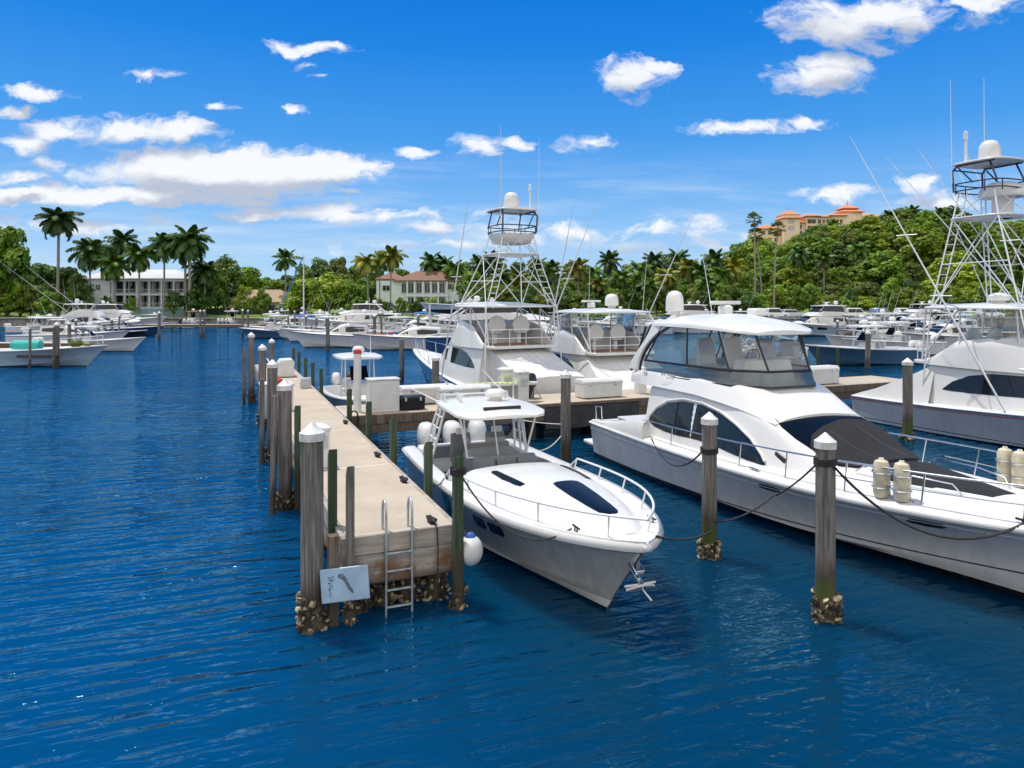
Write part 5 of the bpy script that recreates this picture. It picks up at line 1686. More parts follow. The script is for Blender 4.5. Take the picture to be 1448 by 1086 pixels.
    if extra_rig:
        MB().lathe([(.34, T1), (.36, T1 + .7), (.40, T1 + .82)], (4.45, .45, 0), 18).build('dome_pedestal', W, t, smooth=40)
        MB().lathe([(.3, T1 + .78), (.76, T1 + .80), (.80, T1 + .96), (.68, T1 + 1.20), (.38, T1 + 1.36), (.03, T1 + 1.40)], (4.45, .45, 0), 20).build('satellite_dome', W, t, smooth=45)
        MB().lathe([(.16, roof), (.2, roof + .2), (.34, roof + .26), (.36, roof + .42), (.2, roof + .52), (.03, roof + .54)], (5.0, -.6, 0), 14).build('hardtop_dome', W, t, smooth=45)
        for (x0, y0, z0_, x1, y1, z1_) in ((6.0, 1.9, 1.3, .8, 3.0, 11.0), (5.0, .9, 5, 1.2, .2, 11.3), (5.2, -.2, 5, .9, -1.4, 11.0)):
            antenna(t, (x0, y0, z0_), (x1, y1, z1_), .022, 'rod_pole')
    if rig:
        tx, ty, tz = tip or (.96, 3.43, 11.6)
        for sd in (1, -1):
            a, b = Vector((6.4, sd * 2.40, 1.15)), Vector((tx, sd * ty, tz))
            mb = MB()
            mb.tube([a, a.lerp(b, .35), a.lerp(b, .66), b], [.036, .034, .025, .008], 7)
            c = a.lerp(b, .60)
            mb.tube([c - Vector((.35, .1, -.05)), c + Vector((.35, .1, .05))], .018, 5)
            c = a.lerp(b, .38)
            mb.tube([c - Vector((.35, .1, -.05)), c + Vector((.35, .1, .05))], .018, 5)
            mb.tube([Vector((4.4, sd * 1.78, roof - .04)), a.lerp(b, .36)], .02, 6)
            mb.build('outrigger', M['pipe'], t, smooth=60)
    return t, h

M['hull_navy'] = mat_hull('navy blue hull', (.020, .055, .16), zb=.04, dirt=.25, rough=.12)
M['hull_grey'] = mat_hull('cool white hull', (.42, .47, .53), zb=.04, stripe=(.02, .025, .035), zs=(.14, .17), dirt=.12)
M['hull_white'] = mat_hull('plain white hull', (.66, .66, .66), zb=.05, dirt=.10)
M['hull_black'] = mat_hull('black hull', (.012, .013, .016), zb=-.5, stripe=(.6, .6, .6), zs=(-.6, .10), dirt=.2, rough=.12)
M['hull_blue'] = mat_hull('steel blue hull', (.045, .105, .20), zb=.04, dirt=.2)
M['hull_ice'] = mat_hull('ice blue hull', (.33, .44, .52), zb=.04, dirt=.12)

b3, h3 = sportfisher(Vector((16.45, 30.3)), math.atan2(-.9236, .3835), 'big white sportfishing boat with tall tower and tent covered stern, cut by the picture edge', M['hull_grey'], 2.6, stripe=True, extra_rig=True, T=(8.1, 9.05, 10.2), tsh=.45)
b4, h4 = sportfisher(D(14.35, 10.65), PIER_RZ + R(5), 'navy hulled sportfishing boat with tall tower and boxy white stern cover facing the cross pier', M['hull_navy'], 2.95, cover='box', tip=(1.6, 3.1, 9.2), curtain=False, B=4.5, L=17, zbow=2.0, tm=.22, pw=1.45, sp=1.25)
b5, h5 = sportfisher(D(14.5, 15.6), PIER_RZ + R(1), 'white sportfishing boat without tower moored behind the cruiser bridge', M['hull_white'], 2.5, L=15, tower=False, cover='tent', tip=(1.2, 3.3, 9.6), B=4.6, roof=4.45)
# ------------------------------------------------------------------ the rest of the marina
cs1 = small_boat(D(23.0, 3.6), PIER_RZ + PI, 8.4, 'console', 'small white console boat with T-top nosed up to the cross pier cabinet', 'hull_white', engines=2)
cs1.scale = (1, 1, 1.12)
MB().ell((6.9, .1, .80), (.85, .8, .22), 16, 8).build('bow_cushion', M['cushion_light'], cs1)

def place(px, py, rz, L, kind, label, hullmat='hull_white', **k):
    p = at(px, py)
    o = small_boat(p, rz, L, kind, label, hullmat, **k)
    o.scale = (1.12, 1.15, 1.28) if px > 220 else (1, 1, 1.05)
    return o
# centre of the basin (stern position, heading)
place(560, 490, PI + .10, 10.0, 'cruiser', 'white cabin cruiser with arched dark windows and flared bow moored past the pier tip', 'hull_white')
gb = place(665, 493, PI + .18, 12.0, 'cruiser', 'speedboat with orange bow and bright graphics beyond the navy tower boat', 'hull_white', ttop=False)
hh = Hull(12.0, 12 * .28, 12 * .080 + .12, 12 * .105 + .26, rake=.14)
deck_panel(hh, [(8.6, -.9, .9), (10.2, -.75, .75), (11.2, -.5, .5), (11.8, -.15, .15)], gb, 'bow_panel', 'orange', .10, .02)
for k, (x0, x1, c) in enumerate(((6.9, 7.7, 'turq'), (7.5, 8.0, 'blue'), (7.9, 8.4, 'red'), (6.4, 7.0, 'fender'))):
    deck_panel(hh, [(x0, -.9 + .3 * k, -.1 + .3 * k), ((x0 + x1) / 2, -.8 + .3 * k, .25 + .2 * k), (x1, -.5 + .2 * k, .2 + .2 * k)], gb, 'graphic_patch', c, .36, .03)
bridge_yacht(aty(610, 63), -.10, 18.5, 'navy hulled motor yacht with long white superstructure behind the tower boat', M['hull_navy'])
bridge_yacht(at(1203, 474), PI + .28, 13.5, 'grey blue flybridge yacht moored below the green hillside', M['hull_ice'], enclosed=True)
place(1290, 512, PI + .32, 9.5, 'console', 'blue hulled console boat with white T-top behind the sloped lid dock box', 'hull_blue')
place(1335, 488, PI + .30, 8.5, 'console', 'white console boat with curved pipe frame past the blue hulled one', 'hull_white')
place(1300, 470, PI + .35, 8.0, 'console', 'open white boat moored two rows behind the tented sportfisher stern', 'hull_white')
place(1255, 466, PI + .3, 7.5, 'cruiser', 'small white cabin boat with blue canopy near the parked cars', 'hull_white', canvas='skyblue')
place(1360, 468, PI + .2, 8.5, 'console', 'white console boat half hidden by the big tower legs', 'hull_black')
place(1395, 474, PI + .25, 9.0, 'cruiser', 'white cabin cruiser tucked behind the big sportfisher bridge', 'hull_white')
for (a0, a1, f0, f1, c) in ((.76, .93, .30, .92, 'orange'), (.60, .70, .42, .90, 'turq'), (.52, .59, .45, .88, 'fender'), (.45, .51, .42, .80, 'red'), (.70, .75, .50, .86, 'blue')):
    MB().patch(lambda a, b: hh.P(a, b, 1), [(a0, f0 + .15, f1 - .05), ((a0 + a1) / 2, f0, f1), (a1, f0 + .1, f1 - .12)], (0, 1, 0), 3, .012, .01).build('graphic_patch', M[c], gb, smooth=50)
gb.scale = (1, 1, 1.08)
# small craft in rows further back
rows = [
    (438, 478, PI + .15, 8.0, 'console', 'dark blue console boat with white T-top behind the cabin cruiser bow', 'hull_blue', None),
    (500, 474, PI + .2, 9.0, 'console', 'white console boat with long hardtop in the second row', 'hull_white', None),
    (548, 470, PI + .25, 8.5, 'cruiser', 'white day boat with blue awning in the second row', 'hull_white', 'skyblue'),
    (600, 472, PI + .2, 9.5, 'console', 'white console boat with pale canopy under the yellow palms', 'hull_white', 'wcanvas'),
    (645, 470, PI + .15, 9.0, 'cruiser', 'white cabin boat with grey canopy before the brown roofed villa', 'hull_white', 'grey_canvas'),
    (485, 466, PI + .1, 7.5, 'console', 'small white boat with raised T-top near the lawn seawall', 'hull_white', None),
    (570, 464, PI + .3, 8.0, 'console', 'black hulled console boat close to the villa seawall', 'hull_black', None),
    (905, 468, PI + .2, 10.0, 'cruiser', 'white cabin cruiser whose arch shows over the plain sportfisher', 'hull_white', None),
    (985, 466, PI + .3, 10.0, 'cruiser', 'white cabin cruiser showing above the bridge cruiser hardtop', 'hull_white', None),
    (1030, 464, PI + .3, 9.0, 'console', 'white console boat between bridge cruiser hardtop and hillside yacht', 'hull_white', None),
    (1075, 463, PI + .25, 8.0, 'console', 'small white console boat at the foot of the slender leaning palms', 'hull_white', None),
    (860, 465, PI + .2, 9.0, 'console', 'white console boat seen over the navy yacht bow', 'hull_white', None),
]
for (px, py, rz, L, kd, lb, hm, cv) in rows:
    place(px, py, rz, L, kd, lb, hm, canvas=cv, engines=1 if L < 8 else 2)
bridge_yacht(at(560, 470), PI + .15, 15, 'white flybridge yacht behind the second row, under the yellow palms', M['hull_white'])
bridge_yacht(at(700, 468), PI + .1, 15, 'white flybridge yacht whose top shows left of the tower boat hardtop', M['hull_ice'])
bridge_yacht(at(1010, 470), PI + .25, 14, 'white flybridge yacht just above the cruiser radar', M['hull_white'])
bridge_yacht(at(1330, 463), PI + .3, 14, 'white flybridge yacht behind the big tower ladder', M['hull_white'])
bridge_yacht(at(118, 466), .05, 14, 'white flybridge yacht among the left boats before the house wing', M['hull_white'])
for (px, py, rz, L, kd, lb, hm, cv) in (
    (455, 468, PI + .2, 9.0, 'cruiser', 'white cabin boat with black canopy left of the bare mast', 'hull_white', 'canvas'),
    (520, 482, PI + .12, 9.5, 'console', 'white console boat just behind the cabin cruiser arch', 'hull_white', None),
    (615, 483, PI + .15, 9.0, 'console', 'white console boat above the bright graphics boat', 'hull_white', None),
    (945, 472, PI + .2, 10, 'console', 'white console boat seen through the plain sportfisher bridge', 'hull_white', None),
    (1230, 474, PI + .3, 8.5, 'console', 'white console boat in line with the round topped grey pile', 'hull_white', None),
    (1275, 482, PI + .32, 9.0, 'cruiser', 'white cabin boat with dark windscreen behind the blue hulled boat', 'hull_white', None),
    (1320, 500, PI + .3, 9.5, 'console', 'white console boat with pipe T-top closest behind the tent cover', 'hull_white', None),
    (1385, 490, PI + .3, 9.5, 'cruiser', 'white cabin boat hidden behind the big sportfisher house', 'hull_white', None),
    (60, 497, .03, 10, 'console', 'white console boat alongside the work boat', 'hull_white', None),
    (150, 468, .1, 8, 'console', 'small white console boat before the blue garden wall', 'hull_white', None),
    (190, 464, .1, 7.5, 'console', 'small pale boat at the near end of the far float', 'hull_white', None)):
    place(px, py, rz, L, kd, lb, hm, canvas=cv)
for (px, py, rz, L, kd, lb, hm, cv) in (
    (418, 472, PI + .1, 7.0, 'console', 'little white console boat beside the pile at the lawn end of float', 'hull_white', None),
    (470, 478, PI + .2, 7.5, 'console', 'white console boat with blue T-top canvas behind the thick dark pile', 'hull_white', 'skyblue'),
    (505, 468, PI + .15, 7.5, 'cruiser', 'small white cuddy boat with grey canopy near the sailing mast foot', 'hull_white', 'grey_canvas'),
    (535, 476, PI + .2, 8.0, 'console', 'pale blue hulled console boat behind the thick pile at cruiser stern', 'hull_ice', None),
    (582, 477, PI + .12, 8.0, 'console', 'white console boat with black canvas top above the orange bow', 'hull_white', 'canvas'),
    (628, 476, PI + .2, 8.0, 'cruiser', 'white cuddy boat with blue canopy under the hoisted tender', 'hull_white', 'skyblue'),
    (672, 477, PI + .1, 8.5, 'console', 'white console boat just left of the tower boat bridge wing', 'hull_white', None),
    (838, 472, PI + .2, 8.5, 'cruiser', 'white cuddy boat between the two sportfishing boats', 'hull_white', None),
    (1212, 468, PI + .3, 7.0, 'console', 'small white console boat just astern of the hillside yacht', 'hull_white', None),
    (1262, 490, PI + .3, 8.0, 'console', 'white console boat with grey top right behind the round topped pile', 'hull_white', 'grey_canvas'),
    (1345, 478, PI + .3, 8.0, 'cruiser', 'white cuddy boat with dark canopy behind the tower ladder foot', 'hull_white', 'canvas')):
    place(px, py, rz, L, kd, lb, hm, canvas=cv)
# left side of the basin
lb1 = small_boat(Vector((-43.5, 53.8)), -.04, 12.6, 'skiff', 'long low work boat with turquoise roll on deck, bow towards the basin', 'hull_ice', name='work_boat')
MB().lathe([(.05, -1.1), (.34, -1.08), (.36, -.9), (.36, .9), (.34, 1.08), (.05, 1.1)], (6.6, -.5, 1.62), 14, Matrix.Rotation(PI / 2, 3, 'Y')).build('deck_roll', M['turq'], lb1)
mb = MB().ell((10.2, -.2, 1.75), (.55, .5, .30), 10, 6); mb.ell((10.9, .1, 1.66), (.5, .4, .14), 10, 6)
mb.build('net_heap', M['leaf_olive'], lb1)
mb = MB()
for y in (-.8, .8): mb.tube([(9.4, y, 1.5), (9.4, y, 2.1), (12.0, y * .4, 2.3), (12.0, y * .4, 1.7)], .035, 6)
mb.build('deck_rail', M['pipe'], lb1)
outboard_mesh(lb1, (4.6, -1.0, 1.9), 'black', 1.2, name='covered_motor')
MB().box((8.4, -1.80, .85), (3.2, .06, .20)).build('side_vent', M['black'], lb1)
place(22, 489, .02, 12.5, 'cruiser', 'white walkaround boat with raked windscreen behind the work boat', 'hull_white', ttop=True)
place(90, 483, .04, 10.0, 'console', 'black hulled console boat with white hardtop, bow near the corner pile', 'hull_black')
place(125, 475, .06, 10.5, 'console', 'navy console boat with long pale canopy before the white house', 'hull_navy', canvas='wcanvas')
place(40, 478, .05, 9.0, 'console', 'white console boat with low hardtop among grey piles', 'hull_white')
place(15, 470, .05, 9.0, 'console', 'small white boat with slim T-top by the left lawn', 'hull_white')
sf, _h = sportfisher(at(70, 469), .12, 'white sportfishing boat with crossed outriggers in front of the white house', M['hull_white'], 2.5, L=13, tower=False, cover=None, tip=(-5.5, 3.2, 11.0), B=4.3, roof=4.4, curtain=False, name='outrigger_boat')
for (px, py, rz, lb, hm, cv) in ((262, 464, PI / 2 + .1, 'stern of a white boat with brown canvas at the far float', 'hull_white', 'teak'), (316, 463, PI / 2, 'pale console boat with four outboards at the far float', 'hull_white', None), (382, 462, PI / 2 - .2, 'small white boat with T-top at the lawn end of far float', 'hull_white', None)):
    place(px, py, rz, 8.0, 'console', lb, hm, canvas=cv, engines=3)
# tender raised on a lift
t = boat('boat_lift', 'white four post boat lift carrying a tender before the brown roofed villa', 'boat lift', aty(634, 84), .1)
for x in (-2.2, 2.2):
    for y in (-1.4, 1.4): MB().tube([(x, y, -1), (x, y, 4.6)], .12, 8).build('lift_post', M['plastic'], t)
    MB().box((x, 0, 3.6), (.2, 3.0, .24)).build('lift_beam', M['alu'], t)
tn = small_boat(aty(632, 84), PI + .1, 5.6, 'skiff', 'small grey hulled tender hoisted high on a boat lift', 'hull_ice', name='hoisted_tender', ttop=False, engines=1)
tn.location.z = 3.9; tn.location.x += 2.4
# sailing mast
t = boat('sailing_boat', 'sailing boat with bare mast and blue forestay behind the pier tip', 'sailing boat', at(478, 470), PI + .2)
h = Hull(10, 2.9, .9, 1.1); h.mesh('hull', M['hull_white'], t, 14); h.deck('deck', M['deck'], t, .1, .15, 10)
house([(2.5, .9, .7, .95, 1.5, .05), (6.4, .7, .5, 1.05, 1.35, .04)], .1).build('cabin_top', M['white'], t)
MB().tube([(5.2, 0, .9), (5.2, 0, 12.2)], [.12, .08], 8).build('mast', M['plastic'], t)
MB().tube([(9.7, 0, 1.2), (5.3, 0, 11.8)], .09, 6).build('forestay', M['skyblue'], t)
MB().tube([(.2, 0, 1.0), (5.2, 0, 12.1)], .015, 5).build('backstay', M['steel'], t)
MB().tube([(5.1, 0, 2.2), (.8, 0, 2.1)], .13, 8).build('boom', M['skyblue'], t)
# far floats and piers
for (a, b_, Y, z, w, lb) in ((205, 468, 113, 1.15, 2.2, 'long grey float on piles before the lawn'), (430, 700, 104, 1.1, 2.0, 'pier behind the second row of boats in mid marina'),
                             (500, 640, 76, 1.2, 1.8, 'wooden pier beside the speedboat with bright graphics'), (820, 1090, 112, 1.2, 2.2, 'pier below the central tree belt'), (1190, 1440, 84, 1.2, 1.8, 'pier between console boats and parked cars'), (-60, 120, 63, 1.2, 1.8, 'pier behind the work boat')):
    p, q = aty(a, Y), aty(b_, Y)
    t = thing('far_pier', lb, 'pier', (p.x, p.y, 0), 0)
    ln = q.x - p.x
    MB().box((ln / 2, 0, z - .1), (ln, w, .2)).build('deck', M['concrete'], t)
    MB().box((ln / 2, -w / 2 - .03, z - .22), (ln, .06, .4)).build('side_beam', M['wood_brown'], t)
    for k in range(int(ln / 4.5) + 1):
        MB().lathe([(.16, -1), (.16, z - .2)], (k * 4.5 + .3, -w / 2 + .3, 0), 8).build('support_pile', M['wood_brown'], t)

# piles standing further off
FP = [(80, 520, 455, .19, 'thick grey capped pile in front of the work boat bow'), (76, 521, 463, .09, 'thin brown pole beside the thick pile at the work boat'), (42, 522, 465, .09, 'thin dark pole before the turquoise deck roll'),
      (98, 500, 455, .16, 'grey pile behind the work boat stacked deck gear'), (107, 490, 451, .14, 'slim grey pile behind the walkaround bow'), (117, 490, 455, .15, 'grey pile right of the slim one at walkaround bow'), (139, 488, 454, .15, 'grey pile before the black console hull'), (158, 487, 450, .15, 'grey pile at the black console boat bow'), (168, 478, 447, .12, 'slim pile by the navy console stern'),
      (225, 482, 440, .17, 'stout white topped pile at the near end of far float'), (284, 479, 438, .15, 'pile between the two boats at far float'), (289, 478, 438, .13, 'second pile of the close pair at far float'), (343, 478, 437, .15, 'pile at the middle of far float'), (351, 477, 438, .13, 'slim pile paired with the far float middle pile'), (408, 472, 437, .15, 'pile near the lawn end of the far float'), (417, 470, 439, .14, 'pile at the lawn end of far float'),
      (433, 482, 445, .15, 'grey pile among boats beside the sailing boat'), (447, 480, 447, .14, 'dark pile left of the cabin cruiser'), (464, 497, 446, .19, 'thick dark pile against the cabin cruiser hull'), (530, 494, 444, .17, 'thick pile at the cabin cruiser stern'), (540, 494, 449, .12, 'slim pile beside the thick one at cruiser stern'), (592, 480, 444, .15, 'pile behind the bright graphics speedboat'),
      (1105, 481, 452, .17, 'white topped pile before the hillside yacht bow'), (1184, 482, 452, .18, 'stout pile at the hillside yacht stern quarter'), (1199, 478, 449, .15, 'dark pile just astern of the hillside yacht'), (1227, 520, 467, .19, 'round topped grey pile before the blue hulled console boat'), (1136, 535, 488, .10, 'short green post beside the red topped slim post'), (1156, 533, 491, .10, 'short green post between tall cabinet and square post'), (1185, 530, 492, .10, 'short green post near the square white post'),
      (830, 560, 497, .12, 'round green post at the plain sportfisher transom'), (820, 562, 494, .12, 'green post left of the round one at plain sportfisher'), (1240, 462, 440, .14, 'small pile by the parked cars seawall'), (1320, 470, 446, .14, 'small pile behind the tented sportfisher stern')]
for (px, pb, pt, r, lb) in FP:
    p = at(px, pb)
    top = H - (pt - HZ) / F * p.y
    round_pile(p, top, r, lb, 'piles across the marina', 'wood_green' if 'green' in lb else ('wood_brown' if 'brown' in lb else 'wood'), cap='white' if r >= .13 and 'green' not in lb else None, seed=px).rotation_euler[:2] = (rnd.uniform(-.025, .025), rnd.uniform(-.025, .025))

# mooring lines
P2 = D(-2.88, 6.95); P1 = D(-.02, 6.98); P3 = D(8.45, 8.15)
def hx(b, h, x, sd, L, up=.1, ins=.14): return bw(b, x, sd * (h.b(x / L) - ins), h.zs(x / L) + up)
rope('mooring_line', P2 + Vector((.05, -.13, 2.45)), hx(b2, h2, 12.7, -1, 14.25), .62, .022, label='dark line sagging from the closest pile to the cruiser bow cleat')
rope('mooring_line', P2 + Vector((-.12, -.05, 2.48)), bw(b2, 8.55, -(h2.b(.575) + .0), 1.0), .05, .016, label='taut dark line from closest pile to the cruiser hull vent')
rope('mooring_line', bw(b2, 8.5, -(h2.b(.57) + .02), .98), P1 + Vector((.05, -.14, .72)), .12, .016, label='dark line from cruiser hull vent down to the algae footed pile')
rope('mooring_line', P1 + Vector((-.1, .1, 2.05)), hx(b2, h2, 3.6, -1, 14.25), .5, .018, label='dark line sagging along the cruiser side window to its aft cleat')
rope('mooring_line', hx(b1, h1, 9.75, 1, 10.0, .08, .1), P1 + Vector((0, -.15, .55)), .10, .017, label='black line from the speedboat bow to the algae footed pile')
rope('mooring_line', D(-.29, 1.74, 2.25), hx(b1, h1, 8.9, -1, 10.0, .1), .55, .014, label='dark line from the corner post across the speedboat side deck to its bow cleat')
rope('mooring_line', P3 + Vector((-.15, 0, .75)), hx(b1, h1, .8, 1, 10.0), .35, .016, 'rope_white', 'white line sagging from speedboat stern to the dark grey pile')
rope('mooring_line', P3 + Vector((-.14, .1, 1.1)), D(11.5, 6.6, 1.2), .10, .016, 'rope_white', 'white line from the dark grey pile up to the cross pier')
rope('mooring_line', bw(b1, 4.2, -1.55, 1.2), D(2.05, 1.9, 1.55), .15, .014, label='short dark line from the speedboat side cleat to a green post')
# rope turns round the piles
for (p, z, lb) in ((P2, 2.45, 'black rope wrapped round the closest open water pile'), (P1, 2.05, 'black rope wrapped round the algae footed pile'), (D(-.29, 1.74), 2.2, 'black rope wrapped round the green corner post')):
    r = .165 if p is not D else .12
    if 'corner' in lb: r = .125
    mb = MB().tube([(p.x + r * math.cos(k * .7), p.y + r * math.sin(k * .7), z + .004 * (k % 30) - .03) for k in range(60)], .014, 5)
    tag(mb.build('rope_wrap', M['rope_dark'], smooth=60), lb, 'rope', 'rope wraps')
# ------------------------------------------------------------------ land, houses, trees
def ground_z(x, y):
    z = 1.55 + 1.8 * sstep(150, 205, y)
    px = 724 + F * x / max(y, 1)
    k = sstep(1015, 1165, px)
    z += k * (21 * sstep(148, 232, y) + 5 * sstep(230, 320, y))
    return z
mb = MB()
xs = [-900, -500, -300] + list(range(-200, 301, 10)) + [400, 600, 1000]
ys = [134] + list(range(140, 341, 8)) + [400, 600, 1000, 2500]
for y in ys:
    for x in xs: mb.v.append((x * (1 if y < 1000 else 3), y, ground_z(x, y)))
n = len(xs)
for i in range(len(ys) - 1):
    for k in range(n - 1): mb.f.append((i * n + k, i * n + k + 1, (i + 1) * n + k + 1, (i + 1) * n + k)); mb.m.append(0)
tag(mb.build('ground', M['grass'], smooth=180), kind='structure')
for (x0, x1, lb) in ((-420, -12, 'low concrete seawall along the lawn and white house'), (-12, 420, 'low concrete seawall below the tree belt and parked cars')):
    t = thing('seawall', lb, 'seawall', (x0, 133.7, 0))
    MB().box(((x1 - x0) / 2, 0, .2), (x1 - x0, .7, 2.6)).build('wall_face', M['seawall'], t)
    MB().box(((x1 - x0) / 2, -.1, 1.62), (x1 - x0, 1.1, .22)).build('cap_beam', M['seawall'], t)
# parking strip
mb = MB(); mb.add([(38, 134.8, 1.575), (140, 134.8, 1.575), (140, 147, 1.575), (38, 147, 1.575)], [(0, 1, 2, 3)])
tag(mb.build('parking_lot', M['asphalt'], smooth=0), kind='structure')


# ---- trees: one mesh per variety, shared by its copies
def leaf_cloud(mb, clumps, n, size, q, flat=.75):
    for (c, r) in clumps:
        c = Vector(c)
        for i in range(n):
            d = Vector((q.gauss(0, 1), q.gauss(0, 1), q.gauss(0, 1))).normalized()
            if d.z < -.35 and q.random() < .7: d.z = -d.z
            rr = r * (q.random() ** .35)
            p = c + Vector((d.x * rr, d.y * rr, d.z * rr * flat))
            nrm = (d + Vector((q.uniform(-.7, .7), q.uniform(-.7, .7), q.uniform(-.2, .8)))).normalized()
            a = nrm.cross(Vector((q.uniform(-1, 1), q.uniform(-1, 1), q.uniform(-1, 1)))).normalized()
            b = nrm.cross(a)
            s = size * q.uniform(.55, 1.25)
            l, w = s, s * q.uniform(.45, .8)
            mb.add([p - a * l, p - b * w + nrm * .08 * s, p + a * l - nrm * .12 * s, p + b * w + nrm * .08 * s], [(0, 1, 2, 3)])


def broadleaf(name, label, cat, loc, Hh, Wd, lm, seed, group, trunk=.35, nclump=18, n=130, leaf=.42, shrub=False):
    q = random.Random(seed)
    t = thing(name, label, cat, loc, q.uniform(0, 6.28), group)
    base = Hh * trunk
    cl = []
    ch = Hh - base
    for i in range(nclump):
        a = i * 2.399 + q.uniform(-.4, .4)
        f = (i + .5) / nclump
        zz = base + ch * (.12 + .78 * f)
        prof = math.sqrt(max(.05, 1 - (2 * (f * .85 + .02) - .72) ** 2))
        rad = Wd / 2 * prof * q.uniform(.35, .78)
        r = Wd * q.uniform(.13, .22)
        cl.append(((math.cos(a) * rad, math.sin(a) * rad, zz + q.uniform(-.06, .06) * ch), r))
    cl.append(((0, 0, base + ch * .5), Wd * .25))
    mb = MB(); leaf_cloud(mb, cl, n, leaf, q)
    mb.build('crown', M[lm], t, smooth=0)
    mb = MB()
    mb.tube([(0, 0, -.5), (q.uniform(-.2, .2), q.uniform(-.2, .2), base * .6), (0, 0, base + ch * .35)], [Hh * .030, Hh * .022, Hh * .010], 7)
    for (c, r) in cl[::3]:
        c = Vector(c); mb.tube([(0, 0, base * .8), c * .5 + Vector((0, 0, base * .45)), c], [Hh * .014, Hh * .010, Hh * .004], 5)
    mb.build('trunk', M['bark_dark'], t)
    return t


def palm(name, label, loc, Hh, lm, seed, group, nfr=20, fl=3.2, droop=1.0, lean=(0, 0), fan=False, skirt=0, tr=.2, leafw=.12, bark='bark', shaft=True):
    q = random.Random(seed)
    t = thing(name, label, 'palm tree', loc, q.uniform(0, 6.28), group)
    top = Vector((lean[0], lean[1], Hh - fl * .35))
    pts = [Vector((0, 0, -.5)), Vector((lean[0] * .12, lean[1] * .12, top.z * .33)), Vector((lean[0] * .45, lean[1] * .45, top.z * .68)), top]
    MB().tube(pts, [tr * 1.25, tr, tr * .9, tr * .7], 8).build('trunk', M[bark], t, smooth=60)
    if shaft:
        MB().tube([top - Vector((0, 0, .9)), top - Vector((0, 0, .4)), top + Vector((0, 0, .25))], [tr * .9, tr * 1.0, tr * .35], 8).build('crownshaft', M[lm], t, smooth=60)
    def frond(mb, a, el, L, k):
        """arching rachis with drooping leaflets"""
        d = Vector((math.cos(a), math.sin(a), 0)); sdv = Vector((-math.sin(a), math.cos(a), 0))
        p = top.copy(); n = 9
        e = el
        pr = []
        for i in range(n + 1):
            pr.append(p.copy())
            p = p + (d * math.cos(e) + Vector((0, 0, math.sin(e)))) * (L / n)
            e -= k * (1.5 / n) * (.5 + i / n * 1.1)
        for i in range(n):
            if i < 1: continue
            a0, a1 = pr[i], pr[i + 1]
            tdir = (a1 - a0).normalized()
            for j in range(3):
                base = a0.lerp(a1, j / 3)
                f = (i + j / 3) / n
                ll = L * .30 * math.sin(PI * min(1, .12 + f * .86)) ** .7 + .05
                for sd in (1, -1):
                    out = (sdv * sd * .8 + tdir * .55 + Vector((0, 0, q.uniform(.0, .35) - .45))).normalized()
                    tip = base + out * ll - Vector((0, 0, ll * q.uniform(.2, .5)))
                    mid = base + out * ll * .5 + Vector((0, 0, .03))
                    w = tdir * leafw * 1.3
                    mb.add([base - w, base + w, mid + w * 1.1, tip, mid - w * 1.1], [(0, 1, 2, 4), (4, 2, 3)])
    def fanleaf(mb, a, el, L):
        d = Vector((math.cos(a) * math.cos(el), math.sin(a) * math.cos(el), math.sin(el)))
        c = top + d * L * .55
        u = d; s_ = d.cross(Vector((0, 0, 1))).normalized(); w_ = s_.cross(u)
        for i in range(11):
            g = (i - 5) / 5 * 1.35
            dr = u * math.cos(g) + s_ * math.sin(g)
            e = c + dr * L * .5 - Vector((0, 0, L * .10 * q.uniform(.5, 2))) + w_ * q.uniform(-.05, .1)
            wd = dr.cross(w_).normalized() * L * .055
            mb.add([c, c + dr * L * .25 + wd, e, c + dr * L * .25 - wd], [(0, 1, 2, 3)])
        mb.add([top - s_ * .02, top + s_ * .02, c + s_ * .03, c - s_ * .03], [(0, 1, 2, 3)])
    mb = MB()
    for i in range(nfr):
        a = i * 2.399 + q.uniform(-.2, .2)
        f = i / nfr
        if fan: fanleaf(mb, a, lerp(1.35, -.55, f) + q.uniform(-.12, .12), fl * q.uniform(.85, 1.1))
        else: frond(mb, a, lerp(1.30, -.75, f ** .9) + q.uniform(-.12, .12), fl * q.uniform(.85, 1.12) * (.75 + .25 * min(1, f * 3)), droop * lerp(.65, 1.15, f))
    mb.build('crown', M[lm], t, smooth=0)
    if skirt:
        mb = MB()
        for i in range(skirt):
            a = i * 2.399
            if fan: fanleaf(mb, a, -1.1 + q.uniform(-.25, .2), fl * .8)
            else: frond(mb, a, -.6 + q.uniform(-.2, .2), fl * .75, .8)
        mb.build('dead_fronds', M['palm_dry'], t, smooth=0)
    return t


def gz(px, Y):
    p = aty(px, Y)
    return Vector((p.x, Y, ground_z(p.x, Y)))
def htop(px, pyt, Y):
    """height of a tree whose top is at row pyt"""
    return H - (pyt - HZ) / F * Y - ground_z(aty(px, Y).x, Y)

# royal palms in front of the white house
G = 'royal palms before the white house'
RP = [(82, 298, 148, 3.6, 'tallest royal palm with a thick pale trunk, far out on the lawn side', 'palm_dark', 24), (127, 342, 146, 3.6, 'broad royal palm at the blank wing of the white house', 'palm_dark', 22), (172, 330, 160, 3.3, 'thin crowned royal palm rising behind the white house roof', 'palm_dark', 14), (162, 364, 145, 2.9, 'short light green palm before the house columns', 'palm', 20),
      (197, 350, 146, 3.0, 'pale green royal palm before the house middle balcony', 'palm', 20), (232, 334, 147, 3.2, 'royal palm before the last balcony of the white house', 'palm_dark', 20), (268, 328, 145, 3.7, 'royal palm with dark double trunk at the white house corner', 'palm_dark', 24), (152, 352, 158, 2.8, 'smaller palm between the broad one and the thin crowned one', 'palm_dark', 16), (290, 372, 150, 3.2, 'low dark palm at the house corner shrubbery', 'palm_dark', 20)]
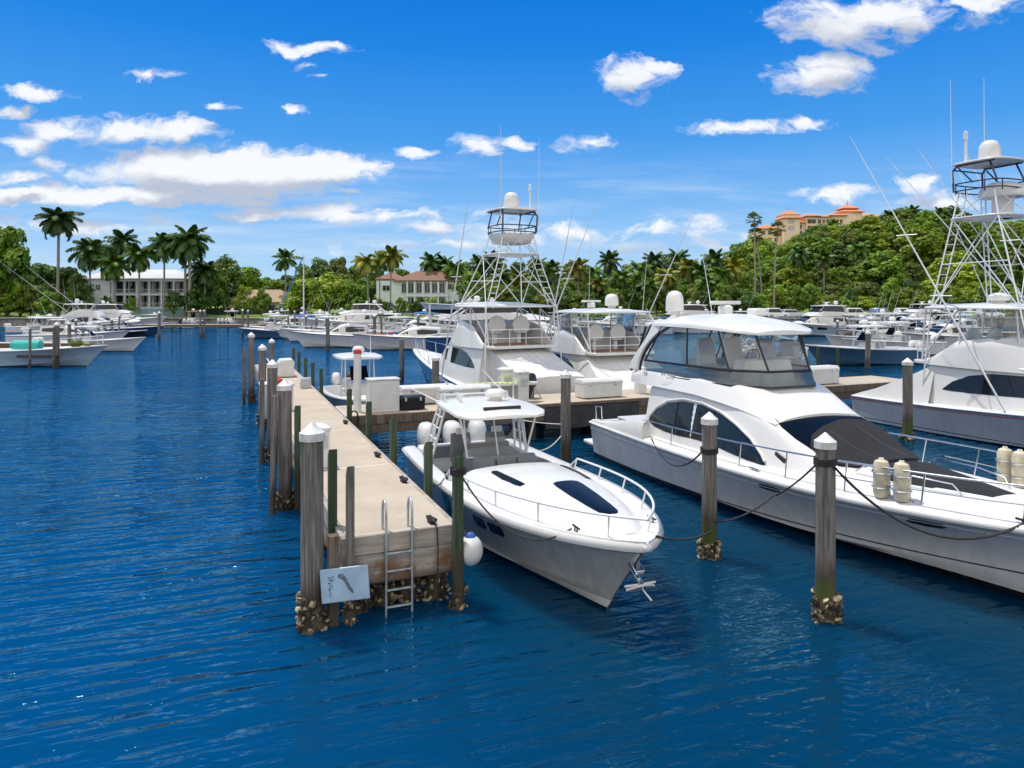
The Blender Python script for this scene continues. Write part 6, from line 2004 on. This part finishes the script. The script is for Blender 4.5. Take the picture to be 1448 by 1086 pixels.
for i, (px, pt, Y, fl, lb, lm, nf) in enumerate(RP):
    palm('royal_palm', lb, gz(px, Y), htop(px, pt, Y), lm, 40 + i, G, nf + 6, fl * 1.4, 1.15, (rnd.uniform(-.4, .4), 0), tr=.30 if i in (0, 6) else .22, leafw=.14)
palm('royal_palm', 'second dark trunk of the palm pair at the white house corner', gz(262, 147), htop(262, 352, 147), 'palm_dark', 77, G, 16, 3.0, 1.2, tr=.26)
palm('young_palm', 'little palm on the lawn before the blue house wall', gz(150, 140), htop(150, 422, 140), 'palm_dark', 78, None, 12, 1.8, 1.1, tr=.09)
palm('coconut_palm', 'lone dark coconut palm standing above the lawn hedge', gz(404, 165), htop(404, 357, 165), 'palm_dark', 60, 'coconut palms', 18, 3.8, .8, (.6, 0), tr=.17)
palm('coconut_palm', 'yellowish coconut palm beside the brown roofed villa, closer to the mast', gz(521, 142), htop(521, 362, 142), 'palm_yellow', 61, 'coconut palms', 22, 3.4, 1.1, (.5, 0), tr=.16)
palm('coconut_palm', 'yellowish coconut palm hugging the villa wall', gz(552, 143), htop(552, 353, 143), 'palm_yellow', 62, 'coconut palms', 24, 3.6, 1.1, (.3, 0), tr=.16)
palm('coconut_palm', 'greener coconut palm between the two yellowish ones', gz(537, 148), htop(537, 360, 148), 'palm', 63, 'coconut palms', 18, 3.2, 1.0, tr=.15)
# slender fan palms on the right
G = 'slender fan palms at the foot of the hill'
for i, (pb, px, pt, Y, lb) in enumerate(((1068, 1071, 306, 150, 'tallest slender fan palm, straight trunk'), (1078, 1088, 328, 152, 'middle slender fan palm, slightly bent trunk'), (1094, 1111, 318, 148, 'slender fan palm leaning towards the condominium'))):
    p = gz(pb, Y)
    palm('fan_palm', lb, p, htop(pb, pt, Y), 'palm', 80 + i, G, 26, 2.0, 1, ((px - pb) / F * Y, 0), True, 8, tr=.19, shaft=False)

# broad crowned varieties: the first of each is placed, then copied
VAR = {}
def put(var, px, Y, pt, wide, label, group, cat='tree', base=None):
    p = gz(px, Y)
    hh = max(2.5, htop(px, pt, Y))
    key, lm, sh, nm = var
    if key > 10: hh = max(hh, .8 * wide)
    if (key, lm) not in VAR:
        tr = .12 if sh else (.05 if key > 10 else .16)
        VAR[(key, lm)] = broadleaf(nm, label, cat, p, 10, 10, lm, 100 + key, group, tr, (14 if sh else (20, 13, 24, 17)[key % 4]), (150, 210, 120, 170)[key % 4], (.40, .46, .36, .52)[key % 4])
        o = VAR[(key, lm)]
        o.scale = (wide / 10, wide / 10, hh / 10)
        return o
    return dup(VAR[(key, lm)], p, rnd.uniform(0, 6.28), label, group, (wide / 10, wide / 10, hh / 10))

def V(k, lm, shrub=False): return (k, lm, shrub, 'bushy_shrub' if shrub else 'broadleaf_tree')
# left edge
put(V(1, 'leaf'), 10, 150, 322, 13, 'tall rounded tree cut by the picture edge beside the tallest palm', 'trees around the white house')
put(V(2, 'leaf_dark'), -25, 158, 335, 14, 'dark rounded tree outside the tallest palm', 'trees around the white house')
for (px, Y, pt, w, v, lb) in ((60, 165, 372, 9, V(3, 'leaf_dark'), 'dark tree behind the tallest palm trunk'), (95, 168, 378, 9, V(1, 'leaf_dark'), 'dark tree between tallest palm and white house'), (110, 150, 388, 5, V(4, 'leaf_olive'), 'greyish feathery tree at the blank house wing'),
                              (318, 165, 364, 11, V(2, 'leaf'), 'bright rounded tree over the tan roofed bungalow'), (305, 160, 384, 7, V(3, 'leaf'), 'bright tree between white house and bungalow'), (352, 172, 378, 10, V(1, 'leaf'), 'light green tree behind the bungalow roof'), (285, 152, 388, 6, V(4, 'leaf_dark'), 'dark tree hugging the white house corner'), (275, 146, 410, 6, V(5, 'leaf_dark', True), 'dark shrub under the corner palm pair'),
                              (30, 150, 415, 7, V(5, 'leaf_olive', True), 'olive shrub on the left lawn'), (70, 146, 412, 6, V(6, 'leaf', True), 'light shrub under the tallest palm'), (105, 145, 410, 5, V(5, 'leaf_dark', True), 'dark shrub beside the blank house wing'), (172, 141, 428, 3.2, V(6, 'leaf', True), 'small shrub before the blue house wall'), (48, 148, 402, 6, V(6, 'leaf_olive', True), 'tall olive shrub behind the left lawn'), (345, 150, 404, 5, V(6, 'leaf_lime', True), 'lime shrub before the bungalow'), (370, 150, 410, 4, V(5, 'leaf', True), 'round green shrub beside the bungalow')):
    put(v, px, Y, pt, w, lb, 'trees around the white house', 'shrub' if v[2] else 'tree')
for i in range(16):
    px = -10 + i * 19 + rnd.uniform(-5, 5)
    if 110 < px < 265: continue
    put(V(5 + i % 2, ['leaf_dark', 'leaf', 'leaf_olive', 'leaf_lime'][i % 4], True), px, 147 + rnd.uniform(-2, 6), 405 + rnd.uniform(-8, 14), rnd.uniform(5, 8), 'shrub in the garden thicket beside the white house', 'garden thicket shrubs', 'shrub')
for (px, pt, w, lm, lb) in ((118, 400, 6, 'leaf_dark', 'dark bush hiding the foot of the blank house wing'), (246, 412, 4.5, 'leaf_dark', 'dark bush at the last house column'), (186, 420, 3.5, 'leaf', 'green bush below the house balcony')):
    put(V(6, lm, True), px, 145, pt, w, lb, 'trees around the white house', 'shrub')
# central belt
q = random.Random(5)
G1, L1 = 'trees of the central belt', 'broadleaf tree in the dense belt behind the middle of the marina'
lms = ['leaf', 'leaf_dark', 'leaf', 'leaf_dark', 'leaf_olive']
def skyl(px):
    pts = [(330, 385), (380, 388), (420, 372), (450, 366), (500, 368), (540, 378), (600, 385), (640, 378), (690, 362), (760, 372), (820, 366), (860, 372), (930, 358), (1000, 362), (1060, 342), (1110, 338), (1160, 330), (1200, 314), (1250, 306), (1300, 300), (1340, 304), (1400, 318), (1460, 322), (1560, 330)]
    for (a, b), (c, d) in zip(pts, pts[1:]):
        if a <= px <= c: return lerp(b, d, (px - a) / (c - a))
    return pts[0][1] if px < pts[0][0] else pts[-1][1]
k = 0
for (Y, dy, step) in ((205, 0, 26), (186, 12, 30), (168, 30, 33)):
    px = 372 + (k % 3) * 9
    while px < 1055:
        if not (Y < 175 and (560 < px < 665)):
            put(V(11 + k % 4, lms[k % 5]), px, Y + q.uniform(-5, 5), skyl(px) + dy + q.uniform(-5, 12), q.uniform(7.5, 11), L1, G1)
        k += 1
        px += step * q.uniform(.8, 1.25)
for (px, Y, pt, w, lm, lb) in ((432, 148, 395, 11, 'leaf_lime', 'large bright lime tree on the lawn behind the mast'), (465, 146, 388, 11, 'leaf_lime', 'bright lime tree right of the sailing mast'), (495, 147, 400, 9, 'leaf', 'green tree before the yellowish palms'), (415, 150, 412, 6, 'leaf_lime', 'low lime tree at the lawn edge'), (668, 150, 385, 9, 'leaf', 'green tree at the villa wall'), (690, 148, 395, 8, 'leaf_olive', 'olive tree behind the tower boat'), (708, 150, 402, 8, 'leaf', 'green tree beside the blue walled pavilion')):
    put(V(1 + k % 4, lm), px, Y, pt, w, lb, 'trees by the lawn'); k += 1
for i in range(30):
    px = 690 + i * 13.2 + q.uniform(-4, 4)
    put(V(5 + i % 2, ['leaf_dark', 'leaf', 'leaf_olive', 'leaf_dark'][i % 4], True), px, 146 + q.uniform(-2, 5), 408 + q.uniform(-8, 10), q.uniform(4.5, 7), 'shrub in the row below the central tree belt', 'shrubs below the central belt', 'shrub')
# coconut palms in the belt
G2, L2 = 'palms of the central belt', 'coconut palm among the dense belt behind the moored boats'
pv = [palm('coconut_palm', L2, gz(700, 155), 12, lm, 300 + i, G2, nf, 3.6, 1.05, (.5, 0), tr=.16, skirt=3 if i == 1 else 0) for i, (lm, nf) in enumerate((('palm', 20), ('palm_yellow', 18), ('palm_dark', 20)))]
spots = [(612, 165, 362, 2), (628, 166, 366, 2), (645, 160, 372, 0), (678, 160, 366, 2), (698, 158, 360, 2), (712, 152, 385, 0), (735, 152, 390, 1), (760, 165, 368, 2), (783, 160, 372, 0), (818, 152, 370, 1), (838, 158, 378, 0), (862, 165, 360, 2), (880, 152, 385, 0), (902, 155, 372, 0), (925, 160, 362, 2), (940, 152, 382, 1), (958, 165, 358, 2), (975, 155, 370, 1), (990, 152, 376, 0), (1008, 158, 358, 2), (1022, 150, 380, 0), (1040, 154, 368, 1), (845, 148, 395, 1), (915, 148, 398, 0), (1000, 148, 392, 0)]
for i, (px, Y, pt, v) in enumerate(spots):
    hh = htop(px, pt, Y)
    o = pv[v] if i in (0,) and False else dup(pv[v], gz(px, Y), q.uniform(0, 6.28), L2, G2, (hh / 12 * .5 + .5,) * 2 + (hh / 12,))
for o in pv: 
    for ch in list(o.children): bpy.data.objects.remove(ch)
    bpy.data.objects.remove(o)
# hillside
G3, L3 = 'trees on the green hillside', 'leafy tree on the steep green hillside above the parked cars'
lms = ['leaf', 'leaf_lime', 'leaf', 'leaf_olive', 'leaf_lime', 'leaf_dark']
k = 0
for (Y, dy, step, hw) in ((240, -2, 19, (9, 13)), (226, 10, 20, (9, 12)), (213, 26, 21, (8, 12)), (200, 42, 23, (8, 11)), (188, 58, 25, (8, 11)), (176, 76, 26, (8, 10)), (164, 94, 28, (7, 9.5))):
    px = 1050 + (k % 4) * 7
    while px < 1500:
        p = gz(px, Y)
        base_py = HZ + F * (H - p.z) / Y
        top = max(skyl(px) + dy, base_py - 70) + q.uniform(-6, 10)
        if not (Y > 205 and 1075 < px < 1255):
            if 1080 < px < 1250: top = max(top, 348 + q.uniform(-6, 6))
            put(V(11 + k % 4, lms[(k * 7 + int(px)) % 6]), px, Y + q.uniform(-4, 4), top, q.uniform(*hw) * (1.15 if top < base_py - 50 else .8), L3, G3)
        else:
            put(V(16, lms[k % 6], True), px, Y - 6, 347 + q.uniform(-5, 6), q.uniform(6, 8), L3, G3)
        k += 1
        px += step * q.uniform(.8, 1.25)
for (px, pt, w) in ((1206, 322, 7), (1226, 314, 7), (1245, 306, 8), (1265, 300, 9)):
    put(V(2, 'leaf'), px, 238, pt, w, L3, G3)
for i, (px, pt, Y, lm) in enumerate(((1178, 312, 236, 'palm'), (1204, 322, 236, 'palm'), (1130, 352, 170, 'palm_dark'), (1165, 358, 168, 'palm'), (1215, 345, 180, 'palm'))):
    palm('hillside_palm', ['palm whose crown stands before the condominium balconies', 'palm beside the condominium long wing', 'dark palm on the lower hillside', 'palm above the hillside yacht', 'palm half way up the hillside'][i], gz(px, Y), htop(px, pt, Y), lm, 400 + i, 'hillside palms', 20, 3.4, 1.0, tr=.2, skirt=3)
for i in range(26):
    px = 1062 + i * 16 + q.uniform(-5, 5)
    put(V(5 + i % 2, ['leaf', 'leaf_dark', 'leaf_lime', 'leaf_olive'][i % 4], True), px, 150 + q.uniform(-1, 4), 412 + q.uniform(-8, 10), q.uniform(4.5, 7), 'shrub in the row behind the parked cars', 'shrubs behind the parked cars', 'shrub')

for i in range(8):
    put(V(5 + i % 2, ['leaf', 'leaf_dark', 'leaf_lime'][i % 3], True), 536 + i * 15 + q.uniform(-3, 3), 143 + q.uniform(-1, 2), 424 + q.uniform(-5, 6), q.uniform(3, 4.6), 'low shrub along the foot of the brown roofed villa', 'villa shrubs', 'shrub')
# taller crowns breaking the hill line
for (px, Y, pt, w, lm) in ((1275, 232, 297, 14, 'leaf_olive'), (1310, 226, 303, 12, 'leaf'), (1345, 236, 298, 15, 'leaf_dark'), (1225, 205, 335, 13, 'leaf_lime'), (1300, 190, 345, 14, 'leaf_lime'), (1150, 190, 352, 12, 'leaf'), (1250, 175, 372, 12, 'leaf'), (1350, 172, 370, 13, 'leaf_lime'), (1120, 172, 376, 11, 'leaf_lime')):
    put(V(13, lm), px, Y, pt, w, L3, G3)
for i, (px, pt, Y) in enumerate(((1258, 300, 236), (1290, 294, 236), (1330, 296, 234), (1236, 318, 225), (1272, 340, 200))):
    palm('hillside_palm', ['palm breaking the hill skyline next to the condominium end', 'tallest palm on the hill skyline', 'palm on the hill skyline behind the outrigger', 'palm just below the condominium end wing', 'palm in the middle of the upper hillside'][i], gz(px, Y), max(7, htop(px, pt, Y)), 'palm', 500 + i, 'hillside palms', 20, 3.6, 1.0, tr=.2, skirt=2)
# ------------------------------------------------------------------ houses
def win(parent, x, z, w, h, y=-.02, mt='glass', frame='house_white', name='window'):
    f = MB()
    for (cx, cz, sw, sh) in ((x, z + h / 2 + .06, w + .24, .12), (x, z - h / 2 - .06, w + .24, .12), (x - w / 2 - .06, z, .12, h), (x + w / 2 + .06, z, .12, h), (x, z, .06, h)):
        f.box((cx, y - .05, cz), (sw, .14, sh))
    fo = f.build('window' if name == 'window' else name, M[frame], parent, smooth=0)
    MB().box((x, y + .0, z), (w, .06, h)).build('pane', M[mt], fo, smooth=0)


def hip(parent, x0, x1, y0, y1, z, h, mt, over=.7, ridge=None, name='roof'):
    x0 -= over; x1 += over; y0 -= over; y1 += over
    r = ridge if ridge is not None else min((x1 - x0), (y1 - y0)) / 2
    ym = (y0 + y1) / 2
    mb = MB().add([(x0, y0, z), (x1, y0, z), (x1, y1, z), (x0, y1, z), (x0 + r, ym, z + h), (x1 - r, ym, z + h), (x0, y0, z - .22), (x1, y0, z - .22), (x1, y1, z - .22), (x0, y1, z - .22)],
                  [(0, 1, 5, 4), (1, 2, 5), (2, 3, 4, 5), (3, 0, 4), (6, 7, 1, 0), (7, 8, 2, 1), (8, 9, 3, 2), (9, 6, 0, 3), (9, 8, 7, 6)])
    return mb.build(name, M[mt], parent, smooth=0)

# white house with colonnaded galleries (local x to the right, y away)
Y0 = 151
pL, pR = aty(113, Y0), aty(264, Y0)
w = pR.x - pL.x
t = thing('white_house', 'two storey white house with pale hip roof and columned galleries behind royal palms', 'house', (pL.x, Y0, 1.55))
MB().box((w / 2, 5.5, 4.1), (w, 7, 8.2)).build('wall', M['house_white'], t)
MB().box((w * .14, 1.0, 4.1), (w * .28, 2.0, 8.2)).build('wing_wall', M['house_white'], t)
hip(t, 0, w, 0, 9, 8.25, 2.1, 'roof_grey')
for z, nm in ((1.85, 'terrace_slab'), (4.75, 'balcony_slab')):
    MB().box((w * .64, 1.0, z), (w * .72, 2.0, .35)).build(nm, M['house_white'], t)
for x in [w * (.30 + .115 * k) for k in range(7)]:
    MB().box((x, .25, 5.0), (.36, .36, 6.4)).build('column', M['house_white'], t)
MB().box((w * .64, .12, 7.9), (w * .72, .3, .6)).build('fascia', M['house_white'], t)
for z in (2.0, 4.95):
    mb = MB().box((w * .64, .12, z + .95), (w * .72, .07, .07))
    for k in range(60): mb.box((w * .285 + w * .71 * k / 59, .12, z + .48), (.04, .04, .92))
    mb.build('balustrade_frame', M['plastic'], t, smooth=0)
for z in (3.35, 6.5):
    for k in range(6): win(t, w * (.3575 + .115 * k), z, 2.75, 2.5, 1.99, 'glass')
for (x, z) in ((.06, 6.3), (.17, 6.3), (.06, 3.2)): win(t, w * x, z, 1.0, 1.2, 0)
MB().box((w / 2, -2.4, .75), (w + 2, .3, 1.9)).build('garden_wall', mat('blue grey wall', (.22, .33, .44), .8, var=.08, scale=1), t)
# villa with brown roof
Y0 = 158
pL, pR = aty(531, Y0), aty(648, Y0)
w = pR.x - pL.x
t = thing('brown_roofed_villa', 'white two storey villa with brown tiled hip roof behind the middle of the marina', 'house', (pL.x, Y0, 1.55))
MB().box((w / 2, 5, 4.0), (w, 8, 8.0)).build('wall', M['house_white'], t)
hip(t, w * .25, w, 1, 9, 8.05, 2.3, 'roof_brown', .8)
hip(t, 0, w * .3, 2, 9, 8.45, 1.8, 'roof_brown', .5, name='side_roof')
for k, x in enumerate((.34, .42, .52, .62, .71, .80)):
    win(t, w * x, 6.3, 1.15, 2.2, .99)
for x in (.42, .54, .66, .78): win(t, w * x, 2.9, 1.7, 2.5, .99)
win(t, w * .92, 6.6, 2.0, 1.2, .99); win(t, w * .12, 6.3, 1.6, 1.2, .99)
for x in (.38, .47, .57, .665, .755, .86): MB().box((w * x, .55, 4.0), (.38, .5, 7.9)).build('column', M['house_white'], t)
MB().box((w * .62, .6, 4.55), (w * .52, .8, .4)).build('balcony_slab', M['house_white'], t)
# bungalow with tan roof
Y0 = 162
pL, pR = aty(318, Y0), aty(412, Y0)
w = pR.x - pL.x
t = thing('tan_roofed_bungalow', 'low bungalow with tan hip roof across the lawn', 'house', (pL.x, Y0, 1.9))
MB().box((w / 2, 4.5, 1.4), (w, 8, 2.8)).build('wall', M['cream'], t)
hip(t, 0, w, .5, 8.5, 2.8, 2.9, 'roof_tan', .9)
for x in (.2, .45, .7): win(t, w * x, 1.5, 1.6, 1.3, .49)
t = thing('garden_fence', 'dark green garden fence between lawn and bungalow', 'fence', (pL.x - 2, Y0 - 4, 1.8))
MB().box((w / 2 + 2, 0, .75), (w + 6, .06, 1.5)).build('screen_panel', M['fence'], t, smooth=0)
for k in range(8): MB().box(((w + 6) * k / 7 - 1, -.06, .8), (.1, .1, 1.7)).build('post', M['black'], t)
# little house at the left edge
pL = aty(-20, 168)
t = thing('edge_house', 'house with reddish brown roof at the left picture edge behind shrubs', 'house', (pL.x, 168, 1.9))
MB().box((6, 4, 2), (12, 8, 4)).build('wall', M['cream'], t)
hip(t, 0, 12, 0, 8, 4, 2.6, 'roof_brown')
for x in (3, 8.5): win(t, x, 2.2, 1.6, 1.4, 0)
# pavilion with pale roof behind the tower boat
pL = aty(742, 150)
t = thing('pavilion', 'small pavilion with pale blue roof behind the navy tower boat', 'pavilion', (pL.x, 150, 1.55))
MB().box((4, 3, 1.3), (7.4, 5, 2.6)).build('wall', mat('blue stucco', (.10, .28, .42), .8), t)
hip(t, 0, 8, 0, 6, 2.6, 1.2, 'roof_grey')
win(t, 2, 1.4, 1.4, 1.2, .48); win(t, 5.6, 1.4, 1.4, 1.2, .48)
# gatehouse with red tiles
for (px, wd, lb) in ((1017, 5.5, 'small gatehouse with red tiled roof at the tree belt end'), (1044, 3.4, 'red tiled kiosk beside the gatehouse')):
    pL = aty(px, 152)
    t = thing('gatehouse', lb, 'gatehouse', (pL.x, 152, 1.55))
    MB().box((wd / 2, 2, 1.4), (wd, 3.4, 2.8)).build('wall', M['house_white'], t)
    hip(t, 0, wd, .3, 3.7, 2.8, 1.3, 'roof_orange', .6)
    win(t, wd / 2, 1.5, 1.2, 1.3, .28)

# condominium on the hill
Y0 = 300
s = Y0 / F
def X(px): return (px - 724) * s
def Z(py): return H - (py - HZ) * s
t = thing('condominium', 'cream multi storey condominium with terracotta roofs and two corner towers on the hill', 'apartment building', (X(1080), Y0, 0))
ox = X(1080)
def block(a, b_, top, y0, dep, name='wall'):
    MB().box(((X(a) + X(b_)) / 2 - ox, y0 + dep / 2, (Z(top) + 14) / 2), (X(b_) - X(a), dep, Z(top) - 14)).build(name, M['cream'], t)
block(1108, 1131, 303, 0, 8, 'tower_wall'); block(1074, 1109, 322, 3, 10); block(1130, 1142, 314, 2, 9); block(1141, 1212, 304.5, 1, 12); block(1196, 1226, 296, 4, 8, 'tower_wall'); block(1225, 1262, 304, 6, 10); block(1262, 1290, 310, 8, 10)
def roof(a, b_, py, h, y0, dep, over=1.0, ridge=None, nm='roof'): return hip(t, X(a) - ox, X(b_) - ox, y0, y0 + dep, Z(py), h, 'roof_orange', over, ridge, nm)
roof(1108, 1131, 308, 1.4, -.2, 8.4, .9); roof(1110, 1129, 303, 2.2, .5, 7, .8); roof(1076, 1108, 322, 2.2, 3, 10); roof(1130, 1142, 314, 1.5, 2, 9); roof(1142, 1158, 305, 1.6, .5, 9); roof(1158, 1176, 306, 1.2, 1, 9); roof(1176, 1196, 304, 1.4, .8, 10); roof(1197, 1225, 297.5, 2.4, 3.6, 9); roof(1201, 1221, 292, 2.0, 5, 6.5, .8); roof(1226, 1262, 304, 2.0, 6, 10); roof(1262, 1290, 310, 2.0, 8, 10)
MB().box((X(1211) - ox, 8, Z(295)), (X(1220) - X(1202), 6, 2.4)).build('lantern_wall', M['roof_orange'], t)
for a, py in ((1119.5, 303), (1211, 292)): MB().tube([(X(a) - ox, 4.2 if a < 1200 else 8.2, Z(py) + 1.5), (X(a) - ox, 4.2 if a < 1200 else 8.2, Z(py) + 4.2)], [.25, .08], 6).build('finial', M['roof_orange'], t)
for py in (311, 320, 329, 337):
    for (a, wd) in ((1149, 3.6), (1160, 1.3), (1166, 1.0), (1172, 1.3), (1178, 1.0), (1185, 1.2), (1191, 1.2)):
        win(t, X(a) - ox, Z(py) - .5, wd, 1.7, .98, 'glass', 'cream')
for py in (320, 328.5): win(t, X(1134) - ox, Z(py), 1.5, 1.8, 1.98, 'glass', 'cream')
for py in (313, 322): win(t, X(1119) - ox, Z(py), 2.6, 1.8, -.02, 'greybox', 'cream')
for a in (1083, 1092, 1101):
    for py in (328, 338): win(t, X(a) - ox, Z(py), 1.4, 1.6, 2.98, 'glass', 'cream')

# ------------------------------------------------------------------ parked cars
def car(px, Y, rz, mt, label, tall=1.75, L=4.8):
    p = aty(px, Y)
    t = thing('parked_car', label, 'car', (p.x, Y, 1.58), rz, 'cars parked below the hillside')
    w = .93
    st = [(-L / 2, w * .92, w * .9, .45, .98, .02), (-L / 2 + .15, w, w * .96, .32, 1.05, .02), (L * .18, w, w * .96, .32, 1.04, .02), (L * .42, w * .97, w * .90, .32, .96, .03), (L / 2, w * .85, w * .78, .42, .80, .02)]
    house(st, .12, 2).build('body', M[mt], t, smooth=50)
    cb = [(-L / 2 + .12, w * .93, w * .80, 1.0, tall - .12, .03), (-L / 2 + .5, w * .94, w * .80, 1.0, tall, .04), (L * .06, w * .94, w * .78, 1.0, tall - .02, .04), (L * .25, w * .90, w * .70, 1.0, 1.06, .03)]
    house(cb, .12, 3).build('cabin', M[mt], t, smooth=50)
    side_window(cb, [(-L / 2 + .32, 1.10, tall - .3), (-L / 2 + .55, 1.08, tall - .18), (L * .05, 1.08, tall - .18), (L * .17, 1.08, 1.20)], t, 'side_window')
    top_panel(cb, [(L * .08, -.6, .6), (L * .235, -.62, .62)], t, 'windscreen', 'glass')
    for x in (-L * .31, L * .30):
        for y in (-w + .06, w - .06):
            o = MB().lathe([(.2, -.11), (.34, -.10), (.34, .10), (.2, .11)], (x, y, .34), 16, Matrix.Rotation(PI / 2, 3, 'X')).build('wheel', M['tyre'], t, smooth=40)
            MB().lathe([(.05, -.125), (.2, -.118), (.2, .118), (.05, .125)], (x, y, .34), 12, Matrix.Rotation(PI / 2, 3, 'X')).build('rim', M['alu'], o, smooth=40)
    for y in (-.62, .62): MB().box((L / 2 - .06, y, .72), (.12, .30, .13)).build('headlight', M['plastic'], t, bevel=.02)
    return t
for (px, Y, rz, mt, lb) in ((1098, 137.5, .15, 'car_white', 'white parked estate car left of the hillside yacht'), (1121, 138.5, .1, 'car_silver', 'silver parked car partly behind the hillside yacht bow'), (1213, 137.5, -.1, 'car_white', 'white parked off-roader just right of the hillside yacht'), (1248, 138, .05, 'car_silver', 'silver parked car next to the white off-roader'), (1283, 137.5, .1, 'car_white', 'white parked van like car behind the console boats'), (1318, 138, 0, 'car_dark', 'dark parked car behind the tower legs'), (1352, 138, .1, 'car_silver', 'silver parked car near the big sportfisher hardtop'), (1400, 138, 0, 'car_white', 'white parked car beyond the big sportfisher bridge')):
    car(px, Y, rz, mt, lb, 1.95 if 'white' in lb else 1.7)
